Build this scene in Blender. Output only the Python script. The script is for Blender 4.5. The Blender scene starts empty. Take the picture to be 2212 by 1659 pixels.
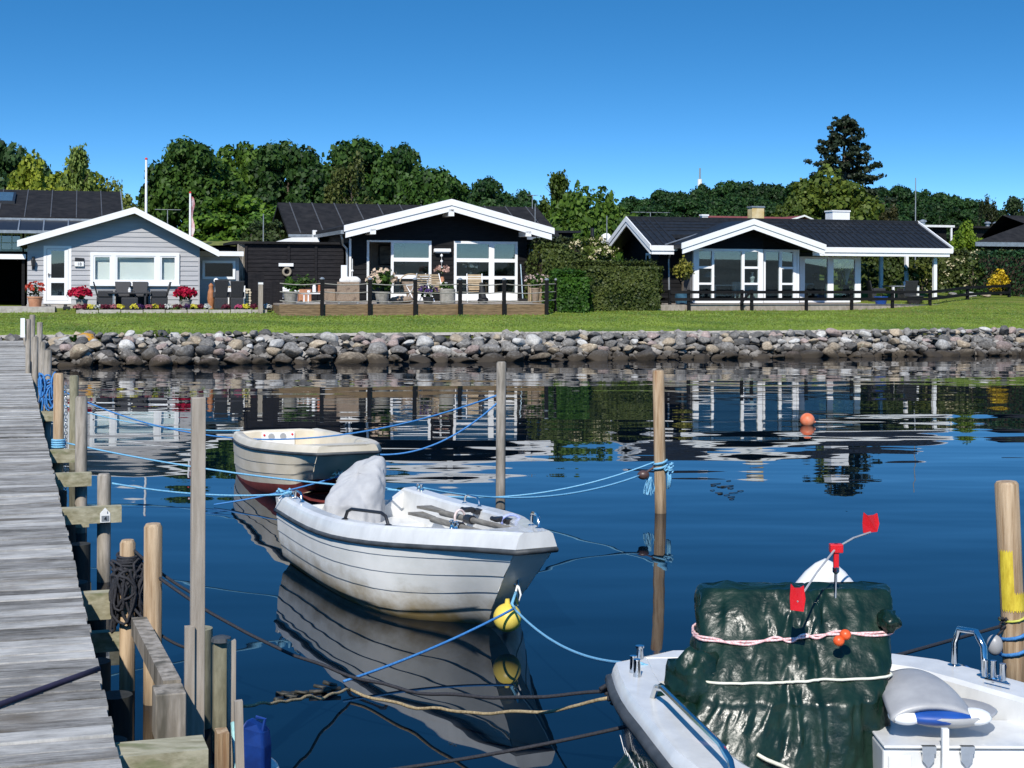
import bpy, math, random
import numpy as np
from mathutils import Vector, Matrix, noise
random.seed(7); RNG=np.random.default_rng(7)
SC=bpy.context.scene; COL=SC.collection
V=Vector; rad=math.radians
# ---------------------------------------------------------------- camera model
F=3250.0; HC=2.5; YH=599.0; CX=1106.0; ROLL=.0044
def lv(px,py): return px+(py-YH)*ROLL, py-(px-CX)*ROLL
def at(px,py,D):
    x,y=lv(px,py); return V(((x-CX)/F*D, D, HC-(y-YH)/F*D))
def atz(px,py,z):
    x,y=lv(px,py); D=(HC-z)*F/(y-YH); return V(((x-CX)/F*D,D,z))
# ---------------------------------------------------------------- shore frame: a along the shore, b inland
PHI=rad(16); CP,SP=math.cos(PHI),math.sin(PHI); OY=44.9
def S(a,b,z): return V((a*CP-b*SP, OY+a*SP+b*CP, z))
def SA(px,b,py=600):
    k=(lv(px,py)[0]-CX)/F
    return (k*(OY+b*CP)+b*SP)/(CP-k*SP)
def SZ(px,py,b):
    a=SA(px,b,py); D=OY+a*SP+b*CP
    return HC-(lv(px,py)[1]-YH)/F*D
def AZ(px,py,b): return SA(px,b,py),SZ(px,py,b)
def lerp_tab(t,x):
    if x<=t[0][0]: return t[0][1]
    for (x0,y0),(x1,y1) in zip(t,t[1:]):
        if x<=x1: return y0+(y1-y0)*(x-x0)/(x1-x0)
    return t[-1][1]
def sst(x,a,b):
    t=min(1,max(0,(x-a)/(b-a))); return t*t*(3-2*t)
GT=[(-6,-2.2),(-.4,-.35),(.5,.1),(1.7,.66),(2.2,.74),(4,.9),(7.3,1.17),(11,1.40),(16,1.52),(40,1.75),(80,2.6),(150,6),(320,10),(900,12)]
def gz(a,b):
    return lerp_tab(GT,b)+.34*sst(a,15.5,23)*sst(b,3,9)*(1-.4*sst(b,18,30))
# ---------------------------------------------------------------- mesh builder
ORG={}
class MB:
    def __init__(s,fr=None): s.v=[];s.f=[];s.fr=fr
    def add(s,vs,fs):
        n=len(s.v)
        s.v+= [s.fr(*p) if s.fr else V(p) for p in vs]
        s.f+= [tuple(i+n for i in f) for f in fs]; return s
    def box(s,x0,x1,y0,y1,z0,z1):
        return s.add([(x0,y0,z0),(x1,y0,z0),(x1,y1,z0),(x0,y1,z0),(x0,y0,z1),(x1,y0,z1),(x1,y1,z1),(x0,y1,z1)],
          [(3,2,1,0),(4,5,6,7),(0,1,5,4),(1,2,6,5),(2,3,7,6),(3,0,4,7)])
    def bar(s,p0,p1,w,h,up=(0,0,1)):
        p0,p1=V(p0),V(p1); d=(p1-p0).normalized(); u=V(up)
        if abs(d.dot(u))>.99: u=V((0,1,0))
        r=d.cross(u).normalized()*w/2; u=r.cross(d).normalized()*h/2
        c=[p+i*r+j*u for p in (p0,p1) for i,j in ((-1,-1),(1,-1),(1,1),(-1,1))]
        return s.add([tuple(q) for q in c],[(3,2,1,0),(4,5,6,7),(0,1,5,4),(1,2,6,5),(2,3,7,6),(3,0,4,7)])
    def tube(s,pts,r,n=6,closed=False,cap=True):
        pts=[V(p) for p in pts]; m=len(pts); vs=[];up=V((0,0,1))
        for i,p in enumerate(pts):
            if closed: d=pts[(i+1)%m]-pts[i-1]
            else: d=pts[min(i+1,m-1)]-pts[max(i-1,0)]
            d=d.normalized() if d.length>1e-9 else V((0,0,1))
            if abs(d.dot(up))>.98: up=V((.3,1,.1)).normalized()
            x=d.cross(up).normalized(); up=x.cross(d).normalized()
            rr=r[i] if isinstance(r,(list,tuple)) else r
            vs+=[tuple(p+rr*(math.cos(6.28318*k/n)*x+math.sin(6.28318*k/n)*up)) for k in range(n)]
        fs=[]
        for i in range(m if closed else m-1):
            j=(i+1)%m
            fs+=[(i*n+k,i*n+(k+1)%n,j*n+(k+1)%n,j*n+k) for k in range(n)]
        if cap and not closed: fs+=[tuple(range(n-1,-1,-1)),tuple((m-1)*n+k for k in range(n))]
        return s.add(vs,fs)
    def cyl(s,p0,p1,r0,r1=None,n=12): return s.tube([p0,p1],[r0,r0 if r1 is None else r1],n)
    def lathe(s,c,prof,n=16,sx=1,sy=1):
        vs=[(c[0]+r*sx*math.cos(6.28318*k/n),c[1]+r*sy*math.sin(6.28318*k/n),c[2]+z) for r,z in prof for k in range(n)]
        m=len(prof); fs=[(i*n+k,i*n+(k+1)%n,(i+1)*n+(k+1)%n,(i+1)*n+k) for i in range(m-1) for k in range(n)]
        fs+=[tuple(range(n-1,-1,-1)),tuple((m-1)*n+k for k in range(n))]
        return s.add(vs,fs)
    def prism(s,poly,vec):
        n=len(poly); vs=[tuple(p) for p in poly]+[tuple(p[i]+vec[i] for i in range(3)) for p in poly]
        return s.add(vs,[tuple(range(n)),tuple(range(2*n-1,n-1,-1))]+[(i,i+n,(i+1)%n+n,(i+1)%n) for i in range(n)])
    def sphere(s,c,r,nu=16,nv=10,fn=None):
        rx,ry,rz=(r,r,r) if not isinstance(r,(tuple,list)) else r
        vs=[];
        for j in range(nv+1):
            th=math.pi*j/nv
            for i in range(nu):
                p=V((math.sin(th)*math.cos(6.28318*i/nu),math.sin(th)*math.sin(6.28318*i/nu),math.cos(th)))
                k=fn(p) if fn else 1
                vs.append((c[0]+p.x*rx*k,c[1]+p.y*ry*k,c[2]+p.z*rz*k))
        fs=[(j*nu+i,(j+1)*nu+i,(j+1)*nu+(i+1)%nu,j*nu+(i+1)%nu) for j in range(nv) for i in range(nu)]
        return s.add(vs,fs)
    def quad(s,*p): return s.add(list(p),[tuple(range(len(p)))])
    def build(s,name,mat,parent=None,smooth=False,bevel=0,sub=0,org=None):
        me=bpy.data.meshes.new(name)
        if parent is not None: o0=ORG.get(parent.name,V((0,0,0)))
        elif org is not None: o0=V(org)
        else:
            xs=[p.x for p in s.v];ys=[p.y for p in s.v]; o0=V(((min(xs)+max(xs))/2,(min(ys)+max(ys))/2,min(p.z for p in s.v)))
        me.from_pydata([tuple(p-o0) for p in s.v],[],s.f); me.validate()
        import bmesh
        bm=bmesh.new(); bm.from_mesh(me); bmesh.ops.remove_doubles(bm,verts=bm.verts,dist=1e-5)
        bmesh.ops.recalc_face_normals(bm,faces=bm.faces); bm.to_mesh(me); bm.free()
        if mat: me.materials.append(mat)
        if smooth:
            for p in me.polygons: p.use_smooth=True
            if smooth!='all':
                try: me.set_sharp_from_angle(angle=rad(40 if smooth is True else smooth))
                except Exception: pass
        o=bpy.data.objects.new(name,me); COL.objects.link(o)
        if parent is not None: o.parent=parent; ORG[o.name]=o0
        else: o.location=o0; ORG[o.name]=o0
        if bevel:
            m=o.modifiers.new('bevel','BEVEL'); m.width=bevel; m.segments=2; m.limit_method='ANGLE'; m.harden_normals=False
        if sub:
            m=o.modifiers.new('sub','SUBSURF'); m.levels=sub; m.render_levels=sub
        return o
def thing(name,label,cat,loc=(0,0,0),rz=0,group=None,local=False):
    o=bpy.data.objects.new(name,None); COL.objects.link(o); o.location=loc; o.rotation_euler=(0,0,rz)
    o.empty_display_size=.1
    ORG[o.name]=V((0,0,0)) if local else V(loc)
    return tag(o,label,cat,group)
def tag(o,label=None,cat=None,group=None,kind=None):
    if label: o['label']=label
    if cat: o['category']=cat
    if group: o['group']=group
    if kind: o['kind']=kind
    return o
def copy_tree(o,loc=None,rz=None,sc=None,label=None,group=None,parent=None):
    c=o.copy(); COL.objects.link(c)
    if parent is not None: c.parent=parent
    if loc is not None: c.location=loc
    if rz is not None: c.rotation_euler=(0,0,rz)
    if sc is not None: c.scale=sc if isinstance(sc,(tuple,list)) else (sc,)*3
    if label: c['label']=label
    if group: c['group']=group
    for ch in [x for x in bpy.data.objects if x.parent==o]: copy_tree(ch,parent=c)
    return c
# ---------------------------------------------------------------- materials
MATS={}
def _nt(name):
    m=bpy.data.materials.new(name); m.use_nodes=True; nt=m.node_tree; nt.nodes.clear()
    return m,nt,nt.nodes.new,nt.links.new
def mat(name,c,c2=None,r=.6,sc=6,st=(1,1,1),bump=0,bsc=None,metal=0,spec=.5,coat=0,det=6,c3=None,sc3=2,t3=(.55,.7),zst=None,rand=0,coord='Object',rv=0,oc=False):
    """noise-mixed principled; c3 = patches at scale sc3; zst=(z0,z1,color) world height stain; rand = per-object brightness"""
    m,nt,N,L=_nt(name); out=N('ShaderNodeOutputMaterial'); p=N('ShaderNodeBsdfPrincipled'); L(p.outputs[0],out.inputs[0])
    tc=N('ShaderNodeTexCoord'); mp=N('ShaderNodeMapping'); mp.inputs['Scale'].default_value=st
    if coord=='World':
        g=N('ShaderNodeNewGeometry'); L(g.outputs['Position'],mp.inputs[0])
    else: L(tc.outputs[coord],mp.inputs[0])
    n=N('ShaderNodeTexNoise'); n.inputs['Scale'].default_value=sc; n.inputs['Detail'].default_value=det; n.inputs['Roughness'].default_value=.62
    L(mp.outputs[0],n.inputs['Vector'])
    if c2 is None: c2=tuple(min(1,x*1.18) for x in c); c=tuple(x*.84 for x in c)
    rp=N('ShaderNodeValToRGB'); rp.color_ramp.elements[0].position=.36; rp.color_ramp.elements[1].position=.64
    rp.color_ramp.elements[0].color=(*c,1); rp.color_ramp.elements[1].color=(*c2,1); L(n.outputs[0],rp.inputs[0])
    col=rp.outputs[0]
    def mix(fac,a,b,mode='MIX'):
        x=N('ShaderNodeMix'); x.data_type='RGBA'; x.blend_type=mode
        if isinstance(fac,(int,float)): x.inputs[0].default_value=fac
        else: L(fac,x.inputs[0])
        L(a,x.inputs[6])
        if isinstance(b,tuple): x.inputs[7].default_value=(*b,1)
        else: L(b,x.inputs[7])
        return x.outputs[2]
    def mrange(v,a,b,lo=0,hi=1):
        x=N('ShaderNodeMapRange'); x.inputs[1].default_value=a; x.inputs[2].default_value=b; x.inputs[3].default_value=lo; x.inputs[4].default_value=hi
        L(v,x.inputs[0]); return x.outputs[0]
    if c3 is not None:
        n3=N('ShaderNodeTexNoise'); n3.inputs['Scale'].default_value=sc3; n3.inputs['Detail'].default_value=4
        L(mp.outputs[0],n3.inputs['Vector']); col=mix(mrange(n3.outputs[0],*t3),col,c3)
    if zst is not None:
        g=N('ShaderNodeNewGeometry'); sx=N('ShaderNodeSeparateXYZ'); L(g.outputs['Position'],sx.inputs[0])
        ad=N('ShaderNodeMath'); ad.operation='MULTIPLY_ADD'; ad.inputs[1].default_value=zst[3] if len(zst)>3 else .2; L(n.outputs[0],ad.inputs[0]); L(sx.outputs[2],ad.inputs[2])
        col=mix(mrange(ad.outputs[0],zst[0],zst[1],1,0),col,zst[2])
    if oc:
        oi=N('ShaderNodeObjectInfo'); col=mix(1.0,col,oi.outputs['Color'],'MULTIPLY')
    if rand:
        oi=N('ShaderNodeObjectInfo'); h=N('ShaderNodeHueSaturation'); L(col,h.inputs['Color'])
        L(mrange(oi.outputs['Random'],0,1,1-rand,1+rand),h.inputs['Value']); col=h.outputs[0]
    L(col,p.inputs['Base Color']); p.inputs['Roughness'].default_value=r; p.inputs['Metallic'].default_value=metal
    p.inputs['Specular IOR Level'].default_value=spec; p.inputs['Coat Weight'].default_value=coat
    if rv: L(mrange(n.outputs[0],.3,.7,r-rv,r+rv),p.inputs['Roughness'])
    if bump:
        b=N('ShaderNodeBump'); b.inputs['Distance'].default_value=bump; b.inputs['Strength'].default_value=1
        nb=n
        if bsc:
            nb=N('ShaderNodeTexNoise'); nb.inputs['Scale'].default_value=bsc; nb.inputs['Detail'].default_value=5; L(mp.outputs[0],nb.inputs['Vector'])
        L(nb.outputs[0],b.inputs['Height']); L(b.outputs[0],p.inputs['Normal'])
    MATS[name]=m; return m
def leafmat(name,c_dark,c_light,trans=.25):
    m,nt,N,L=_nt(name); out=N('ShaderNodeOutputMaterial')
    at_=N('ShaderNodeAttribute'); at_.attribute_name='tint'
    rp=N('ShaderNodeValToRGB'); rp.color_ramp.elements[0].color=(*c_dark,1); rp.color_ramp.elements[1].color=(*c_light,1)
    L(at_.outputs['Fac'],rp.inputs[0])
    oi=N('ShaderNodeObjectInfo'); mx=N('ShaderNodeMix'); mx.data_type='RGBA'; mx.blend_type='MULTIPLY'; mx.inputs[0].default_value=1
    L(rp.outputs[0],mx.inputs[6]); L(oi.outputs['Color'],mx.inputs[7])
    d=N('ShaderNodeBsdfPrincipled'); d.inputs['Roughness'].default_value=.55; d.inputs['Specular IOR Level'].default_value=.25; L(mx.outputs[2],d.inputs['Base Color'])
    t=N('ShaderNodeBsdfTranslucent'); L(mx.outputs[2],t.inputs[0])
    ms=N('ShaderNodeMixShader'); ms.inputs[0].default_value=trans; L(d.outputs[0],ms.inputs[1]); L(t.outputs[0],ms.inputs[2]); L(ms.outputs[0],out.inputs[0])
    MATS[name]=m; return m
def glassmat(name,tint=(.75,.82,.82),base=.08):
    m,nt,N,L=_nt(name); out=N('ShaderNodeOutputMaterial')
    tr=N('ShaderNodeBsdfTransparent'); tr.inputs[0].default_value=(*tint,1)
    g=N('ShaderNodeBsdfGlossy'); g.inputs['Roughness'].default_value=.01
    fr=N('ShaderNodeFresnel'); gg=N('ShaderNodeNewGeometry'); mr=N('ShaderNodeMapRange'); mr.inputs[3].default_value=1.5; mr.inputs[4].default_value=1/1.5
    L(gg.outputs['Backfacing'],mr.inputs[0]); L(mr.outputs[0],fr.inputs[0])
    ad=N('ShaderNodeMath'); ad.inputs[1].default_value=base; L(fr.outputs[0],ad.inputs[0])
    ms=N('ShaderNodeMixShader'); L(ad.outputs[0],ms.inputs[0]); L(tr.outputs[0],ms.inputs[1]); L(g.outputs[0],ms.inputs[2]); L(ms.outputs[0],out.inputs[0])
    return m
W=(.8,.8,.8)
M=dict(
 white=mat('white_paint',(.80,.80,.79),(.86,.86,.85),r=.45,sc=3),
 whitew=mat('weathered_white_paint',(.66,.66,.63),(.8,.8,.78),r=.6,sc=9),
 gsid=mat('grey_siding_paint',(.37,.365,.375),(.43,.425,.43),r=.6,sc=2,st=(.6,.6,6)),
 black=mat('black_stained_wood',(.005,.005,.0055),(.012,.0115,.012),r=.65,sc=4,st=(.8,.8,7),spec=.18),
 blackw=mat('weathered_black_wood',(.009,.009,.011),(.024,.022,.024),r=.8,sc=5,st=(.6,.6,9),spec=.15),
 felt=mat('roof_felt',(.010,.010,.011),(.021,.020,.021),r=.9,spec=.2,sc=3,bump=.004,bsc=60,c3=(.032,.030,.029),sc3=1.2,t3=(.55,.8)),
 tile=mat('roof_tile',(.009,.0105,.013),(.018,.020,.024),r=.55,sc=5,spec=.3),
 redroof=mat('red_roof',(.16,.035,.03),(.24,.06,.05),r=.8),
 trim=mat('grey_zinc',(.35,.37,.38),r=.45,metal=.6),
 skirt=mat('brown_deck_wood',(.125,.078,.036),(.25,.165,.085),r=.65,sc=3,st=(1.2,1.2,9),bump=.003),
 deckw=mat('terrace_wood',(.24,.20,.16),(.36,.31,.26),r=.8,sc=4,st=(1,6,1)),
 conc=mat('concrete',(.32,.29,.25),(.46,.43,.38),r=.9,sc=8,bump=.004),
 pier=mat('weathered_planks',(.20,.19,.18),(.43,.415,.40),r=.85,sc=3.4,st=(1.2,9,9),bump=.006,c3=(.13,.12,.105),sc3=1.1,t3=(.56,.74),rand=0),
 beam=mat('green_weathered_beam',(.22,.20,.12),(.40,.37,.26),r=.85,sc=7,st=(1,3,3),bump=.004,c3=(.16,.17,.08),sc3=4),
 pole_new=mat('pale_pole_wood',(.26,.165,.085),(.50,.37,.235),r=.75,sc=4,st=(7,7,.45),bump=.010,c3=(.24,.12,.05),sc3=1.8,t3=(.54,.68),zst=(-.05,.42,(.035,.026,.016),.3)),
 pole_old=mat('grey_pole_wood',(.19,.165,.13),(.36,.32,.27),r=.85,sc=5,st=(4,4,.6),bump=.005,c3=(.09,.08,.06),sc3=2.6,t3=(.5,.66),zst=(-.05,.42,(.03,.027,.02),.3)),
 pole_grn=mat('mossy_pole_wood',(.14,.13,.08),(.27,.25,.17),r=.9,sc=6,st=(3,3,.7),bump=.005,zst=(-.05,.4,(.025,.025,.018),.3)),
 lath=mat('tall_post_wood',(.25,.21,.165),(.38,.33,.27),r=.85,sc=4,st=(7,7,.6),bump=.003,zst=(-.05,.3,(.04,.035,.03),.2)),
 chrome=mat('polished_steel',(.6,.62,.63),r=.12,metal=1),
 dark=mat('black_plastic',(.012,.012,.014),(.02,.02,.022),r=.45),
 rubber=mat('grey_rubber',(.03,.035,.038),(.07,.075,.08),r=.6,sc=7),
 rblue=mat('blue_rope',(.02,.13,.38),(.06,.25,.55),r=.7,sc=90,bump=.003),
 rlblue=mat('light_blue_rope',(.09,.32,.52),(.24,.50,.68),r=.7,sc=90,bump=.003),
 rblack=mat('black_rope',(.012,.012,.016),(.03,.03,.036),r=.8,sc=90,bump=.003,c3=(.4,.37,.3),sc3=6,t3=(.72,.74)),
 rochre=mat('frayed_tan_rope',(.22,.16,.08),(.42,.33,.19),r=.9,sc=60,bump=.004),
 gel=mat('white_gelcoat',(.60,.60,.585),(.71,.71,.69),r=.28,sc=7,st=(1,1,.4),coat=.3,spec=.5),
 hullw=mat('white_hull',(.66,.67,.64),(.78,.78,.75),r=.35,sc=3,st=(1,1,1.5),zst=(.24,.52,(.30,.215,.09),.5)),
 cream=mat('cream_gelcoat',(.60,.53,.40),(.72,.65,.53),r=.35,sc=3),
 redaf=mat('red_antifouling',(.13,.022,.02),(.20,.035,.03),r=.7,sc=6),
 navy=mat('black_hull_paint',(.008,.010,.016),(.016,.019,.026),r=.15,coat=.5),
 tarp=mat('green_tarpaulin',(.003,.014,.008),(.006,.024,.014),r=.35,sc=9,spec=.45,bump=.005,bsc=24,rv=.1),
 cloth=mat('grey_cover_fabric',(.34,.34,.345),(.44,.44,.44),r=.85,sc=5,bump=.004),
 redp=mat('red_plastic',(.55,.008,.012),(.65,.012,.02),r=.35),
 yel=mat('yellow_buoy_plastic',(.70,.52,.06),(.80,.62,.12),r=.4,sc=5),
 yelp=mat('yellow_paint',(.50,.36,.02),(.72,.56,.05),r=.65,sc=30,st=(1,1,.3)),
 oran=mat('orange_buoy_plastic',(.70,.12,.03),(.72,.28,.16),r=.5,sc=4),
 bluep=mat('blue_plastic',(.004,.025,.14),(.006,.045,.24),r=.5,sc=9),
 blued=mat('blue_seat_vinyl',(.005,.05,.24),(.008,.07,.32),r=.5),
 greyp=mat('pale_grey_plastic',(.30,.30,.305),(.38,.38,.38),r=.4),
 oarw=mat('grey_oar_wood',(.14,.125,.105),(.26,.24,.20),r=.8,sc=5,st=(1,8,8)),
 bark=mat('tree_bark',(.06,.045,.03),(.13,.10,.075),r=.95,sc=5,st=(3,3,.6),bump=.02),
 ratan=mat('black_rattan',(.012,.012,.014),(.04,.04,.045),r=.6,sc=60,bump=.003),
 ratbr=mat('brown_rattan',(.20,.14,.095),(.34,.26,.19),r=.75,sc=50,bump=.004,c3=(.1,.07,.05),sc3=5),
 terra=mat('terracotta',(.38,.17,.09),(.5,.25,.14),r=.85,sc=5),
 stonep=mat('grey_pot',(.22,.21,.18),(.34,.32,.28),r=.9,sc=8,bump=.004),
 bluepot=mat('blue_glazed_pot',(.02,.06,.11),(.05,.12,.18),r=.2,sc=5),
 darkpot=mat('dark_pot',(.02,.022,.025),(.04,.042,.045),r=.5),
 teak=mat('bleached_teak',(.36,.26,.15),(.5,.38,.24),r=.7,sc=5),
 room=mat('room_wall',(.46,.44,.41),(.52,.50,.47),r=.9),
 roomd=mat('room_floor',(.16,.12,.09),r=.7),
 blind=mat('white_roller_blind',(.80,.84,.82),(.86,.88,.86),r=.9,sc=1.5),
 brick=mat('yellow_chimney_render',(.50,.36,.14),(.66,.54,.32),r=.9,sc=3),
 redfence=mat('red_brown_boards',(.11,.035,.022),(.17,.055,.035),r=.8,sc=5,st=(6,6,.7)),
 sod=mat('sod_roof_grass',(.10,.12,.02),(.19,.20,.04),r=.95,sc=5,bump=.05),
 soil=mat('dark_soil',(.04,.028,.018),(.08,.055,.035),r=.95),
 petr=mat('red_petals',(.38,.006,.02),(.55,.02,.05),r=.6),
 fur=mat('black_dog_fur',(.006,.006,.007),(.016,.015,.015),r=.7,sc=30),
 skinmetal=mat('antenna_metal',(.30,.32,.33),r=.5,metal=.5),
 cush=mat('white_cushion',(.66,.64,.60),(.76,.74,.70),r=.9),
 brown=mat('brown_carved_wood',(.30,.11,.04),(.42,.18,.08),r=.6,sc=8),
 firew=mat('split_log_ends',(.50,.42,.30),(.68,.60,.46),r=.9,sc=8),
)
M['glass']=glassmat('window_glass'); M['glassd']=glassmat('tinted_window_glass',(.35,.38,.40),.10)
M['glassb']=glassmat('pale_window_glass',(.95,.97,.96),.03)
# ================================================================ camera, light, sky
cam=bpy.data.cameras.new('camera'); camo=bpy.data.objects.new('camera',cam); COL.objects.link(camo); SC.camera=camo
cam.sensor_width=36; cam.lens=36*F/2212; cam.clip_end=3000; cam.clip_start=.1
camo.location=(0,0,HC); camo.rotation_euler=(rad(90),0,0)
camo.rotation_euler=(Matrix.Rotation(0,3,'Z')@Matrix.Rotation(rad(90),3,'X')@Matrix.Rotation(math.atan(ROLL),3,'Z')).to_euler()
cam.shift_x=0; cam.shift_y=-(829.5-YH)/2212
SUN_EL,SUN_AZ=rad(43),rad(192)      # azimuth clockwise from +Y: behind the camera, a little to the left
sdir=V((math.sin(SUN_AZ)*math.cos(SUN_EL),math.cos(SUN_AZ)*math.cos(SUN_EL),math.sin(SUN_EL)))
sl=bpy.data.lights.new('sun','SUN'); sl.energy=4.4; sl.angle=rad(.53); sl.color=(1,.955,.88)
so=bpy.data.objects.new('sun',sl); COL.objects.link(so); so.rotation_euler=sdir.to_track_quat('Z','Y').to_euler(); so.location=(0,-20,40)
wd=bpy.data.worlds.new('World'); SC.world=wd; wd.use_nodes=True; nt=wd.node_tree; nt.nodes.clear()
N=nt.nodes.new; L=nt.links.new
wo=N('ShaderNodeOutputWorld'); bg=N('ShaderNodeBackground'); sk=N('ShaderNodeTexSky'); sk.sky_type='NISHITA'
sk.sun_disc=False; sk.sun_elevation=SUN_EL; sk.sun_rotation=SUN_AZ; sk.air_density=1.0; sk.dust_density=.0; sk.ozone_density=3.0; sk.altitude=0
tc=N('ShaderNodeTexCoord'); sx=N('ShaderNodeSeparateXYZ'); cx=N('ShaderNodeCombineXYZ'); L(tc.outputs['Generated'],sx.inputs[0])
ma=N('ShaderNodeMath'); ma.operation='MULTIPLY_ADD'; ma.inputs[1].default_value=3.2; ma.inputs[2].default_value=.035; L(sx.outputs[2],ma.inputs[0])
L(sx.outputs[0],cx.inputs[0]); L(sx.outputs[1],cx.inputs[1]); L(ma.outputs[0],cx.inputs[2])
nm=N('ShaderNodeVectorMath'); nm.operation='NORMALIZE'; L(cx.outputs[0],nm.inputs[0]); L(nm.outputs[0],sk.inputs[0])
hs=N('ShaderNodeHueSaturation'); hs.inputs['Hue'].default_value=.497; hs.inputs['Saturation'].default_value=1.33; hs.inputs['Value'].default_value=1.16; L(sk.outputs[0],hs.inputs['Color'])
L(hs.outputs[0],bg.inputs[0]); bg.inputs[1].default_value=.135; L(bg.outputs[0],wo.inputs[0])
SC.view_settings.view_transform='Standard'; SC.view_settings.look='None'; SC.view_settings.exposure=.3; SC.view_settings.gamma=1
SC.render.engine='CYCLES'; cy=SC.cycles; cy.max_bounces=8; cy.transparent_max_bounces=12; cy.caustics_reflective=False; cy.caustics_refractive=False
cy.use_denoising=True; cy.sample_clamp_indirect=6
try: cy.denoiser='OPENIMAGEDENOISE'
except Exception: pass
# ================================================================ water
def water_mat():
    m,nt,N,L=_nt('harbour_water'); out=N('ShaderNodeOutputMaterial'); p=N('ShaderNodeBsdfPrincipled'); L(p.outputs[0],out.inputs[0])
    p.inputs['Base Color'].default_value=(.001,.005,.011,1); p.inputs['Roughness'].default_value=.012; p.inputs['IOR'].default_value=1.333
    g=N('ShaderNodeNewGeometry'); prev=None
    # (scale x, scale y, amplitude)
    for sx_,sy_,amp,det in ((.14,.50,.016,0),(.6,1.3,.0050,0),(1.3,3.6,.0010,0)):
        mp=N('ShaderNodeMapping'); mp.inputs['Scale'].default_value=(sx_,sy_,1); mp.inputs['Rotation'].default_value=(0,0,rad(-6)); L(g.outputs['Position'],mp.inputs[0])
        n=N('ShaderNodeTexNoise'); n.inputs['Scale'].default_value=1; n.inputs['Detail'].default_value=det; n.inputs['Roughness'].default_value=.45; L(mp.outputs[0],n.inputs[0])
        mu=N('ShaderNodeMath'); mu.operation='MULTIPLY_ADD'; mu.inputs[1].default_value=amp; L(n.outputs[0],mu.inputs[0])
        if prev is not None: L(prev,mu.inputs[2])
        else: mu.inputs[2].default_value=0
        prev=mu.outputs[0]
    b=N('ShaderNodeBump'); b.inputs['Strength'].default_value=1; b.inputs['Distance'].default_value=1; L(prev,b.inputs['Height']); L(b.outputs[0],p.inputs['Normal'])
    return m
mb=MB(); mb.quad((-700,-700,0),(700,-700,0),(700,260,0),(-700,260,0))
tag(mb.build('water',water_mat(),org=(0,0,0)),kind='structure')
# ================================================================ ground: one sheet from under the water to the horizon
def grass_mat():
    m,nt,N,L=_nt('lawn_grass'); out=N('ShaderNodeOutputMaterial'); p=N('ShaderNodeBsdfPrincipled'); L(p.outputs[0],out.inputs[0])
    g=N('ShaderNodeNewGeometry')
    def ns(scale,rot,det,sc=1):
        mp=N('ShaderNodeMapping'); mp.inputs['Scale'].default_value=scale; mp.inputs['Rotation'].default_value=(0,0,rot); L(g.outputs['Position'],mp.inputs[0])
        n=N('ShaderNodeTexNoise'); n.inputs['Scale'].default_value=sc; n.inputs['Detail'].default_value=det; n.inputs['Roughness'].default_value=.65; L(mp.outputs[0],n.inputs[0]); return n.outputs[0]
    n1=ns((.22,2.3,1),-PHI,6); n2=ns((6,16,6),0,4); n3=ns((.5,.7,1),0,3)
    r1=N('ShaderNodeValToRGB'); e=r1.color_ramp.elements; e[0].position=.36; e[0].color=(.085,.130,.014,1); e[1].position=.62; e[1].color=(.20,.235,.04,1); L(n1,r1.inputs[0])
    r2=N('ShaderNodeValToRGB'); e=r2.color_ramp.elements; e[0].position=.3; e[0].color=(.45,.5,.4,1); e[1].position=.7; e[1].color=(1.25,1.25,1.1,1); L(n2,r2.inputs[0])
    mx=N('ShaderNodeMix'); mx.data_type='RGBA'; mx.blend_type='MULTIPLY'; mx.inputs[0].default_value=1; L(r1.outputs[0],mx.inputs[6]); L(r2.outputs[0],mx.inputs[7])
    mr=N('ShaderNodeMapRange'); mr.inputs[1].default_value=.50; mr.inputs[2].default_value=.70; mr.inputs[4].default_value=.75; L(n3,mr.inputs[0])
    m2=N('ShaderNodeMix'); m2.data_type='RGBA'; L(mr.outputs[0],m2.inputs[0]); L(mx.outputs[2],m2.inputs[6]); m2.inputs[7].default_value=(.17,.165,.045,1)
    sz_=N('ShaderNodeSeparateXYZ'); L(g.outputs['Position'],sz_.inputs[0]); mz=N('ShaderNodeMapRange'); mz.inputs[1].default_value=.60; mz.inputs[2].default_value=.72; mz.inputs[3].default_value=1; mz.inputs[4].default_value=0; L(sz_.outputs[2],mz.inputs[0])
    m3=N('ShaderNodeMix'); m3.data_type='RGBA'; L(mz.outputs[0],m3.inputs[0]); L(m2.outputs[2],m3.inputs[6]); m3.inputs[7].default_value=(.035,.032,.028,1)
    L(m3.outputs[2],p.inputs['Base Color']); p.inputs['Roughness'].default_value=.9; p.inputs['Specular IOR Level'].default_value=.15
    b=N('ShaderNodeBump'); b.inputs['Distance'].default_value=.05; L(n2,b.inputs['Height']); L(b.outputs[0],p.inputs['Normal'])
    return m
GRASS=grass_mat()
av=[-600,-300,-150,-80,-50,-30]+[x*1.0 for x in range(-22,32)]+[40,60,90,150,300,600]
bv=[-6,-3,-1,-.4,0,.5,1,1.7,2.2,3,4,5,6,7,8,9,10,11,12,13,14,16,18,20,24,30,40,55,80,110,150,220,320,500,900]
mb=MB(); ng=len(bv)
for a in av:
    for b in bv: mb.v.append(S(a,b,gz(a,b)+(0.02*noise.noise(V((a*.7,b*.7,0))) if 2.5<b<30 else 0)))
for i in range(len(av)-1):
    for j in range(ng-1): mb.f.append((i*ng+j,i*ng+j+1,(i+1)*ng+j+1,(i+1)*ng+j))
tag(mb.build('ground',GRASS,org=(0,0,0),smooth='all'),kind='structure')
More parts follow.
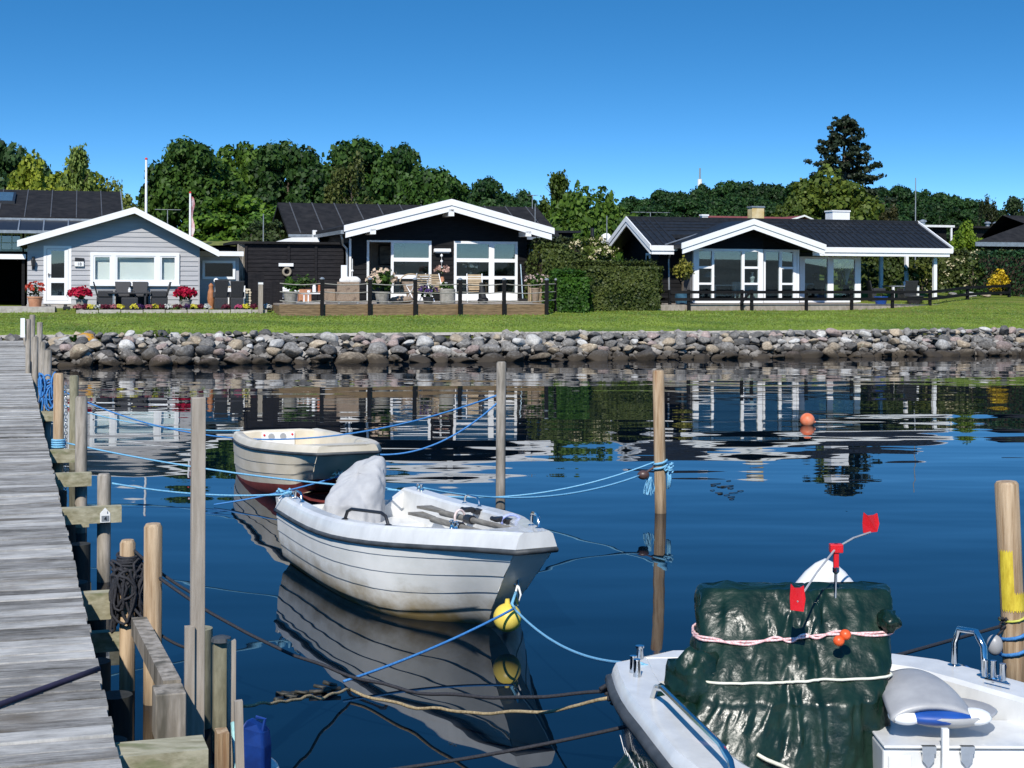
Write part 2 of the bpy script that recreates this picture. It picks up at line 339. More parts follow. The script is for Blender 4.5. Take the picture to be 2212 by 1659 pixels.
# pale kerb path on the crest of the embankment
mb=MB(S)
for i in range(60):
    a0=-22+i*.9; mb.add([(a0,1.75,gz(a0,1.75)+.05),(a0+.9,1.75,gz(a0+.9,1.75)+.05),(a0+.9,2.25,gz(a0+.9,2.25)+.04),(a0,2.25,gz(a0,2.25)+.04)],[(0,1,2,3)])
tag(mb.build('path',mat('pale_gravel',(.36,.31,.25),(.52,.47,.40),r=.95,sc=14,bump=.01)),kind='structure')
# hills on the opposite shore, behind the camera (seen in the window panes)
mb=MB(); pts=[]
for i in range(61):
    x=-600+i*20; h=3+9*max(0,noise.noise(V((x*.012,3,1)))+.5); pts.append((x,h))
for i,(x,h) in enumerate(pts):
    mb.v+= [V((x,-380,-2)),V((x,-440,h)),V((x,-560,h*1.2)),V((x,-680,-2))]
for i in range(60):
    for k in range(3): mb.f.append((i*4+k,i*4+4+k,i*4+5+k,i*4+1+k))
tag(mb.build('hills',mat('hazy_hill_woods',(.07,.09,.08),(.12,.14,.12),r=.95,sc=.1),org=(0,-500,0)),kind='structure')  # distance haze is mixed into this pale grey-green
# ================================================================ stone embankment
def rockmat(nm,c,c2,lich=None,pale=True):
    return mat(nm,c,c2,r=.85,sc=5,det=8,bump=.015,bsc=9,c3=lich or tuple(min(.6,x*1.5) for x in c2),sc3=2.2,t3=(.62,.72),zst=(.3,.66,(.04,.029,.017),.35),rand=.2,coord='Object')
RM=dict(grey=rockmat('grey_granite',(.115,.108,.098),(.25,.237,.218)),
 dark=rockmat('dark_granite',(.06,.058,.055),(.135,.13,.123)),
 pink=rockmat('pink_granite',(.22,.165,.145),(.38,.30,.27)),
 pale=rockmat('pale_granite',(.34,.33,.31),(.55,.53,.49)),
 tan=rockmat('tan_sandstone',(.28,.22,.15),(.45,.37,.27)))
RM['lichen']=mat('lichen_boulder',(.22,.2,.18),(.34,.31,.28),r=.9,sc=5,c3=(.50,.24,.02),sc3=1.3,t3=(.42,.5),bump=.015,bsc=9)
import bmesh
def rock_mesh(seed,sub=3):
    rr=random.Random(seed); bm=bmesh.new(); bmesh.ops.create_icosphere(bm,subdivisions=sub,radius=1)
    planes=[]
    for k in range(11):
        n=V((rr.gauss(0,1),rr.gauss(0,1),rr.gauss(0,1))).normalized(); planes.append((n,rr.uniform(.55,.88)))
    sv=V((rr.uniform(.85,1.25),rr.uniform(.8,1.1),rr.uniform(.55,.9))); off=V((seed*3.1,0,0))
    for v in bm.verts:
        p=v.co.copy()
        for n,d in planes:
            q=p.dot(n)
            if q>d: p-=n*(q-d)*.93
        p*=1+.05*noise.noise(p*2.2+off)+.02*noise.noise(p*6+off)
        v.co=V((p.x*sv.x,p.y*sv.y,p.z*sv.z))
    me=bpy.data.meshes.new('boulder'); bm.to_mesh(me); bm.free()
    for p in me.polygons: p.use_smooth=True
    me.materials.append(None); return me
RMESH=[rock_mesh(i) for i in range(16)]
def section(px): return 'below the grey house' if px<540 else ('below the brown terrace' if px<1230 else 'below the wide roofed house')
CN=dict(grey='grey',dark='dark slate grey',pink='pinkish',pale='whitish',tan='tan')
def rock(a,b,z,size,kind,row,flat=1,label=None,rz=None):
    me=random.choice(RMESH); o=bpy.data.objects.new('boulder',me); COL.objects.link(o)
    o.location=S(a,b,z); o.scale=(size*random.uniform(.9,1.15),size*random.uniform(.85,1.05),size*random.uniform(.8,1)*flat)
    o.rotation_euler=(random.uniform(-.3,.3),random.uniform(-.3,.3),random.uniform(0,6.28) if rz is None else rz)
    o.material_slots[0].link='OBJECT'; o.material_slots[0].material=RM[kind]
    P=S(a,b,z); px=CX+P.x/P.y*F
    l=label or '%s boulder in the %s of the embankment %s'%(CN[kind],row,section(px))
    tag(o,l,'boulder',None if label else 'boulders: '+l); return o
rows=[(-.08,.05,.42,.62,'waterline row'),(.38,.29,.33,.52,'second row'),(.80,.48,.29,.44,'middle row'),(1.22,.64,.25,.38,'upper row'),(1.66,.77,.18,.31,'crest')]
kinds=['grey']*7+['dark']*3+['pink']*3+['pale']*3+['tan']*4
nrock=0
for ri,(b,z,s0,s1,rn) in enumerate(rows):
    a=SA(118,b)+random.random()*.3; aend=SA(2225,b)
    while a<aend:
        sz=random.uniform(s0*.76,s1*1.2)*(1 if a<4 else .9)*.5*1.26
        if ri==0 and a<-3 and random.random()<.45: sz*=1.35
        k=random.choice(kinds)
        if ri<2 and k=='pale' and random.random()<.7: k='dark'
        up=.12*sst(a,6,16) if ri>2 else 0
        rock(a+sz,b+random.uniform(-.1,.1),z+random.uniform(-.05,.06)+up,sz,k,rn,flat=.9 if ri else .8); nrock+=1
        a+=sz*random.uniform(1.62,2.0)
        if nrock>315: break
rock(SA(182,1.6),1.6,.62,.52,'lichen','x',.75,label='boulder with a bright orange lichen patch at the left end of the embankment crest',rz=.2)
rock(SA(140,1.5),1.5,.60,.42,'tan','x',.7,label='large pale brown boulder nearest the jetty posts on the embankment crest')
print('rocks',nrock)
# small stones and dark core that fill the gaps
mb=MB(S)
cols=[]
for i in range(1700):
    a=random.uniform(-15.5,19.5); b=random.uniform(-.1,1.85); z=lerp_tab([(-.2,-.06),(0,.0),(.5,.2),(1,.42),(1.5,.6),(1.9,.68)],b)
    s=random.uniform(.06,.19); z+=.05; q=random.uniform(.6,1)
    vs=[]
    for d in ((1,0,0),(-1,0,0),(0,1,0),(0,-1,0),(0,0,1),(0,0,-1),(.6,.6,.6),(-.6,.6,.6),(.6,-.6,.6),(-.6,-.6,.6)):
        j=random.uniform(.75,1.15)*s; vs.append((a+d[0]*j,b+d[1]*j,z+d[2]*j*q))
    mb.add(vs,[(4,6,8),(4,9,7),(4,7,6),(4,8,9),(0,8,6),(2,6,7),(1,7,9),(3,9,8),(0,6,2),(2,7,1),(1,9,3),(3,8,0),(0,2,5),(2,1,5),(1,3,5),(3,0,5)])
tag(mb.build('rubble',mat('rubble_stone',(.09,.085,.08),(.36,.33,.29),r=.9,sc=1.6,det=2,bump=.01,zst=(.2,.5,(.045,.033,.02),.3)),org=tuple(S(0,0,0))),label='small stones filling the gaps of the embankment',cat='rubble',kind='stuff')
# ================================================================ building helpers
def SW(x,y,z): return S(y,x,z)           # swapped: first coordinate runs inland
def siding(mb,m,xl,xr,z0,z1,pitch,ops=(),out=.022):
    k=0; zs={z0,z1}
    while z0+k*pitch<z1: zs.add(z0+k*pitch); k+=1
    for o in ops:
        for z in o[2:4]:
            if z0<z<z1: zs.add(z)
    zs=sorted(zs)
    for zi,zj in zip(zs,zs[1:]):
        if zj-zi<1e-4: continue
        k=math.floor((zi-z0+1e-6)/pitch); fi=(zi-z0)/pitch-k; fj=(zj-z0)/pitch-k
        oi,oj=out*(1-fi),out*max(0,1-fj); zm=(zi+zj)/2
        segs=[((xl(zi),xl(zj)),(xr(zi),xr(zj)))]
        for o in ops:
            if o[2]<zm<o[3]:
                ns=[]
                for l,r in segs:
                    if o[0]>l[1] and o[0]<r[0]: ns.append((l,(o[0],o[0])))
                    if o[1]<r[1] and o[1]>l[0]: ns.append(((o[1],o[1]),r))
                    if not (o[0]<r[0] and o[1]>l[0]): ns.append((l,r))
                segs=ns
        for l,r in segs:
            if r[0]-l[0]<.004 and r[1]-l[1]<.004: continue
            mb.quad(m(l[0],oi,zi),m(r[0],oi,zi),m(r[1],oj,zj),m(l[1],oj,zj))
            if abs(fi)<1e-4: mb.quad(m(l[0],0,zi),m(r[0],0,zi),m(r[0],oi,zi),m(l[0],oi,zi))
def front(b): return lambda x,o,z:(x,b-o,z)
def framewin(root,b,a0,a1,z0,z1,fw,mulls=(),rails=(),glass=None,name='window',d=.09,m=None,pane=True,glass_holes=()):
    mb=MB(S); b0,b1=b-d/2,b+d/2
    mb.box(a0,a0+fw,b0,b1,z0,z1).box(a1-fw,a1,b0,b1,z0,z1)
    mb.box(a0+fw,a1-fw,b0+.003,b1-.003,z1-fw,z1).box(a0+fw,a1-fw,b0+.003,b1-.003,z0,z0+fw)
    for a,w in mulls: mb.box(a-w/2,a+w/2,b0+.005,b1-.005,z0+fw,z1-fw)
    for z,h,l,r in rails: mb.box(l,r,b0+.008,b1-.008,z-h/2,z+h/2)
    w=mb.build(name,m or M['white'],root)
    if pane:
        p=MB(S); p.box(a0+fw/2,a1-fw/2,b-.006,b+.006,z0+fw/2,z1-fw/2); p.build('pane',glass or M['glass'],w)
    return w
def rakes(mb,pts,h,b0,b1,dz=0):
    for (p,q) in zip(pts,pts[1:]):
        mb.prism([(p[0],b0,p[1]+dz),(q[0],b0,q[1]+dz),(q[0],b0,q[1]+dz-h),(p[0],b0,p[1]+dz-h)],(0,b1-b0,0))
def slab(mb,p,q,th,v0,v1):
    mb.prism([(p[0],v0,p[1]),(q[0],v0,q[1]),(q[0],v0,q[1]-th),(p[0],v0,p[1]-th)],(0,v1-v0,0))
def ribs(mb,p,q,v0,v1,step,w=.05,h=.03):
    v=v0+step*.5
    while v<v1:
        mb.prism([(p[0],v,p[1]+.001),(q[0],v,q[1]+.001),(q[0],v,q[1]+h),(p[0],v,p[1]+h)],(0,w,0)); v+=step
def lin(p,q,x): return p[1]+(q[1]-p[1])*(x-p[0])/(q[0]-p[0])
def text(root,body,size,loc,rot,m,name='lettering',ext=.004):
    cu=bpy.data.curves.new(name,'FONT'); cu.body=body; cu.size=size; cu.extrude=ext; cu.align_x='CENTER'; cu.align_y='CENTER'
    t_=bpy.data.objects.new('tmp',cu); COL.objects.link(t_); bpy.context.view_layer.update(); me=bpy.data.meshes.new_from_object(t_.evaluated_get(bpy.context.evaluated_depsgraph_get())); bpy.data.objects.remove(t_)
    o=bpy.data.objects.new(name,me); me.materials.clear(); me.materials.append(m); COL.objects.link(o)
    o.parent=root; o.location=V(loc)-ORG.get(root.name,V((0,0,0))); o.rotation_euler=rot; return o
# ================================================================ grey weatherboard house (left)
B=11.0; BR=10.55
pk=AZ(291,449,BR); lt=AZ(37,521,BR); rt=AZ(473,543,BR)
aL,aR=SA(59,B),SA(430,B); zb=1.50; ztop=pk[1]
H1=thing('weatherboard_house','low grey weatherboard house with white gable boards, at the left','house',S((aL+aR)/2,B,zb))
TH=.17
def wl(z):
    t=(z+TH-lt[1])/(pk[1]-lt[1]); return max(aL,lt[0]+t*(pk[0]-lt[0]))
def wr(z):
    t=(z+TH-rt[1])/(pk[1]-rt[1]); return min(aR,rt[0]+t*(pk[0]-rt[0]))
d0,d1=SA(94,B),SA(154,B); dz1=SZ(124,531,B); w0,w1=SA(195,B),SA(387,B); wz0=SZ(290,614,B); wz1=SZ(290,546,B)
mb=MB(S); siding(mb,front(B),wl,wr,zb,ztop-TH,.168,[(d0,d1,zb-.1,dz1),(w0+.05,w1-.05,wz0+.05,wz1-.05)])
mb.box(aL+.01,aL+.14,B+.002,17.8,zb,lin(lt,pk,aL)-.2); mb.box(aR-.14,aR-.01,B+.002,17.8,zb,lin(rt,pk,aR)-.2)
mb.box(aL+.14,aR-.14,17.7,17.8,zb,3.3); mb.box(aR-.03,aR+.02,B-.03,B+.05,zb,lin(rt,pk,aR)-.2)
mb.build('wall',M['gsid'],H1)
mb=MB(S); mb.box(aL-.02,aR+.02,B-.03,17.7,zb-.4,zb-.002); mb.build('plinth',M['conc'],H1)
mb=MB(S); slab(mb,lt,pk,TH-.03,BR+.02,18.2); slab(mb,pk,rt,TH-.03,BR+.02,18.2); rf=mb.build('roof',M['felt'],H1)
mb=MB(S); rakes(mb,[lt,pk,rt],.22,BR-.04,BR+.015,.03); mb.build('gable_board',M['white'],H1)
mb=MB(S); mb.box(w0+.1,w1-.1,B+.10,B+.14,wz0,wz1); mb.build('roller_blind',M['blind'],H1)
aa=lambda px:SA(px,B)
W1=framewin(H1,B-.03,w0,w1,wz0,wz1,.11,[(aa(245),.16),(aa(341),.16)],[],M['glassb'],d=.12)
mb=MB(S)
for l,r in ((w0+.11,aa(245)-.08),(aa(245)+.08,aa(341)-.08),(aa(341)+.08,w1-.11)):
    mb.box(l,l+.05,B-.07,B-.0,wz0+.11,wz1-.11).box(r-.05,r,B-.07,B,wz0+.11,wz1-.11).box(l+.05,r-.05,B-.068,B,wz1-.16,wz1-.11).box(l+.05,r-.05,B-.068,B,wz0+.11,wz0+.16)
mb.build('sash',M['white'],W1)
mb=MB(S); mb.box(w0-.02,w1+.02,B-.13,B-.02,wz0-.06,wz0-.003); mb.build('sill',M['white'],W1)
dz0=zb+.02
D1=framewin(H1,B+.02,d0,d1,dz0,dz1,.10,[],[],pane=False,name='door',d=.08)
mb=MB(S); mb.box(d0+.11,d0+.25,B-.01,B+.03,dz0+.11,dz1-.11).box(d1-.23,d1-.11,B-.01,B+.03,dz0+.11,dz1-.11)
zr=SZ(124,606,B); mb.box(d0+.25,d1-.23,B-.008,B+.028,zr-.08,zr+.09).box(d0+.25,d1-.23,B-.008,B+.028,dz0+.11,dz0+.28).box(d0+.25,d1-.23,B-.008,B+.028,dz1-.17,dz1-.11)
mb.build('door_leaf',M['white'],D1)
mb=MB(S); mb.box(d0+.23,d1-.21,B+.008,B+.016,dz0+.26,dz1-.15); mb.build('pane',M['glassd'],D1)
mb=MB(S); mb.box(d0+.2,d1-.2,B+.12,B+.14,dz0+.2,dz1-.1); mb.build('curtain',mat('door_curtain',(.09,.10,.11),(.16,.17,.18),sc=40),D1)
mb=MB(S); mb.box(d0+.155,d0+.18,B-.05,B-.012,zr+.13,zr+.25).box(d0+.15,d0+.26,B-.065,B-.05,zr+.2,zr+.22); mb.build('handle',M['dark'],D1)
mb=MB(S); mb.box(d0-.05,d1+.05,B-.42,B-.05,zb-.28,zb-.06); mb.build('doorstep',M['conc'],H1)
# mailbox with the house number
px=172; a=SA(px,B); z=SZ(px,565,B); MBX=thing('letterbox','dark lidded letterbox with a white house number plate, between door and window','letterbox',S(a,B-.05,z-.2))
mb=MB(S); mb.prism([(a-.16,B-.06,z),(a+.15,B-.06,z),(a+.15,B-.06,z+.12),(a-.16,B-.06,z+.14)],(0,.035,0)); mb.build('lid',M['dark'],MBX,bevel=.01)
mb=MB(S); mb.box(a-.17,a+.14,B-.09,B-.026,z-.17,z-.005); mb.build('box',M['white'],MBX,bevel=.01)
text(MBX,'18',.15,S(a-.01,B-.095,z-.09),(rad(90),0,PHI),M['dark'],'house_number')
# wall lamp left of the door
a,z=AZ(72,568,B); LMP=thing('wall_lamp','small black lantern on the grey wall left of the white door','lamp',S(a,B,z-.1))
mb=MB(S); mb.box(a-.02,a+.02,B-.14,B-.03,z+.16,z+.2).lathe((a,B-.14,z-.12),[(.03,0),(.06,.03),(.075,.22),(.02,.3)],8); mb.build('lantern',M['dark'],LMP)
mb=MB(S); mb.box(a-.05,a+.05,B-.05,B-.024,z-.22,z+.22); mb.build('back_plate',M['dark'],LMP)
# ---------------- carport at the far left
mb=MB(S); x0,x1=SA(-60,11.2),SA(57,11.2); zt=SZ(30,549,11.2)
CP_=thing('carport','dark open carport with a white fascia beside the grey house','carport',S(x1-1,11.2,1.4))
mb.box(x0,x1-.02,11.15,11.2,zt-.17,zt); mb.build('fascia',M['white'],CP_)
mb=MB(S); mb.box(x0,x1-.03,11.22,17,zt-.1,zt-.02); mb.build('roof',M['sod'],CP_)
mb=MB(S); mb.box(x0,x1-.05,16.6,16.9,1.2,zt-.12).box(x0,x0+.1,11.3,16.6,1.2,zt-.12).box(x1-.16,x1-.06,11.3,16.6,1.2,zt-.12).box(x0+.1,x1-.17,11.35,16.5,zt-.19,zt-.13); mb.build('wall',M['black'],CP_)
mb=MB(S); mb.box(x0,SA(120,10.3),8.9,11.0,1.0,1.44); tag(mb.build('pavement',M['conc']),kind='structure')
# ---------------- flat roofed annex right of the grey house
b=12.6; x0,x1=SA(420,b),SA(516,b); f0,f1=SA(473,b-.5),SA(526,b-.5); zf1=SZ(500,543,b-.5); zf0=SZ(500,553,b-.5)
AN=thing('annex','low flat roofed annex with one wide window, joined to the right of the grey house','house',S((x0+x1)/2,b,1.45))
q0,q1=SA(437,b),SA(508,b); qz1=SZ(470,563,b); qz0=SZ(470,603,b)
mb=MB(S); siding(mb,front(b),lambda z:x0,lambda z:x1,1.4,zf0+.02,3,[(q0+.03,q1-.03,qz0+.03,qz1-.03)],out=0)
mb.box(x1-.1,x1,b+.002,16.5,1.4,zf0); mb.build('wall',M['gsid'],AN)
mb=MB(S); mb.box(f0-1.2,f1,b-.5,16.6,zf0,zf1); mb.build('roof',M['white'],AN)
framewin(AN,b-.01,q0,q1,qz0,qz1,.09,[],[],M['glassd'],d=.1)
mb=MB(S); mb.box(x0,x1-.1,15.5,15.6,1.4,zf0-.02).box(x0,x1-.1,b+.3,15.5,zf0-.06,zf0-.03); mb.build('room',M['room'],AN)
# ---------------- black roofed house at the far left, behind
b=22; rb=26.2; re=SA(250,b); rr_=SA(190,rb); zr_=SZ(100,411,rb); ze=SZ(100,470,b)
l0=SA(-90,b)
H2=thing('house','dark house with a long seamed black roof and a skylight, behind at the far left','house',S(SA(60,b),b,1.6))
mb=MB(SW); slab(mb,(b-.5,ze),(rb,zr_),.16,l0,re+.25); slab(mb,(rb,zr_),(2*rb-b+.5,ze),.16,l0,re+.25); mb.build('roof',M['felt'],H2)
mb=MB(SW); ribs(mb,(b-.5,ze),(rb,zr_),l0,re,1.02,.045,.03); mb.build('roof_seam',mat('seam_metal',(.05,.05,.052),(.085,.085,.088),r=.6),H2)
mb=MB(SW); rakes(mb,[(b-.5,ze),(rb,zr_),(2*rb-b+.5,ze)],.2,re+.26,re+.31,.03); mb.build('gable_board',M['trim'],H2)
mb=MB(S); mb.box(l0,re+.3,b-.64,b-.52,ze-.17,ze-.05); mb.build('gutter',M['trim'],H2)
ww=[(-20,48),(52,77)]; ops=[(SA(p,b),SA(q,b),SZ(20,543,b),SZ(20,487,b)) for p,q in ww]
mb=MB(S); siding(mb,front(b),lambda z:l0,lambda z:re-.1,1.3,ze-.05,.2,ops); mb.box(re-.12,re-.1,b,2*rb-b,1.3,ze); mb.box(l0,re-.2,b+3,b+3.1,1.3,ze-.1); mb.build('wall',M['black'],H2)
for o in ops:
    n=3; mm=[(o[0]+(o[1]-o[0])*k/n,.035) for k in range(1,n)]; rl=[(o[2]+(o[3]-o[2])*k/3,.035,o[0]+.08,o[1]-.08) for k in (1,2)]
    framewin(H2,b-.02,*o,.09,mm,rl,M['glassd'],d=.08,m=M['whitew'])
t=.62; ab=SA(8,b); k0=(b-.5+(rb-b+.5)*.45,ze+(zr_-ze)*.45); k1=(b-.5+(rb-b+.5)*.8,ze+(zr_-ze)*.8)
mb=MB(SW); slab(mb,(k0[0],k0[1]+.12),(k1[0],k1[1]+.12),.12,ab-.9,ab+.35); sk_=mb.build('skylight',M['dark'],H2)
mb=MB(SW); slab(mb,(k0[0]+.1,k0[1]+.155),(k1[0]-.1,k1[1]+.1),.03,ab-.8,ab+.25); mb.build('pane',mat('skylight_glass',(.06,.10,.13),r=.05,spec=.8),sk_)
# glass awning under the eave
mb=MB(SW); 
za=ze-.12; slab(mb,(b-2.3,za-.5),(b-.6,za),.02,l0,re-.6); aw=mb.build('awning',M['dark'],H2)
mb=MB(SW); ribs(mb,(b-2.3,za-.5),(b-.6,za),l0,re-.6,.95,.05,.05); mb.box(b-2.36,b-2.3,l0,re-.6,za-.6,za-.48); mb.build('awning_frame',M['trim'],aw)
# ================================================================ dark sheds between the houses
b=14.6; x0,x1=SA(529,b),SA(742,b); zt=SZ(600,527,b)
SH=thing('shed','black boarded garden shed with a flat top, left of the black gabled house','shed',S(x0+1,b,1.5))
mb=MB(S); siding(mb,front(b),lambda z:x0,lambda z:x1,1.3,zt,.155,[]); mb.box(x0,x0+.06,b+.002,18.5,1.3,zt-.02).box(x1-.06,x1,b+.002,18,1.3,zt-.02)
for px in (531,623,682): mb.box(SA(px,b)-.05,SA(px,b)+.05,b-.06,b-.024,1.3,zt-.01)
mb.build('wall',M['blackw'],SH)
mb=MB(S); mb.box(x0-.45,x1,b-.15,18.8,zt,zt+.09); mb.build('roof',M['felt'],SH)
mb=MB(S); 
for k in range(5): mb.box(x0-.3+k*.06,x0-.255+k*.06,b-.12+.03*k,b-.1+.03*k,1.6+.1*k,zt-.003)
mb.build('end_board',M['pole_old'],SH)
# sod roofed outbuilding behind the shed
b=20; x0,x1=SA(430,b),SA(662,b); zt=SZ(550,519,b)
SO=thing('sod_roof_shed','low outbuilding with a grassy sod roof behind the black shed','shed',S((x0+x1)/2,b,1.6))
mb=MB(S); n=24
for i in range(n+1):
    a=x0+(x1-x0)*i/n
    for j in range(7):
        mb.v.append(S(a,b+j*.7,zt-.35+.36*math.sin(math.pi*min(1,j/6+.12))*(1-.35*(abs(i/n-.4)))+.05*noise.noise(V((a*2,j,0)))))
for i in range(n):
    for j in range(6): mb.f.append((i*7+j,i*7+7+j,i*7+8+j,i*7+1+j))
mb.build('roof',M['sod'],SO,smooth='all')
mb=MB(S); mb.box(x0+.1,x1-.1,b+.2,b+4.4,1.4,zt-.3); mb.build('wall',M['black'],SO)
mb=MB(S); q0,q1=SA(578,19.2),SA(690,19.2); zq=SZ(650,513,19.2)
mb.prism([(q0,19.2,zq-.28),(q1,19.2,zq-.25),(q1,19.2,zq+.02),(q0+1.0,19.2,zq)],(0,.6,0)); tag(mb.build('porch_roof',M['white']),'small white slanting canopy roof above the black shed','canopy')
# vertical boarded gate and dark fence panel
b=9.6; x0,x1=SA(567,b),SA(604,b)
FP=thing('fence_panel','black vertical board fence panel at the left end of the brown terrace','fence',S((x0+x1)/2,b,1.3))
mb=MB(S); z1=SZ(585,607,b); k=0; a=x0
while a<x1-.01: mb.box(a,min(x1,a+.115),b+.012*(k%2),b+.03+.012*(k%2),1.2,z1-.02*(k%3)); a+=.12; k+=1
mb.build('board',M['blackw'],FP)
mb=MB(S); mb.box(x1-.02,x1+.1,b-.06,b+.06,1.1,z1+.03); mb.build('post',M['blackw'],FP)
b=12.2; x0,x1=SA(536,b),SA(600,b); z1=SZ(560,590,b)
mb=MB(S); k=0; a=x0
while a<x1-.01: mb.box(a,min(x1,a+.14),b+.01*(k%2),b+.03+.01*(k%2),1.2,z1-(.0 if a<x0+.5 else .35)-.03*(k%2)); a+=.145; k+=1
tag(mb.build('gate',M['blackw']),'tall black board gate standing in front of the black shed','gate')
# wall ornaments on the shed
a,z=AZ(618,572,14.5); mb=MB(S); mb.box(a-.28,a+.28,14.5,14.53,z-.06,z+.06); tag(mb.build('sign',M['white']),'blank white board nailed to the black shed wall','sign')
a,z=AZ(620,587,14.46); mb=MB(S); mb.tube([(a+.14*math.cos(t),14.5,z+.14*math.sin(t)) for t in np.linspace(0,6.283,20)[:-1]],.045,8,closed=True); tag(mb.build('wreath',mat('dry_twigs',(.2,.17,.12),(.36,.31,.24),sc=40),smooth=True),'round twig wreath hanging on the black shed','wreath')
# ================================================================ black gabled house (middle)
B=14.2; BR=13.2
pk=AZ(975,432,BR); lt=AZ(743,489,BR); rt=AZ(1197,495,BR)
aL,aR=SA(752,B),SA(1138,B); zf=1.57
H3=thing('gabled_house','black wooden house with a broad double white gable board and big white windows','house',S((aL+aR)/2,B,zf))
TH=.34
def wl(z): return max(aL,lt[0]+(z+TH-lt[1])/(pk[1]-lt[1])*(pk[0]-lt[0]))
def wr(z): return min(aR,rt[0]+(z+TH-rt[1])/(pk[1]-rt[1])*(pk[0]-rt[0]))
P3=lambda px:SA(px,B)
zt3=SZ(1000,521,B); zlb=SZ(890,646,B); zb3=1.58
oL=(P3(794),P3(931),zb3,zt3); oR=(P3(980),P3(1117),zb3,zt3)
mb=MB(S); siding(mb,front(B),wl,wr,1.45,pk[1]-TH,.19,[oL,oR])
siding(mb,lambda x,o,z:(aL-o,x,z),lambda z:B+.01,lambda z:22.,1.45,lin(lt,pk,aL)-TH+.05,.19,[])
mb.box(aR-.1,aR,B+.002,22,1.45,lin(rt,pk,aR)-TH); mb.build('wall',M['black'],H3)
# room behind the windows
mb=MB(S); zc=zt3+.12
mb.box(aL+.1,aR-.12,B+4.0,B+4.1,1.45,zc).box(aL+.06,aL+.12,B+.05,B+4,1.45,zc).box(aR-.18,aR-.12,B+.05,B+4,1.45,zc).box(aL+.12,aR-.18,B+.05,B+4,zc,zc+.05)
mb.box(P3(955)-.05,P3(955)+.05,B+.06,B+3.9,1.46,zc-.01); mb.build('room',M['room'],H3)
mb=MB(S); mb.box(aL+.12,aR-.18,B+.03,B+4,1.47,1.56); mb.build('floor',M['roomd'],H3)
# roof + boards
mb=MB(S); slab(mb,lt,pk,.2,BR+.03,22.3); slab(mb,pk,rt,.2,BR+.03,22.3); mb.build('roof',M['felt'],H3)
mb=MB(S); rakes(mb,[lt,pk,rt],.24,BR-.06,BR+.02,.04)
l2=(lt[0]+.06,lt[1]-.19); r2=(rt[0]-.1,rt[1]-.19); p2=(pk[0],pk[1]-.19)
rakes(mb,[l2,p2,r2],.24,BR-.02,BR+.05,.0); mb.build('gable_board',M['white'],H3)
for (aa_,zz) in ((pk[0]-.0,pk[1]-.62),(l2[0]+1.05,lt[1]-.28),(r2[0]-.95,rt[1]-.30)): mb=MB(S); mb.box(aa_-.11,aa_+.11,BR-.02,B+.1,zz,zz+.26 if aa_==pk[0] else zz+.2); mb.build('purlin',M['white'],H3)
mb=MB(S); mb.box(lt[0]-.1,lt[0]+.03,BR+.1,20.3,lt[1]-.28,lt[1]-.14); mb.build('gutter',M['trim'],H3)
mb=MB(S); mb.box(lt[0]-.12,lt[0]+.05,20.3,20.5,lt[1]-.42,lt[1]+.06); mb.build('eave_end',M['white'],H3)
z=lt[1]-.2
mb=MB(S); mb.tube([(lt[0]-.03,BR+.5,z-.1),(lt[0]+.02,BR+.5,z-.25),(aL-.25,BR+.85,z-.45),(aL-.08,B-.08,z-.62),(aL-.06,B-.1,z-.9),(aL-.06,B-.1,1.6)],.045,8); mb.build('downpipe',M['trim'],H3,smooth=True)
mb=MB(S); mb.tube([(rt[0]-.55,BR+.5,rt[1]-.45),(rt[0]-.6,BR+.6,rt[1]-.6),(aR+.1,B-.05,rt[1]-.75),(aR+.06,B-.08,1.6)],.045,8); dp=mb.build('downpipe',M['dark'],H3,smooth=True); dp['label']='black downpipe'
# windows
zz=lambda y,px:SZ(px,y,B)
mid=P3(844)
Lw=framewin(H3,B-.02,mid,oL[1],zb3,zt3,.10,[],[(zz(561,890),.15,mid+.1,oL[1]-.1),(zz(598,890),.15,mid+.1,oL[1]-.1),(zz(641,890),.22,mid+.1,oL[1]-.1)],M['glass'])
fr=MB(S); fr.box(oL[0]-.04,oL[0]+.05,B-.06,B+.06,zb3,zt3).box(oL[0]+.05,mid,B-.06,B+.06,zt3-.07,zt3); fr.build('door_frame',M['whitew'],H3)
sx_=P3(1061)
Rw=framewin(H3,B-.02,oR[0],oR[1],zb3,zt3,.10,[(sx_,.22)],[(zz(562,1020),.15,oR[0]+.1,sx_-.11),(zz(600,1020),.13,oR[0]+.1,sx_-.11),(zz(641,1020),.22,oR[0]+.1,sx_-.11),(zz(563,1090),.14,sx_+.11,oR[1]-.1),(zz(600,1090),.13,sx_+.11,oR[1]-.1),(zz(639,1090),.26,sx_+.11,oR[1]-.1)],M['glass'])
mb=MB(S); mb.box(aL+.02,aL+.1,B-.1,B-.03,1.6,zt3+.05); mb.build('corner_board',M['white'],H3)
# rear wing with ridge along the shore
b=20.6; rb=24.2; x0,x1=SA(640,rb),SA(1146,rb); zr_=SZ(800,441,rb); ze=SZ(640,503,b)
x0e=SA(622,b)
mb=MB(SW); slab(mb,(b,ze),(rb,zr_),.16,x0e,x1+.3); slab(mb,(rb,zr_),(2*rb-b,ze),.16,x0e,x1+.3); rw=mb.build('rear_roof',M['felt'],H3)
mb=MB(SW); ribs(mb,(b,ze),(rb,zr_),x0e,x1,1.0,.05,.03); mb.build('roof_seam',MATS['seam_metal'],rw)
mb=MB(S); mb.box(x0e,x1+.3,b-.12,b-.02,ze-.17,ze-.06); mb.build('gutter',M['trim'],rw)
mb=MB(S); mb.box(x0e+.4,x1,b+.3,2*rb-b-.3,1.5,ze-.1); mb.prism([(x1-.05,b+.4,ze-.1),(x1-.05,2*rb-b-.4,ze-.1),(x1-.05,rb,zr_-.2)],(.05,0,0)); mb.build('rear_wall',M['black'],H3)
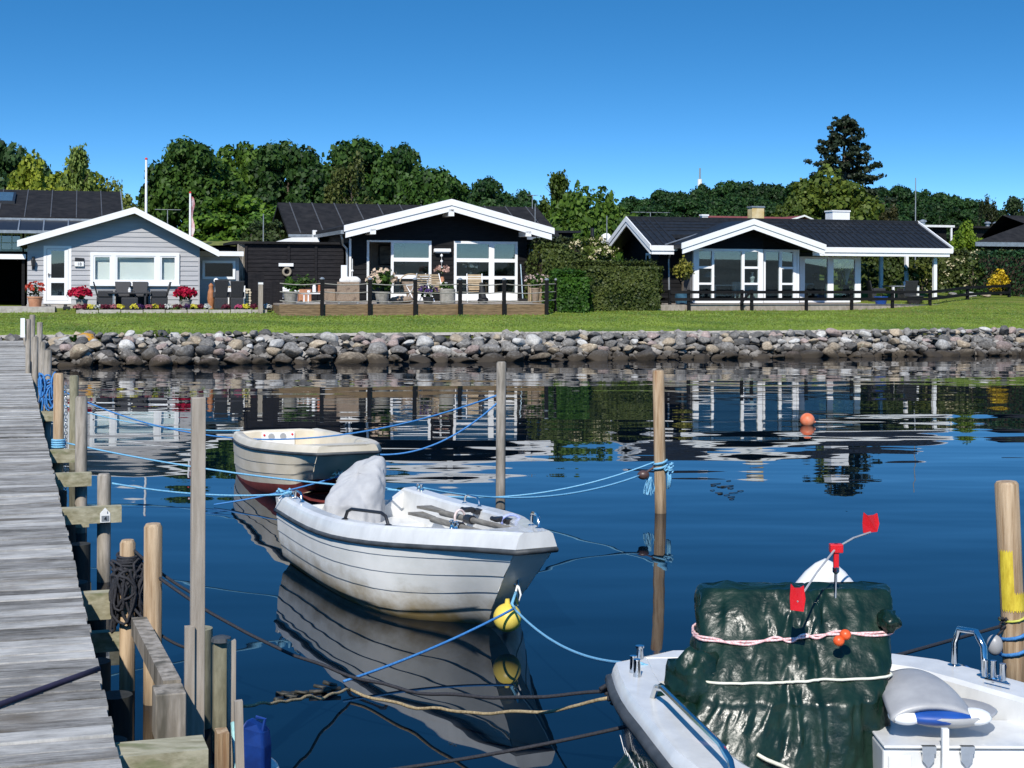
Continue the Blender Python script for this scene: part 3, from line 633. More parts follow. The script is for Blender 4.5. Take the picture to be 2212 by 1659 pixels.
# terrace in front
TB=7.4; t0,t1=SA(604,TB),SA(1183,TB); zT=1.565
T3=thing('terrace','raised brown plank terrace in front of the black gabled house','terrace',S((t0+t1)/2,TB,1.2))
mb=MB(S); mb.box(t0+.06,t1,TB+.06,B-.03,zT-.06,zT).box(t1+.05,SA(1245,TB+2),TB+2.06,B-.03,zT-.06,zT-.003); mb.build('deck',M['deckw'],T3)
mb=MB(S); nb=3
for k in range(nb): mb.box(t0,t1,TB,TB+.04,1.16+k*.135,1.16+k*.135+.128)
for k in range(nb): mb.box(t1+.002,t1+.04,TB,TB+2.0,1.16+k*.135,1.16+k*.135+.128)
for k in range(nb): mb.box(t1+.05,SA(1245,TB+2),TB+2,TB+2.04,1.2+k*.13,1.2+k*.13+.124)
mb.build('skirting',M['skirt'],T3)
mb=MB(S); mb.box(t0,t0+.04,TB+.05,B-.1,1.16,zT-.07); mb.build('end_skirting',M['skirt'],T3)
def tpost(a,b,h,label):
    t=thing('terrace_post',label,'post',S(a,b,1.1),group='black posts of the terrace rope railing')
    m=MB(S); m.box(a-.06,a+.06,b-.06,b+.06,1.05,h); m.build('post',M['black'],t,bevel=.006)
    m=MB(S); m.lathe((a,b,h),[(.085,0),(.085,.03),(.03,.07)],8); m.build('cap',M['trim'],t)
ps=[(696,'first black post from the left along the brown terrace edge'),(799,'second black post from the left along the brown terrace edge'),(897,'third black post from the left along the brown terrace edge'),(994,'fourth black post from the left along the brown terrace edge'),(1089,'fifth black post from the left, in front of the right hand window doors'),(1181,'black post at the front right corner of the brown terrace')]
pa=[]
for px,l in ps:
    a=SA(px,TB-.07); pa.append(a); tpost(a,TB-.07,zT+.84,l)
for px,bb,l in ((1201,8.6,'black post with a light cap just behind the terrace corner'),(1235,9.35,'black post with a light cap, second from the right of the rope railing'),(1250,9.4,'last black post at the right end of the rope railing, by the bush')):
    a=SA(px,bb); tpost(a,bb,zT+.84,l)
def ropeobj(name,label,pts,r,m,cat='rope',fr=None,n=5,group=None):
    mb=MB(fr); mb.tube(pts,r,n); o=mb.build(name,m,smooth='all'); return tag(o,label,cat,group)
for k,(dz,nm) in enumerate(((.70,'top'),(.42,'middle'),(.12,'lowest'))):
    pts=[]
    xs=[t0]+pa
    for i in range(len(xs)-1):
        for t in np.linspace(0,1,7)[:-1]: pts.append((xs[i]+(xs[i+1]-xs[i])*t,TB-.07,zT+dz-.05*math.sin(math.pi*t)))
    pts.append((pa[-1],TB-.07,zT+dz))
    pts+= [(SA(1201,8.6),8.6,zT+dz),(SA(1235,9.35),9.35,zT+dz)]
    ropeobj('railing_rope','%s grey rope strung between the black terrace posts'%nm,pts,.018,M['stonep'],fr=S)
# ================================================================ black house with the wide roof (right)
E=11.2; RBq=13.9; BK=16.6
eL=SA(1406,E); eR=SA(2057,E); zE=SZ(1440,531,E); zRd=SZ(1400,471,RBq); rR=SA(1981,RBq)
H4=thing('wide_house','black house with a long dark roof, white fascias and a glazed gable, at the right','house',S(SA(1620,E),E,1.5))
wa,wb=SA(1472,10.35)+.35,SA(1784,10.35)-.35; zm_=zE+(zRd-zE)*1.1/(RBq-E)
mb=MB(SW); slab(mb,(E,zE),(RBq,zRd),.16,eL,wa); slab(mb,(E,zE),(RBq,zRd),.16,wb,eR-.02); slab(mb,(E+1.1,zm_),(RBq,zRd),.16,wa,wb); slab(mb,(RBq,zRd),(BK,zE),.16,eL,eR-.02); rf=mb.build('roof',M['tile'],H4)
mb=MB(SW); ribs(mb,(E,zE),(RBq,zRd),eL+.15,wa,.27,.07,.028); ribs(mb,(E,zE),(RBq,zRd),wb,eR-.1,.27,.07,.028)
k=1
while k<9:
    t=k/9; mb.prism([(E+(RBq-E)*t-.02,eL+.05,zE+(zRd-zE)*t+.001),(E+(RBq-E)*t+.02,eL+.05,zE+(zRd-zE)*t+.018),(E+(RBq-E)*t-.02,eL+.05,zE+(zRd-zE)*t+.022)],(0,eR-eL-.1,0)) if t>.45 else None; k+=1
mb.build('roof_tiles',M['tile'],rf)
mb=MB(SW); mb.box(RBq-.1,RBq+.1,eL,eR-.02,zRd-.05,zRd+.06); mb.build('ridge_cap',M['tile'],rf)
mb=MB(SW); rakes(mb,[(E-.02,zE),(RBq,zRd),(BK+.02,zE)],.2,eL-.05,eL-.005,.05); rakes(mb,[(E+.08,zE-.15),(RBq,zRd-.15),(BK-.05,zE-.15)],.16,eL-.02,eL+.03,0); mb.build('gable_board',M['white'],H4); mb=MB(SW)
rakes(mb,[(E-.02,zE),(RBq,zRd),(BK+.02,zE)],.22,eR-.015,eR+.04,.07); mb.build('gable_board',M['white'],H4)
for f0_,f1_ in ((eL,wa-.2),(wb+.2,eR-.01)): mb=MB(S); mb.box(f0_,f1_,E-.06,E-.005,zE-.19,zE+.015).box(f0_+.03,f1_-.12,E-.015,E+.05,zE-.33,zE-.195); mb.build('fascia',M['white'],H4)
# gable wing
G0=10.35; GW=11.15
pk=AZ(1628,475,G0); lt=AZ(1472,529,G0); rt=AZ(1784,529,G0)
lt=(lt[0],(lt[1]+rt[1])/2); rt=(rt[0],lt[1])
mb=MB(S); slab(mb,lt,pk,.16,G0+.03,RBq+.5); slab(mb,pk,rt,.16,G0+.03,RBq+.5); gr=mb.build('wing_roof',M['tile'],H4)
mb=MB(S); rakes(mb,[lt,pk,rt],.22,G0-.05,G0+.02,.04)
rakes(mb,[(lt[0]+.05,lt[1]-.17),(pk[0],pk[1]-.17),(rt[0]-.05,rt[1]-.17)],.2,G0-.01,G0+.05,0); mb.build('gable_board',M['white'],H4)
P4=lambda px,b=GW:SA(px,b)
zw=SZ(1610,538,GW); z4=1.53; TH=.34
def wl(z): return max(P4(1497),lt[0]+(z+TH-lt[1])/(pk[1]-lt[1])*(pk[0]-lt[0]))
def wr(z): return min(P4(1725),rt[0]+(z+TH-rt[1])/(pk[1]-rt[1])*(pk[0]-rt[0]))
mb=MB(S); am=P4(1647)
siding(mb,front(GW),lambda z:min(am,wl(z)),lambda z:min(am,wr(z)),zw,pk[1]-TH,.14)
siding(mb,front(GW+.3),lambda z:max(am,wl(z)),lambda z:max(am,wr(z)),zw,pk[1]-TH,.14)
mb.box(am-.03,am+.03,GW-.03,GW+.3,zw+.01,lin(rt,pk,am)-TH-.02); mb.build('gable_wall',M['black'],H4)
zz4=lambda y,px=1600:SZ(px,y,GW)
r1,r2_,r3=zz4(578),zz4(612),zz4(632)
g1=[(1497,1510),(1510,1600)]
a0,a1=P4(1497),P4(1647)
rl=[]
for (l,r) in ((1508,1537),(1607,1637)):
    for z,h in ((r1,.09),(zz4(613),.08)): rl.append((z,h,P4(l)-.02,P4(r)+.02))
framewin(H4,GW,a0,a1,z4,zw,.10,[(a0+.16,.14),(P4(1539),.10),(P4(1604),.12),(P4(1640),.13)],rl,M['glass'],d=.12)
a0,a1=P4(1648,GW+.3),P4(1725,GW+.3)
rl=[(z,h,P4(1688,GW+.3),P4(1716,GW+.3)) for z,h in ((r1,.09),(zz4(613),.08))]
framewin(H4,GW+.3,a0,a1,z4,zw,.09,[(P4(1685,GW+.3),.12),(P4(1716,GW+.3),.15)],rl,M['glass'],d=.12)
B5=12.3; zw5=zE-.35; a0,a1=SA(1726,B5),SA(1858,B5)
framewin(H4,B5,a0,a1,z4,zw5,.10,[(SA(1734,B5),.14),(SA(1793,B5),.26),(SA(1851,B5),.22)],[],M['glass'],d=.12)
mb=MB(S); w0=SA(1412,E+.55)
mb.box(w0+.35,P4(1497)-.005,E+.9,E+1.0,1.4,zE-.1)
siding(mb,lambda x,o,z:(w0+.35-o,x,z),lambda z:E+.9,lambda z:BK-.5,1.4,zE-.05,.15)
for k in range(7): 
    zc=zE-.05+k*.15; bb=(zRd-.2-zc)/(zRd-zE)*(RBq-E)
    if bb>.1: siding(mb,lambda x,o,z:(w0+.35-o,x,z),lambda z:RBq-bb,lambda z:RBq+bb,zc,zc+.149,.15)
siding(mb,front(E+.9),lambda z:w0+.35,lambda z:P4(1497),1.4,zE-.12,.15)
mb.box(w0+.4,SA(1858,B5),BK-.6,BK-.5,1.4,zE-.1); mb.build('wall',M['black'],H4)
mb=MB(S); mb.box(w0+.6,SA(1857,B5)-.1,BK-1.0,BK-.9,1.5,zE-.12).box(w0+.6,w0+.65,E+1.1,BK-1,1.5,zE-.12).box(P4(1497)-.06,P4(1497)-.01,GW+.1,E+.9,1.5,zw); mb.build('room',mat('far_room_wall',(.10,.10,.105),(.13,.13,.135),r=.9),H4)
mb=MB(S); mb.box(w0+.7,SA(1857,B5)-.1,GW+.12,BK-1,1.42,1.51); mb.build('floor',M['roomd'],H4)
for px,bb in ((1903,BK-.4),(1958,BK-.4),(2019,E+.35)):
    a=SA(px,bb); mb=MB(S); mb.box(a-.07,a+.07,bb-.07,bb+.07,1.4,zE-.16); mb.build('porch_post',M['white'],H4)
z=SZ(1395,600,E+2); 
mb=MB(SW); bb=E+1.7; mb.box(bb,bb+.45,w0+.28,w0+.33,zE-1.15,zE-.25); sw=mb.build('side_window',M['white'],H4); mb=MB(SW); mb.box(bb+.1,bb+.35,w0+.272,w0+.279,zE-1.05,zE-.35); mb.build('pane',M['glassd'],sw)
mb=MB(S); mb.tube([(w0+.6,E+.3,zE-.3),(w0+.75,E+.85,zE-.5),(w0+.78,E+.86,1.6)],.04,8); mb.build('downpipe',M['trim'],H4,smooth=True)
# valley flashing between main roof and wing
va=(SA(1438,E),E+.02,zE+.05); vb=(SA(1553,RBq-.9),RBq-.9,zRd-.9*(zRd-zE)/(RBq-E)+.05)
mb=MB(S); mb.bar(va,vb,.1,.03); mb.build('valley_flashing',M['trim'],H4)
def chimney(px0,px1,y0,b,m,label,base=None):
    a0,a1=SA(px0,b),SA(px1,b); z1=SZ(px0,y0,b); w=a1-a0
    mb=MB(S); mb.box(a0,a1,b,b+w*.8,zRd-.5,z1-.06); ch=mb.build('chimney',m,rf); ch['label']=label
    mb=MB(S); mb.box(a0-.03,a1+.03,b-.03,b+w*.8+.03,z1-.06,z1); mb.build('chimney_top',M['trim'] if m!=M['white'] else M['white'],rf)
chimney(1516,1529,463,RBq+.3,M['white'],'small white flue chimney'); chimney(1624,1650,445,RBq+.5,M['brick'],'yellowish square chimney'); chimney(1798,1835,454,RBq+.1,M['white'],'broad white chimney')
# terrace of the right house with low black rail fence
FB=9.1
mb=MB(S); mb.box(SA(1413,FB),SA(2030,FB),FB,E+4,1.25,1.505); tag(mb.build('terrace',M['deckw']),'low grey timber terrace in front of the glazed black house at the right','terrace')
FE=thing('rail_fence','low black two rail fence along the terrace of the right hand house','fence',S(SA(1800,FB),FB-.1,1.3))
pf=[(1413,FB+1.2),(1447,FB+.1),(1488,FB-.1),(1603,FB-.1),(1624,FB-.1),(1742,FB-.1),(1840,FB-.1),(1928,FB-.1),(2009,FB-.1),(2090,FB+1.2),(2180,FB+2.6)]
pts=[]
for px,b in pf:
    a=SA(px,b); g=gz(a,b); zt=SZ(px,627,FB); pts.append((a,b,max(g+.55,zt))); mb=MB(S); mb.box(a-.05,a+.05,b-.05,b+.05,g-.2,max(g+.55,zt)+.02); mb.build('post',M['black'],FE)
for dz,h,nm in ((-.07,.11,'rail'),(-.34,.11,'rail')):
    mb=MB(S)
    for p,q in zip(pts,pts[1:]):
        mb.bar((p[0],p[1]-.07,p[2]+dz),(q[0],q[1]-.07,q[2]+dz),.04,h)
    mb.build(nm,M['black'],FE)
mb=MB(S); a,b,z=pts[4]; mb.bar((a-.1,b-.1,z-.05),(a-.5,b-.1,z-.5),.05,.09); mb.build('brace',M['black'],FE)
# ================================================================ buildings further back
def simple_house(name,label,px0,px1,yr,ye,b,db,m,wallm,hip=0,fas=None,pxr=None):
    a0,a1=SA(px0,b),SA(px1,b); ze=SZ((px0+px1)/2,ye,b); zr=SZ((px0+px1)/2,yr,b+db)
    t=thing(name,label,'house',S((a0+a1)/2,b,1.6)); mb=MB(SW)
    if hip:
        mb2=MB(S); r0,r1=a0+hip,a1-hip; mb2.add([(a0,b,ze),(a1,b,ze),(a1+1.27*db,b+2*db,ze),(a0+1.27*db,b+2*db,ze),(r0+.64*db,b+db,zr),(r1+.64*db,b+db,zr)],[(0,1,5,4),(1,2,5),(2,3,4,5),(3,0,4),(0,3,2,1)]); mb2.build('roof',m,t)
    else:
        slab(mb,(b,ze),(b+db,zr),.14,a0,a1); slab(mb,(b+db,zr),(b+2*db,ze),.14,a0,a1); mb.build('roof',m,t)
    mb=MB(S); mb.box(a0+(.3 if not hip else 4.2),a1-.3,b+.4,b+2*db-.4,1.4,ze-.05); (mb.box(a0+.3,a0+4.19,b+.4,b+.7,1.4,ze-.05) if hip else None); 
    if not hip:
        for aa in (a0+.3,a1-.35): mb.prism([(aa,b+.4,ze-.06),(aa,b+2*db-.4,ze-.06),(aa,b+db,zr-.2)],(.05,0,0))
    mb.build('wall',wallm,t)
    if fas: mb=MB(S); mb.box(a0,a1,b-.05,b-.005,ze-.2,ze+.0); mb.build('fascia',fas,t)
    return t,a0,a1,ze,zr
simple_house('dark_house','dark hip roofed house at the right edge behind the hedge',2106,2330,466,524,20,3,M['felt'],M['black'],hip=4.2,fas=M['trim'])
simple_house('red_roof_house','house with a red tile roof showing above the right hand ridge',1560,1738,468,492,34,3,M['redroof'],M['black'])
a=SA(1737,32); zc=SZ(1737,465,32); RG=thing('red_gable','small red gable dormer with white edge boards behind the ridge','house',S(a,32,2)); mb=MB(S)
l_=(SA(1702,32),zc-.28); r_=(SA(1768,32),zc-.34); slab(mb,l_,(a,zc),.1,32.03,38); slab(mb,(a,zc),r_,.1,32.03,38); mb.build('roof',M['redroof'],RG)
mb=MB(S); rakes(mb,[l_,(a,zc),r_],.09,31.95,32.02,.02); mb.build('gable_board',M['whitew'],RG); mb=MB(S); mb.prism([(l_[0]+.2,32.3,l_[1]-.1),(r_[0]-.2,32.3,r_[1]-.1),(a,32.3,zc-.15)],(0,.1,0)); mb.box(l_[0]+.2,r_[0]-.2,32.3,38,1.6,min(l_[1],r_[1])-.12); mb.build('wall',M['redfence'],RG)
def flat_house(name,label,px0,px1,y0,b,depth,fas,vents=()):
    a0,a1=SA(px0,b),SA(px1,b); z=SZ((px0+px1)/2,y0,b); t=thing(name,label,'house',S((a0+a1)/2,b,1.6))
    mb=MB(S); mb.box(a0,a1,b,b+depth,z-.11,z); mb.build('roof',fas,t); mb=MB(S); mb.box(a0+.1,a1-.3,b+.3,b+depth-.2,1.4,z-.112); mb.build('wall',M['black'],t)
    for px in vents: av_=SA(px,b+1); mb=MB(S); mb.lathe((av_,b+1,z+.001),[(.12,0),(.12,.18),(.2,.2),(.2,.26),(.05,.32)],10); mb.build('vent',M['trim'],t)
    return t,a0,a1,z
t,a0,a1,z=flat_house('flat_roof_house','flat roofed dark house with a white roof edge behind the right end of the porch',1975,2062,486,26,6,M['whitew'],(1993,))
a=SA(2056,26); mb=MB(S); mb.box(a-.04,a+.04,26.02,26.1,1.6,z-.115); mb.build('post',M['white'],t)
flat_house('flat_roof_house','flat roofed black house with two roof vents, far right behind the yellow-green bush',2082,2200,489,34,1.6,M['felt'],(2133,2151))
flat_house('garden_shed','dark low shed with a rounded black roof showing above the hedge right of the gable',1197,1254,498,26,4,M['tile'])
flat_house('garden_shed','grey roofed low shed behind the tall hedge, with a stub chimney',1180,1330,516,24,4,M['felt'])
a,z=AZ(1284,517,24.5); mb=MB(S); mb.cyl((a,24.8,z-.1),(a,24.8,z+.55),.09,n=10); tag(mb.build('stove_pipe',M['dark']),'black stove pipe on the low shed roof behind the yellow-green bush','chimney')
a,z=AZ(1310,515,24); mb=MB(S); mb.lathe((a,24,z-.05),[(.02,0),(.2,.05),(.28,.12)],14); o=tag(mb.build('satellite_dish',M['whitew']),'small white satellite dish near the left gable of the right hand house','satellite dish'); o.rotation_euler=(rad(65),0,rad(-30))
# red-brown fence panel and white edge right of the middle house
b=16; x0,x1=SA(1143,b),SA(1173,b); mb=MB(S); k=0; a=x0; z1=SZ(1158,552,b)
while a<x1-.01: mb.box(a,a+.11,b+.01*(k%2),b+.03+.01*(k%2),1.4,z1-.02*(k%2)); a+=.115; k+=1
tag(mb.build('fence_panel',M['redfence']),'red-brown board fence between the black gabled house and the tall hedge','fence')
mb=MB(S); mb.box(x0,x1,b-.1,b+2.5,SZ(1158,545,b),SZ(1158,538,b)); tag(mb.build('canopy',M['white']),'thin white canopy edge above the red-brown fence','canopy')
# ---------------- poles and aerials
def pole(px,y0,b,r,m,label,name='flagpole',cat='flagpole',zb=1.4):
    a,z=AZ(px,y0,b); t=thing(name,label,cat,S(a,b,zb)); mb=MB(S); mb.tube([(a,b,zb),(a,b,z)],[r,r*.6],10); mb.build('pole',m,t,smooth=True); return t,a,z
t,a,z=pole(316,345,21,.075,M['white'],'taller white flagpole behind the grey house'); mb=MB(S); mb.sphere((a,21,z+.03),.06,10,6); mb.build('knob',M['redp'],t,smooth=True)
t,a,z=pole(411,418,19,.065,M['white'],'shorter white flagpole with a limp red and white pennant'); mb=MB(S); mb.sphere((a,19,z+.03),.05,10,6); mb.build('knob',M['redp'],t,smooth=True)
mb=MB(S)
for i in range(9): mb.v+= [S(a+.05,18.95,z-.1-i*.26),S(a+.14+.05*math.sin(i*1.7),18.95+.06*math.sin(i),z-.18-i*.26)]
for i in range(8): mb.f.append((2*i,2*i+1,2*i+3,2*i+2))
mb.build('pennant',mat('red_white_pennant',(.5,.03,.04),(.7,.6,.58),sc=3),t)
def aerial(px,y0,b,zb,label,n,w,r=.02):
    a,z=AZ(px,y0,b); t=thing('tv_aerial',label,'aerial',S(a,b,zb)); mb=MB(S); mb.cyl((a,b,zb),(a,b,z),r,n=6); mb.build('mast',M['skinmetal'],t)
    mb=MB(S); mb.cyl((a-w/2,b,z),(a+w/2,b,z),.015,n=5)
    for k in range(n): x=a-w/2+w*k/(n-1); mb.cyl((x,b-.25,z),(x,b+.25,z),.01,n=4)
    mb.build('aerial_rods',M['skinmetal'],t)
aerial(362,453,24,2,'thin aerial on a mast behind the grey house roof',5,1.1); aerial(1405,459,21,3,'wide aerial above the left roof of the right hand house',7,1.7); aerial(1150,422,24,3,'small aerial at the right end of the black rear roof',4,.4)
pole(1156,440,22,.03,M['skinmetal'],'thin grey pole at the right end of the black gabled house','mast','mast',1.6)
pole(1978,384,17.2,.035,M['skinmetal'],'tall thin grey mast behind the right end of the long roof','mast','mast',2.0)
pole(569,462,21,.035,M['skinmetal'],'short grey pole in front of the big dark trees','mast','mast',1.6)
pole(1311,466,22,.035,M['skinmetal'],'short grey pole with a bent top left of the right hand house','mast','mast',1.6)
t,a,z=pole(1512,363,330,.35,M['skinmetal'],'distant radio mast rising above the wooded ridge','radio_mast','mast',9)
mb=MB(S); mb.cyl((a,330,z-6),(a,330,z-3),.6,n=8); mb.build('aerial_drum',M['whitew'],t)
# ================================================================ vegetation
LF=dict(oak=leafmat('oak_leaves',(.010,.030,.006),(.058,.112,.020),.3),
 light=leafmat('light_leaves',(.035,.06,.010),(.115,.15,.03),.3),
 needle=leafmat('pine_needles',(.006,.013,.007),(.022,.038,.018),.1),
 hedge=leafmat('hedge_leaves',(.022,.034,.008),(.085,.095,.03),.15),
 fresh=leafmat('fresh_leaves',(.02,.05,.008),(.07,.13,.02),.3),
 gold=leafmat('golden_leaves',(.40,.26,.01),(.75,.55,.03),.2),
 flower=leafmat('cream_flowers',(.35,.30,.16),(.62,.56,.36),.2),
 petal=leafmat('petals',(.5,.5,.5),(1,1,1),.2))
def leaves(name,C,Nn,sz,tint,m,parent=None,asp=1.0,up=None):
    """one quad per leaf clump: C centres, Nn normals, sz sizes, tint 0..1"""
    C=np.asarray(C,float); n=len(C); Nn=np.asarray(Nn,float); Nn/=np.linalg.norm(Nn,axis=1,keepdims=True)+1e-9
    R=RNG.normal(size=(n,3)) if up is None else np.asarray(up,float)
    T=np.cross(Nn,R); T/=np.linalg.norm(T,axis=1,keepdims=True)+1e-9; Bv=np.cross(Nn,T)
    s=np.asarray(sz,float).reshape(-1,1)*np.ones((n,1))
    T=T*s; Bv=Bv*s*asp; fold=Nn*s*.25
    vs=np.stack([C-Bv, C+T-fold, C+Bv, C-T-fold],1).reshape(-1,3)
    me=bpy.data.meshes.new(name); me.vertices.add(4*n); me.vertices.foreach_set('co',vs.ravel()); me.loops.add(4*n); me.loops.foreach_set('vertex_index',np.arange(4*n,dtype=np.int32))
    me.polygons.add(n); me.polygons.foreach_set('loop_start',np.arange(0,4*n,4,dtype=np.int32)); 
    try: me.polygons.foreach_set('loop_total',np.full(n,4,dtype=np.int32))
    except Exception: pass
    at_=me.attributes.new('tint','FLOAT','FACE'); at_.data.foreach_set('value',np.clip(np.asarray(tint,float),0,1).astype(np.float32))
    me.update(); me.validate(); me.materials.append(m)
    o=bpy.data.objects.new(name,me); COL.objects.link(o)
    if parent is not None: o.parent=parent
    return o
def puffs(cs,rs,per,size,squash=.8,tv=.5,shell=.72):
    Cs=[];Ns=[];Ts=[];Ss=[]
    for c,r in zip(cs,rs):
        k=max(8,int(per*r*r)); d=RNG.normal(size=(k,3)); d/=np.linalg.norm(d,axis=1,keepdims=True)
        rad_=r*(shell+(1.08-shell)*RNG.random((k,1)))*(1+.25*RNG.normal(size=(k,1))*.5)
        Cs.append(np.asarray(c)+d*rad_*np.array([1,1,squash])); nn=d+.55*RNG.normal(size=(k,3)); nn[:,2]+=.25; Ns.append(nn)
        t0=.5+tv*(RNG.random()-.5); Ts.append(t0+.28*RNG.normal(size=k)); Ss.append(size*(.6+.8*RNG.random(k)))
    return np.concatenate(Cs),np.concatenate(Ns),np.concatenate(Ss),np.concatenate(Ts)
def branchy(root,h,r,limbs,spread,z0=.35,m=None):
    mb=MB(); mb.tube([(0,0,-.4),(.05*h*.1,0,h*.3),(-.02*h,.02*h,h*.6),(0,0,h*.9)],[r*1.25,r,r*.6,r*.15],9)
    for i in range(limbs):
        t=z0+(.85-z0)*i/limbs; an=i*2.4+.4; L_=spread*(1-.55*t)*random.uniform(.8,1.05)
        p0=V((0,0,h*t)); p1=p0+V((math.cos(an)*L_*.5,math.sin(an)*L_*.5,L_*.32)); p2=p0+V((math.cos(an)*L_,math.sin(an)*L_,L_*.62))
        mb.tube([p0,p1,p2],[r*.45*(1-.6*t),r*.25*(1-.5*t),r*.05],6)
        q=p1+V((math.cos(an+.9)*L_*.45,math.sin(an+.9)*L_*.45,L_*.4)); mb.tube([p1,q],[r*.2*(1-.5*t),r*.03],5)
    o=mb.build('trunk',m or M['bark'],root,smooth=True); return o
def proto(name):
    o=bpy.data.objects.new(name,None); COL.objects.link(o); ORG[o.name]=V((0,0,0)); return o
def mk_oak(name,seed,leaf,W_=10,H_=11,npuff=84,size=.225,per=175,zc=.56,low=.16,nm='crown'):
    global RNG; RNG=np.random.default_rng(seed); random.seed(seed); r=proto(name)
    branchy(r,H_*.85,.32,9,W_*.42)
    cs=[];rs=[]
    for i in range(npuff):
        d=RNG.normal(size=3); d/=np.linalg.norm(d); k=RNG.uniform(.55,.93)
        p=np.array([d[0]*W_/2*k,d[1]*W_/2*k,H_*zc+d[2]*H_*(1-zc)*k])
        if p[2]<H_*low: p[2]=H_*low+RNG.random()*.8
        w=1.0 if p[2]>H_*.4 else .8
        cs.append(p); rs.append(RNG.uniform(.75,1.5)*W_/10*w)
    leaves(nm,*puffs(cs,rs,per,size),leaf,r); return r
def mk_sparse(name,seed,leaf,W_=8,H_=9,n=120):
    global RNG; RNG=np.random.default_rng(seed); random.seed(seed); r=proto(name)
    branchy(r,H_*.95,.2,14,W_*.5,.2)
    cs=[];rs=[]
    for i in range(n):
        z=RNG.uniform(.22,.98); w=(1-z)**.5*W_*.52; an=RNG.random()*6.28; k=RNG.uniform(.25,1)
        cs.append(np.array([math.cos(an)*w*k,math.sin(an)*w*k,z*H_])); rs.append(RNG.uniform(.4,.85))
    leaves('crown',*puffs(cs,rs,150,.16,1.0,.5,.2),leaf,r); return r
def mk_pointy(name,seed,leaf,W_=8,H_=7):
    global RNG; RNG=np.random.default_rng(seed); random.seed(seed); r=proto(name)
    branchy(r,H_*.8,.22,10,W_*.4,.15); cs=[];rs=[]
    for i in range(95):   # upright shoots
        an=RNG.random()*6.28; k=RNG.random()**.6*W_*.48; base=np.array([math.cos(an)*k,math.sin(an)*k,H_*.2+RNG.random()*H_*.35]); 
        top=H_*(1.0-.42*(k/(W_*.5))**1.5)*RNG.uniform(.82,1.02)
        m=7
        for j in range(m):
            t=j/(m-1); cs.append(base*(1-t)+np.array([base[0]*1.12,base[1]*1.12,top])*t); rs.append(.85*(1-t*.70))
    leaves('crown',*puffs(cs,rs,110,.17,1.1,.5,.4),leaf,r); return r
def mk_birch(name,seed,leaf,W_=7,H_=10):
    global RNG; RNG=np.random.default_rng(seed); random.seed(seed); r=proto(name)
    branchy(r,H_*.92,.2,12,W_*.4,.3); cs=[];rs=[]
    for i in range(60):
        an=RNG.random()*6.28; z=RNG.uniform(.4,.97); w=W_*.5*(1-((z-.45)/.55)**2*.8 if z>.45 else .9); k=RNG.uniform(.5,1)*w
        for j in range(5): cs.append(np.array([math.cos(an)*k*(1+.04*j),math.sin(an)*k*(1+.04*j),z*H_-j*.42])); rs.append(.55-.06*j)
    leaves('crown',*puffs(cs,rs,90,.14,1.2,.5,.3),leaf,r); return r
def mk_pine(name,seed,leaf,W_=9,H_=14):
    global RNG; RNG=np.random.default_rng(seed); random.seed(seed); r=proto(name)
    mb=MB(); mb.tube([(0,0,-.4),(.1,0,H_*.4),(-.1,.05,H_*.75),(0,0,H_*.97)],[.36,.28,.16,.04],9); cs=[];rs=[]
    for i in range(64):
        t=i/63; z=H_*(.34+.64*t); w=W_*.5*((1-t)**.62)*RNG.uniform(.45,1.12)+.5; an=i*2.4+RNG.random()*.6
        e=np.array([math.cos(an)*w,math.sin(an)*w,z+w*.12]); mb.tube([(0,0,z),(e[0]*.5,e[1]*.5,z-.02),tuple(e)],[.07*(1.1-t),.05*(1.1-t),.015],5)
        for j in range(5):
            q=.45+.6*j/4; cs.append(np.array([e[0]*q,e[1]*q,z+w*.12*q+.12])+RNG.normal(size=3)*.16); rs.append(RNG.uniform(.36,.66)*(1.15-.4*t))
    mb.build('trunk',M['bark'],r,smooth=True)
    leaves('crown',*puffs(cs,rs,230,.13,.5,.45,.35),leaf,r); return r
PR=dict(oak1=mk_oak('oak_tree',11,LF['oak']),oak2=mk_oak('oak_tree',12,LF['oak'],10,12,96),oak3=mk_oak('oak_tree',13,LF['oak'],11,10,88),
 lite=mk_oak('leafy_tree',21,LF['light'],9,9,80,.2,150,.52,.14),sparse=mk_sparse('sparse_tree',31,LF['light']),
 point=mk_pointy('upright_tree',41,LF['fresh']),birch=mk_birch('birch_tree',51,LF['hedge']),pine=mk_pine('pine_tree',61,LF['needle']))
PD=dict(oak1=(10.6,11.9),oak2=(10.6,12.9),oak3=(11.6,11),lite=(9.6,9.9),sparse=(8.4,9.3),point=(8.6,7.4),birch=(7.6,10.3),pine=(9.6,14.3))
USED=set()
def tree(pr,px0,px1,ytop,b,label,name,color=(1,1,1),group=None,cat='tree',dz=0):
    gr=.10 if pr in('oak1','oak2','oak3','lite','sparse') else .03; px0,px1=px0-gr*(px1-px0),px1+gr*(px1-px0); ytop-=2; a=SA((px0+px1)/2,b); P=S(a,b,0); z0=gz(a,b)+dz; ztop=HC-(lv((px0+px1)/2,ytop)[1]-YH)/F*P.y
    w=(px1-px0)*P.y/F; sx=w/PD[pr][0]; sz=(ztop-z0)/PD[pr][1]
    src=PR[pr]
    if pr in USED: o=copy_tree(src)
    else: o=src; USED.add(pr)
    o.location=(P.x,P.y,z0); o.scale=(sx,(sx+sz)/2,sz); o.rotation_euler=(0,0,random.uniform(0,6.28)); o.name=name
    tag(o,label,cat,group)
    if 'group' in o and not group: del o['group']
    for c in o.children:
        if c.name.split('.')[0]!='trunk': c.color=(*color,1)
    return o
random.seed(3)
T=tree
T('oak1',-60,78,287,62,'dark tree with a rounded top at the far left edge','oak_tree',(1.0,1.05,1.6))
T('lite',-6,150,326,46,'yellow-green leafy tree behind the black roof at the far left','leafy_tree',(2.7,2.3,1.1))
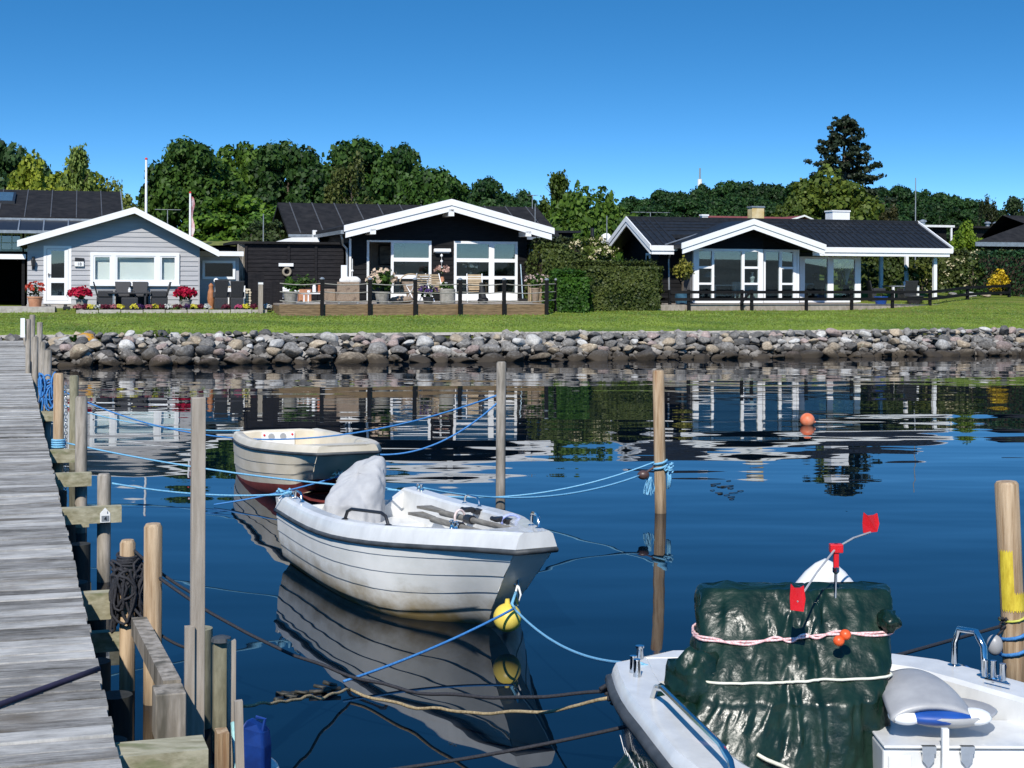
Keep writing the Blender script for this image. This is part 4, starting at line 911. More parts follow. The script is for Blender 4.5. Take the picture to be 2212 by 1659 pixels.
T('lite',96,226,336,52,'yellow-green leafy tree nearest the thin leaved pale tree','leafy_tree',(2.3,2.1,1.2))
T('sparse',120,216,318,48,'tall thin leaved pale tree behind the black roof','sparse_tree',(2.0,2.0,2.2))
T('lite',186,306,384,50,'low sparse greyish tree right of the black roof','sparse_tree',(1.9,1.7,2.0))
T('oak3',285,345,420,56,'small dark tree behind the peak of the grey house','oak_tree',(1.1,.9,.8))
T('oak2',318,500,284,54,'tallest broad oak at the left of the big dark clump','oak_tree',(1.3,1.3,1.1))
T('oak1',452,604,290,58,'mid green oak in the middle of the left clump','oak_tree',(1.9,1.75,1.1))
T('oak2',556,690,292,56,'dark oak at the right end of the left clump','oak_tree',(.8,.9,.9))
T('oak1',390,640,408,38,'bright low spreading tree in front of the left oaks','leafy_tree',(2.4,2.2,1.1))
T('oak3',500,700,440,36,'low green tree above the grassy sod roof','leafy_tree',(1.7,1.75,1.1))
T('oak1',660,760,340,62,'dark tree in the gap between the two oak clumps','oak_tree',(.9,.95,1))
T('oak2',700,850,283,60,'tallest oak of the clump behind the black gabled house','oak_tree',(1.2,1.25,1.1))
T('birch',692,822,326,48,'paler drooping birch in front of the dark oaks','birch_tree',(1.3,1.3,1.0))
T('oak1',806,906,293,60,'round topped oak right of the birch','oak_tree',(.95,1.1,1.1))
T('oak3',872,1006,334,58,'broad dark oak above the peak of the white gable','oak_tree',(1.15,1.25,1.1))
T('oak1',990,1092,370,70,'smaller dark tree right of the white gable peak','oak_tree',(.8,.95,1.2))
T('oak3',1062,1156,394,74,'low dark tree at the right end of the middle clump','oak_tree',(.8,.95,1.2))
T('sparse',1150,1262,374,44,'feathery tree with bare tips between the two black houses','sparse_tree',(.75,.85,.6))
T('point',1176,1356,378,36,'bright green tree with upright shoots between the houses','upright_tree',(1.6,1.5,1.2))
T('point',1290,1372,440,40,'low bright green bush tree left of the right hand roof','upright_tree',(1.3,1.3,1.1))
T('pine',1726,1922,250,64,'tall dark pine rising above everything on the right','pine_tree',(1.4,1.2,1.1))
T('lite',1690,1890,358,48,'large olive green tree below the tall pine','leafy_tree',(1.25,1.25,.9))
T('lite',1670,1760,420,46,'small olive tree at the left foot of the pine','leafy_tree',(1.0,1.05,.8))
T('birch',1880,1960,440,60,'brownish tree right of the tall pine','birch_tree',(.75,.6,.55))
T('birch',2100,2170,420,70,'drooping dark conifer near the right end of the ridge','conifer',(.5,.55,.6))
T('sparse',2140,2235,428,80,'thin branching conifer at the right edge of the ridge','conifer',(.4,.5,.8))
T('lite',2050,2130,474,21.5,'yellow-green bush tree behind the right hedge','leafy_tree',(1.7,1.9,.7))
FG='trees of the wooded ridge'
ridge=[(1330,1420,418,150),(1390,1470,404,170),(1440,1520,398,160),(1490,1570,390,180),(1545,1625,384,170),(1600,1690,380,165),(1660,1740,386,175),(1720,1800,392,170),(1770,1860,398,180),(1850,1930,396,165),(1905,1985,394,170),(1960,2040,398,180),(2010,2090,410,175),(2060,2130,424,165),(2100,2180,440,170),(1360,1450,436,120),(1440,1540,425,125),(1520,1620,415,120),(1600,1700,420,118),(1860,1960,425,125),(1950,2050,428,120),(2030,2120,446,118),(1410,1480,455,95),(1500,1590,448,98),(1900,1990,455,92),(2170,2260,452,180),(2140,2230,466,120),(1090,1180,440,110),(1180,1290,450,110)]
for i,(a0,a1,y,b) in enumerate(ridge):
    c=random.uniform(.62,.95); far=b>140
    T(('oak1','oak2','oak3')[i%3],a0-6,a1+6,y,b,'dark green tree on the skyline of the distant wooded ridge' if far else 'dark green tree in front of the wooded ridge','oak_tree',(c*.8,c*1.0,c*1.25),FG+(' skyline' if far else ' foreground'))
# ---------------- hedges and shrubs (box-like leaf shells on a dark core)
def hedge(name,label,a0,a1,b0,b1,z0,z1,leaf,n,size,color=(1,1,1),rough=.10,core=True,cat='hedge',flowers=0,top=None):
    t=thing(name,label,cat,S((a0+a1)/2,(b0+b1)/2,z0)); o0=ORG[t.name]
    C=[];Nn=[]
    zt=top or (lambda a:z1)
    for i in range(n):
        f=random.random(); a=random.uniform(a0,a1); b=random.uniform(b0,b1); h=zt(a); z=random.uniform(z0,h); k=rough*(.5+noise.noise(V((a*1.3,b*1.3,z*1.6))))+random.gauss(0,.035)
        if f<.5: p=(a,b0-k,z); q=(0,-1,.15)
        elif f<.72: p=(a,b,h+k); q=(0,0,1)
        elif f<.86: p=(a0-k,b,z); q=(-1,0,.15)
        else: p=(a1+k,b,z); q=(1,0,.15)
        C.append(tuple(S(*p)-o0)); w=S(*q)-S(0,0,0); Nn.append((w.x+random.gauss(0,.5),w.y+random.gauss(0,.5),w.z+random.gauss(0,.5)))
    ti=[.5+.5*noise.noise(V(c)*1.1)+random.gauss(0,.22) for c in C]
    l=leaves('foliage',C,Nn,[size*random.uniform(.6,1.3) for _ in C],ti,leaf,t); l.color=(*color,1)
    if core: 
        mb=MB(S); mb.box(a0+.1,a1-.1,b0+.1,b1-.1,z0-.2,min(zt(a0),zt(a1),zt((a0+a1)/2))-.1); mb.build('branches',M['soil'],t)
    if flowers:
        C2=[c for c in random.sample(C,flowers)]; C3=[];N3=[]
        for c in C2:
            for k in range(6): C3.append((c[0]+random.gauss(0,.05),c[1]-.08+random.gauss(0,.04),c[2]+random.gauss(0,.04))); N3.append((random.gauss(0,.5),-1,.5+random.gauss(0,.3)))
        leaves('flowers',C3,N3,[.045]*len(C3),[random.random() for _ in C3],LF['flower'],t)['kind']='stuff'
    return t
b=9.2; z=gz(SA(1340,b),b); hedge('clipped_hedge','clipped box shaped brown-green hedge left of the right hand house',SA(1256,b),SA(1421,b),b,b+1.3,z-.05,SZ(1340,576,b),LF['hedge'],15000,.05,(1.15,1.25,.85),.2)
b=12.5; hedge('tall_hedge','tall rough hedge between the two black houses',SA(1170,b),SA(1262,b),b,b+2.2,1.4,SZ(1200,540,b),LF['hedge'],9000,.055,(1.1,1.25,.8),.25,top=lambda a:SZ(1200,538,12.5)-.45*sst(a,SA(1205,12.5),SA(1262,12.5)))
b=11.6; hedge('shrub','bright green shrub at the right end of the brown terrace',SA(1204,8.5),SA(1268,8.5),8.55,9.6,1.15,SZ(1240,600,8.55),LF['fresh'],6500,.05,(.95,1.2,.8),.3,cat='bush')
b=14; hedge('flowering_shrub','shrub covered in pale yellow-green flower heads behind the hedge',SA(1252,b),SA(1316,b),b,b+1.4,1.5,SZ(1285,533,b),LF['light'],4000,.06,(1.2,1.2,.9),.35,cat='bush',flowers=110)
b=17.5; hedge('flowering_hedge','tall hedge dotted with white blossom behind the right end of the porch',SA(2024,b),SA(2215,b),b,b+1.6,1.6,SZ(2100,556,b),LF['hedge'],9000,.075,(.95,1.05,.8),.35,flowers=120)
b=18.5; hedge('porch_hedge','dark green hedge seen through the open porch',SA(1850,b),SA(2030,b),b,b+1.4,1.6,SZ(1940,548,b),LF['hedge'],7500,.08,(.75,.95,.6),.35)
b=13; hedge('dark_hedge','dense dark green hedge at the right edge of the lawn',SA(2188,b),SA(2260,b),b-1.6,b+3,1.5,SZ(2200,548,b),LF['needle'],7500,.06,(1.3,2.0,1.2),.12)
b=18.5; hedge('grey_shrub','pale grey-green shrub by the slanting white canopy roof',SA(560,b),SA(632,b),b+3,b+4.4,1.8,SZ(600,494,b),LF['light'],2400,.07,(.6,.66,1.0),.4,cat='bush')
b=16.4; hedge('tall_hedge','brown-green conifer hedge at the left edge of the tall hedge',SA(1176,b),SA(1250,b),b,b+2,1.5,SZ(1200,528,b),LF['hedge'],4000,.07,(.55,.62,.5),.3)
def shrub(name,label,px,ytop,ybase,pxw,b,leaf,color,n=26,size=.08,per=260,stem=.35,cat='bush',squash=1,trunk=True,zb=None):
    a=SA(px,b); P=S(a,b,0); w=pxw*P.y/F; zt=SZ(px,ytop,b); z0=SZ(px,ybase,b) if zb is None else zb; h=zt-z0
    t=thing(name,label,cat,S(a,b,z0)); cs=[];rs=[]
    for i in range(n):
        d=RNG.normal(size=3); d/=np.linalg.norm(d); k=RNG.uniform(.35,.85)
        cs.append(np.array([d[0]*w/2*k,d[1]*w/2*k,h*(stem+(1-stem)/2)+d[2]*h*(1-stem)/2*k])); rs.append(w*.16*RNG.uniform(.7,1.2))
    l=leaves('foliage',*puffs(cs,rs,per,size,1,.4,.3),leaf,t); l.color=(*color,1)
    if trunk: 
        mb=MB(); mb.tube([(0,0,-.15),(.02,.01,h*stem*.6),(0,0,h*.75)],[.05,.045,.02],7)
        for k in range(5): mb.tube([(0,0,h*(stem*.7+.05*k)),(math.cos(k*2.4)*w*.2,math.sin(k*2.4)*w*.2,h*(stem+.2))],[.025,.008],5)
        tr=mb.build('trunk',M['bark'],None,smooth=True,org=(0,0,0)); tr.parent=t
    return t
shrub('golden_shrub','bright golden yellow shrub by the right end of the low black fence',2160,577,648,52,13.5,LF['gold'],(1,1,1),44,.042,900,.12)
shrub('standard_tree','ball shaped tree on a bare stem growing in the blue pot',1474,555,642,54,9.7,LF['hedge'],(3.0,2.4,1.2),60,.05,620,.42,'tree')
shrub('small_pine','bushy olive green tree behind the right end of the porch',1992,556,650,74,15.8,LF['hedge'],(1.4,1.45,.8),34,.07,260,.3,'tree')
shrub('small_tree','small grey-green tree with a visible forked stem left of the golden shrub',2102,552,648,70,15.6,LF['hedge'],(1.0,1.2,.8),26,.07,200,.35,'tree')
shrub('garden_shrub','dark green shrub under the porch beside the black wall',1876,556,640,50,16.8,LF['fresh'],(.6,.7,.6),16,.08,200,.1)
shrub('low_shrub','low green flower bed plants below the golden shrub',2080,626,650,110,13.2,LF['fresh'],(.9,1.0,.8),24,.06,240,.05,'plants',trunk=False)
shrub('embankment_plant','green weed growing among the boulders at the left end of the embankment',160,722,738,16,1.2,LF['fresh'],(.7,1.0,.7),8,.05,420,.05,'plant',trunk=False)
shrub('embankment_weeds','dry greenish weeds on the embankment crest left of the whitish boulders',345,714,738,70,1.6,LF['light'],(.8,.8,.6),14,.05,300,.05,'plants',trunk=False)
for i,(px,k) in enumerate(((2060,0),(2098,1),(2128,2))):
    a=SA(px,11.9); rock(a,11.9,gz(a,11.9)+.08,.24+.03*(k%2),('grey','pale','tan')[k],'x',.7,label=('grey stone lying left in the bed behind the low black fence','pale stone in the middle of the bed behind the low black fence','tan stone lying right in the bed behind the low black fence')[k])

# short grass blades over the lawn
C=[];Nn=[]
for i in range(60000):
    a=random.uniform(-17,23); b=2.2+abs(random.gauss(0,3.2)) if i%3 else random.uniform(2.2,2.9)
    if b>11: continue
    h=random.uniform(.0,.03); C.append(tuple(S(a,b,gz(a,b)+.012+h))); Nn.append((random.gauss(0,.4),-1+random.gauss(0,.4),.55))
g_=leaves('grass',C,Nn,[random.uniform(.014,.034) for _ in C],[.45+.55*noise.noise(V((c[0]*.5,c[1]*.8,0)))+random.gauss(0,.12) for c in C],leafmat('grass_blades',(.045,.10,.008),(.20,.27,.03),.2))
tag(g_,'short green lawn grass between the houses and the stone embankment','grass',kind='stuff')
# ================================================================ jetty
JA=math.atan(.3348); JC,JS=math.cos(JA),math.sin(JA); JX=.432; DZ=.65
def J(o,l,z):      # o = out over the water from the deck edge, l = along the jetty
    return V((JX*1+o*JC-l*JS, o*JS+l*JC, z))
def jpost_pos(px,py,o):
    lx,ly=lv(px,py); k=(lx-CX)/F      # X = JX + o*JC - l*JS ; Y = o*JS + l*JC ; X = kY
    l=(JX+o*JC-k*o*JS)/(k*JC+JS); return l
def jz(px,py,o,l): Y=o*JS+l*JC; return HC-(lv(px,py)[1]-YH)/F*Y
JT=thing('jetty','weathered grey plank jetty running from the foreground to the shore','jetty',J(-1,20,0))
mb=MB(J); l=2.0; random.seed(5); i=0
while l<45.6:
    w=random.choice((.138,.145,.15,.142)); e=random.uniform(-.009,.009); t=random.uniform(-.003,.003); sk=.035
    z0,z1=DZ-.045,DZ+random.uniform(-.004,.004)
    mb.add([(-2.3,l+sk*0,z0),(e,l-sk*2.3,z0),(e,l+w-.015-sk*2.3,z0),(-2.3,l+w-.011,z0),(-2.3,l,z1),(e,l-sk*2.3,z1+t),(e,l+w-.015-sk*2.3,z1+t),(-2.3,l+w-.011,z1)],[(3,2,1,0),(4,5,6,7),(0,1,5,4),(1,2,6,5),(2,3,7,6),(3,0,4,7)])
    l+=w
def plank_mat():
    m,nt,N,L=_nt('jetty_planks'); out=N('ShaderNodeOutputMaterial'); p=N('ShaderNodeBsdfPrincipled'); L(p.outputs[0],out.inputs[0])
    g=N('ShaderNodeNewGeometry'); mp=N('ShaderNodeMapping'); mp.vector_type='POINT'; mp.inputs['Rotation'].default_value=(0,0,-JA+.035); isl0=N('ShaderNodeMath'); isl0.operation='MULTIPLY'; isl0.inputs[1].default_value=90; L(g.outputs['Random Per Island'],isl0.inputs[0])
    cmb=N('ShaderNodeCombineXYZ'); L(isl0.outputs[0],cmb.inputs[0]); L(isl0.outputs[0],cmb.inputs[2]); adv=N('ShaderNodeVectorMath'); L(g.outputs['Position'],adv.inputs[0]); L(cmb.outputs[0],adv.inputs[1]); L(adv.outputs[0],mp.inputs[0])
    def ns(s,sc,det,rough=.6):
        m2=N('ShaderNodeMapping'); m2.inputs['Scale'].default_value=s; L(mp.outputs[0],m2.inputs[0]); n=N('ShaderNodeTexNoise'); n.inputs['Scale'].default_value=sc; n.inputs['Detail'].default_value=det; n.inputs['Roughness'].default_value=rough; L(m2.outputs[0],n.inputs[0]); return n.outputs[0]
    grain=ns((4.5,40,1),1,8,.78); patch=ns((2.6,5.2,1),1,6,.7); stain=ns((.9,1.4,1),1.2,5)
    r=N('ShaderNodeValToRGB'); e=r.color_ramp.elements; e[0].position=.34; e[0].color=(.075,.069,.058,1); e[1].position=.68; e[1].color=(.56,.54,.50,1); e.new(.5).color=(.285,.272,.25,1)
    ad=N('ShaderNodeMath'); ad.operation='MULTIPLY_ADD'; ad.inputs[1].default_value=.5; L(patch,ad.inputs[0])
    a2=N('ShaderNodeMath'); a2.operation='MULTIPLY'; a2.inputs[1].default_value=.55; L(grain,a2.inputs[0]); L(a2.outputs[0],ad.inputs[2])
    isl=N('ShaderNodeMapRange'); isl.inputs[3].default_value=-.11; isl.inputs[4].default_value=.11; L(g.outputs['Random Per Island'],isl.inputs[0])
    a3=N('ShaderNodeMath'); L(ad.outputs[0],a3.inputs[0]); L(isl.outputs[0],a3.inputs[1]); L(a3.outputs[0],r.inputs[0])
    mr=N('ShaderNodeMapRange'); mr.inputs[1].default_value=.54; mr.inputs[2].default_value=.70; mr.inputs[4].default_value=.75; L(stain,mr.inputs[0])
    mx=N('ShaderNodeMix'); mx.data_type='RGBA'; L(mr.outputs[0],mx.inputs[0]); L(r.outputs[0],mx.inputs[6]); mx.inputs[7].default_value=(.13,.105,.075,1)
    L(mx.outputs[2],p.inputs['Base Color']); p.inputs['Roughness'].default_value=.85; p.inputs['Specular IOR Level'].default_value=.2
    b=N('ShaderNodeBump'); b.inputs['Distance'].default_value=.012; L(grain,b.inputs['Height']); L(b.outputs[0],p.inputs['Normal']); return m
mb.build('deck',plank_mat(),JT)
mb=MB(J)
for o in (-.28,-2.0): mb.box(o-.06,o+.06,2,45,.43,.595)
mb.build('stringer',M['beam'],JT)
def beam(l,o1,z0,z1,w,m='beam',name='cross_beam'):
    mb=MB(J); mb.box(-2.4,o1,l-w/2,l+w/2,z0,z1); return mb.build(name,M[m],JT)
def post(px,py,o,w,m,label,name='mooring_post',square=False,l=None,zt=None,lean=0,chip=True):
    l=jpost_pos(px,py,o) if l is None else l; z=jz(px,py,o,l) if zt is None else zt
    mb=MB(J)
    if square: mb.box(o-w/2,o+w/2,l-w/2,l+w/2,-.8,z)
    else: mb.tube([(o-lean,l,-.8),(o,l,z-.02),(o,l,z)],[w/2,w/2,w/2-.012],14)
    ob=mb.build(name,M[m],smooth=not square,bevel=0 if not square else .004); tag(ob,label,'post'); return l,z
# posts along the jetty, nearest first
PL={}
PL['new']=post(331,1131,.40,.108,'pole_new','pale new round mooring post beside the black rope coil')
PL['coil']=post(276,1166,.28,.095,'pole_new','mooring post wrapped in a thick coil of black rope')
PL['g1']=post(225,1023,.34,.112,'pole_old','grey round post standing at the numbered beam end')
PL['g2']=post(176,856,.27,.118,'pole_old','tall grey round post in front of the mossy one')
PL['n2']=post(127,806,.12,.115,'pole_new','tall pale round post right against the deck edge')
PL['moss']=post(160,811,.40,.116,'pole_grn','mossy green-brown round post behind the tall pale one')
PL['b1']=post(103,756,.12,.11,'pole_old','grey post tied with blue rope, nearest the blue tangle')
PL['b2']=post(92,738,.13,.10,'pole_old','slim grey post just beyond the blue rope tangle')
PL['f1']=post(76,727,.06,.115,'pole_old','grey post hard against the deck near the shore end')
PL['f2']=post(86,696,.30,.13,'pole_old','short thick grey post at the right of the shore end cluster')
PL['f3']=post(70,680,.14,.13,'pole_old','tallest grey post of the cluster at the shore end of the jetty')
PL['f4']=post(61,689,-.05,.10,'pole_old','thin grey post at the left of the shore end cluster')
PL['f5']=post(54,722,.02,.09,'pole_old','low grey post stub by the deck at the shore end')
l=PL['f4'][0]; mb=MB(J); z=jz(54,687,-.14,l); mb.box(-.19,-.11,l-.09,l-.05,z-.36,z); tag(mb.build('marker_board',M['white']),'narrow white marker board on the thin post at the shore end','sign')
tl=7.35; to=(lambda px:( ((lv(px,1000)[0]-CX)/F*tl*JC - JX + tl*JS)/(JC-(lv(px,1000)[0]-CX)/F*JS)))(428)
mb=MB(J); z=jz(428,858,to,tl); mb.box(to-.032,to+.032,tl-.03,tl+.03,-.8,z); tag(mb.build('tall_post',M['lath'],bevel=.004),'tall square grey post in the left foreground, rising well above the others','post')
print('tall',to,tl,z)
for l,o1,z0,z1,w in ((PL['g1'][0]-.10,.47,.50,.63,.09),(PL['g2'][0]-.12,.36,.47,.60,.09),(PL['coil'][0]+.12,.30,.42,.58,.10),(PL['n2'][0]-.1,.38,.46,.6,.1),(6.35,.36,.43,.60,.2),(PL['b1'][0]-.1,.25,.46,.6,.1),(PL['b2'][0]+3,.25,.46,.6,.1),(PL['g2'][0]-.9,.30,.2,.32,.08),(PL['coil'][0]+.2,.25,.2,.32,.08)): beam(l,o1,z0,z1,w)
l=PL['g1'][0]-.10; zz_=.565; NP=tag(MB(J).add([(.30,l-.05,.505),(.38,l-.05,.505),(.38,l-.05,.58),(.34,l-.05,.625),(.30,l-.05,.58),(.30,l-.046,.505),(.38,l-.046,.505),(.38,l-.046,.58),(.34,l-.046,.625),(.30,l-.046,.58)],[(0,1,2,3,4),(9,8,7,6,5),(0,5,6,1),(1,6,7,2),(2,7,8,3),(3,8,9,4),(4,9,5,0)]).build('number_plate',M['whitew']),'small worn white and grey number plate on a beam end','sign')
mb=MB(J); mb.box(.312,.372,l-.053,l-.0505,.515,.56).tube([(.355,l-.053,.59),(.357,l-.053,.59)],.011,8); mb.build('plate_window',M['skinmetal'],NP)
text(NP,'4',.045,J(.342,l-.0545,.537),(rad(90),0,JA),M['dark'],'number')
# piles under the jetty
for l in (6.9,9.3,11.6,14.0,17,20.5,24,28,32,36,40):
    mb=MB(J); mb.cyl((-.16,l+.2,-.8),(-.16,l+.2,.44),.075,n=12); mb.build('pile',M['pole_grn'],JT,smooth=True)
    mb=MB(J); mb.cyl((-1.9,l+.2,-.8),(-1.9,l+.2,.44),.075,n=12); mb.build('pile',M['pole_grn'],JT,smooth=True)
dk=mat('shaded_wood',(.012,.013,.011),(.03,.031,.026),r=.8,sc=5,st=(3,3,.6),bump=.006)  # shade under the deck is put into this near-black wood colour
for l,o in ((6.35,.06),(7.05,.02),(7.8,.10),(8.5,.04),(9.9,.10),(10.7,.03),(12.2,.12),(13.2,.05),(15.2,.05),(17.6,.04)):
    mb=MB(J); mb.cyl((o,l,-.8),(o,l,.43),.085,n=12); mb.build('pile',dk,JT,smooth=True)
mb=MB(J); mb.box(-.03,.02,2,45,.30,.42); mb.build('edge_beam',dk,JT)
# landing timbers in the near left corner
def ob(px,l): # offset for a pixel column at distance l along the jetty
    k=(lv(px,1400)[0]-CX)/F; return (k*l*JC-JX+l*JS)/(JC-k*JS)
LT=thing('landing_stage','small timber landing stage of boards and blocks beside the jetty in the left foreground','landing',J(.6,7,0))
l0=9.0; l1=7.5; p0=(ob(300,l0),l0,jz(300,1352,ob(300,l0),l0)); p1=(ob(372,l1),l1,jz(372,1492,ob(372,l1),l1)); mb=MB(J); mb.bar(p0,p1,.085,.10); mb.build('side_rail',M['pole_old'],LT)
l=7.2; mb=MB(J); z=jz(362,1492,ob(362,l),l); mb.box(ob(334,l),ob(400,l),l-.06,l+.12,z-.22,z); mb.build('block',M['pole_old'],LT,bevel=.006)
l=8.6; mb=MB(J); mb.cyl((ob(430,l),l,-.8),(ob(430,l),l,jz(430,1357,ob(430,l),l)),.075,n=14); mb.build('round_post',M['pole_grn'],LT,smooth=True)
l=7.25; mb=MB(J); o=ob(413,l); mb.box(o-.022,o+.022,l+.05,l+.09,-.5,jz(413,1360,o,l)); mb.build('board',M['lath'],LT)
l=8.1; mb=MB(J); o0,o1=ob(462,l),ob(496,l); mb.box(o0,o1,l,l+.05,-.6,jz(480,1388,o0,l)); mb.build('wide_board',M['pole_grn'],LT)
mb=MB(J); mb.lathe(((o0+o1)/2,l+.02,jz(480,1388,o0,l)),[(.055,0),(.05,.02),(.02,.03)],10); mb.build('rubber_cap',M['rubber'],LT)
l=7.6; mb=MB(J); o=ob(501,l); mb.box(o-.02,o+.02,l,l+.04,-.6,jz(501,1384,o,l)); mb.build('slat',M['lath'],LT)
l=6.9; mb=MB(J); o=ob(521,l); mb.bar((o+.02,l,-.5),(o-.012,l,jz(517,1513,o,l)),.036,.03); mb.build('slat',M['lath'],LT)
mb=MB(J); l=7.3; o=ob(487,l); mb.box(o-.035,o+.02,l,l+.1,.12,.34); mb.build('stub',M['pole_new'],LT)
ropeobj('rope_end','short pale turquoise rope hanging on a slat of the landing stage',[J(ob(505,7.5),7.5,.33),J(ob(510,7.4),7.4,.2),J(ob(512,7.3),7.3,.08),J(ob(517,7.2),7.2,-.02)],.014,mat('turquoise_rope',(.25,.5,.5),(.4,.66,.64),sc=80,bump=.003))
# blue barrel and white fender float at the bottom edge
c=atz(552,1640,.16); BRL=thing('canister','dark blue plastic canister beside the landing stage','canister',(c.x,c.y,0))
mb=MB()
for z_,w_,d__ in ((-.2,.058,.05),(.24,.058,.05),(.31,.050,.042),(.345,.026,.026)):
    mb.v+=[V((c.x+x*w_+y*.012,c.y+y*d__+x*.02,z_+x*(-.02))) for x,y in ((-1,-1),(1,-1),(1,1),(-1,1))]
mb.f+=[(3,2,1,0),(12,13,14,15)]+[(i*4+k,i*4+(k+1)%4,i*4+4+(k+1)%4,i*4+4+k) for i in range(3) for k in range(4)]
mb.build('body',M['bluep'],BRL,bevel=.012)
mb=MB(); mb.tube([(c.x+.03,c.y,.28),(c.x+.045,c.y,.355),(c.x+.0,c.y,.365)],.009,6); mb.build('handle',M['bluep'],BRL)
c=atz(568,1662,.06); FD=thing('fender','round white fender at the bottom edge below the blue canister','fender',(c.x,c.y,0)); mb=MB(); mb.sphere((c.x,c.y,.04),.085,18,12); mb.build('ball',M['gel'],FD,smooth='all'); mb=MB(); mb.cyl((c.x-.05,c.y,.1),(c.x-.07,c.y,.16),.014); mb.build('eye',M['bluep'],FD)
# ---------------- mooring poles standing in the water
def wpole(px,ytop,pxb,yb,w,m,label):
    p=atz(pxb,yb,0); q=at(px,ytop,p.y); d=(p-q)*(-.6/max(.1,q.z)); mb=MB(); e=p-(q-p).normalized()*.8
    mb.tube([e,p,p+(q-p)*.5,q-(q-p).normalized()*.015,q],[w/2,w/2,w/2,w/2,w/2-.012],16); o=mb.build('mooring_pole',M[m],smooth=True); tag(o,label,'pole'); return p,q
pA=wpole(1083,781,1081,1098,.105,'pole_old','slim grey mooring pole standing in the water left of centre')
pB=wpole(1422,800,1427,1108,.125,'pole_new','pale new mooring pole in the water tied with light blue rope')
pC=wpole(2174,1040,2194,1472,.145,'pole_new','thick pale mooring pole with a yellow paint mark at the right edge')
# yellow paint on the right pole
def onpole(P,t): return P[0]+(P[1]-P[0])*t
mb=MB(); ax=(pC[1]-pC[0]).normalized(); n=18
for (t0,t1,a0,a1) in ((.36,.66,-160,-95),(.36,.45,-95,-30)):
    k0=len(mb.v); r_=.0755
    for j in range(2):
        c=onpole(pC,(t0,t1)[j])
        for i in range(n+1):
            an=rad(a0+(a1-a0)*i/n); mb.v.append(c+V((math.cos(an)*r_,math.sin(an)*r_,.01*math.sin(i*1.9))))
    mb.f+=[(k0+i,k0+i+1,k0+n+2+i,k0+n+1+i) for i in range(n)]
tag(mb.build('paint_mark',M['yelp'],smooth='all'),'yellow painted patch on the thick pole at the right edge','paint mark')
def coil(P,t,r,n,rr,m,label,name='rope_coil',h=.035):
    mb=MB(); c=onpole(P,t); ax=(P[1]-P[0]).normalized()
    pts=[c+V((math.cos(a)*(r+.004*math.sin(a*3)),math.sin(a)*(r+.004*math.sin(a*3)),h*(a/6.283)+.012*math.sin(a+1))) for a in np.linspace(0,6.283*n,14*n)]
    mb.tube(pts,rr,6); return tag(mb.build(name,m,smooth='all'),label,'rope')
coil(pC,.10,.082,2,.012,M['rblue'],'blue rope turns round the foot of the thick pole at the right edge',h=.10)
coil(pC,.30,.078,1,.008,mat('yellow_green_line',(.4,.42,.05),(.55,.55,.1)),'thin yellow-green line round the thick pole below the yellow paint','line')
coil(pB,.30,.075,2,.013,M['rlblue'],'light blue rope wound round the pale pole',h=.05)
c=onpole(pB,.33); mb=MB()
for k in range(26):
    q=c+V((.09+random.uniform(-.02,.05),-.02+random.uniform(-.03,.03),random.uniform(-.05,.03))); mb.tube([q,q+V((random.uniform(-.05,.05),random.uniform(-.04,.04),random.uniform(-.05,.03)))],.010,5)
mb.tube([c+V((.08,-.03,0)),c+V((.09,-.03,-.12)),c+V((.08,-.04,-.24))],.014,6); mb.tube([c+V((.1,-.03,0)),c+V((.11,-.03,-.13)),c+V((.10,-.04,-.22))],.014,6)
tag(mb.build('rope_knot',M['rlblue'],smooth='all'),'bulky light blue knot with hanging ends at the right side of the pale pole','rope')
c2=c+V((-.18,-.06,-.09)); mb=MB(); mb.sphere(tuple(c2),(.065,.05,.05),14,10); mb.tube([c2+V((.03,0,.03)),c2+V((.12,.04,.08)),c+V((-.07,-.03,.0))],.012,6); SN=tag(mb.build('snubber',mat('brown_rubber_snubber',(.06,.03,.025),(.10,.06,.05),r=.4),smooth=True),'brown rubber mooring snubber hanging left of the pale pole','snubber')
mb=MB()
for k in range(20):
    q=c2+V((.06+random.uniform(-.015,.03),0,-.02)); z=-.03
    pts=[q]
    for j in range(4): q=q+V((random.uniform(-.02,.02),random.uniform(-.015,.015),-random.uniform(.03,.06))); pts.append(q)
    mb.tube(pts,.005,4)
tag(mb.build('frayed_strands',M['rlblue']),'frayed bluish strands hanging below the brown snubber','rope')
# ---------------- black rope coil on the post
l=PL['coil'][0]; zt=PL['coil'][1]; mb=MB(J); random.seed(8)
for k in range(44):
    z0=zt-.10-random.random()*.12; a0=random.uniform(0,6.28); r0=random.uniform(.055,.085); dz=random.uniform(.10,.36); sp=random.uniform(.3,.9)
    pts=[]
    for t in np.linspace(0,6.283,15): pts.append((.28+r0*1.15*math.cos(a0+sp*math.sin(t))+.012*math.sin(3*t+k),l+r0*math.sin(a0+sp*math.sin(t)),z0-dz/2+dz/2*math.cos(t)))
    mb.tube(pts,.0095,5)
for k in range(6): 
    z0=zt-.09-k*.016; mb.tube([(.28+.062*math.cos(t),l+.062*math.sin(t),z0+.01*math.sin(t+k)) for t in np.linspace(0,6.283,17)],.0095,5)
tag(mb.build('rope_coil',M['rblack'],smooth='all'),'thick tangled coil of black rope hung on a mooring post','rope')
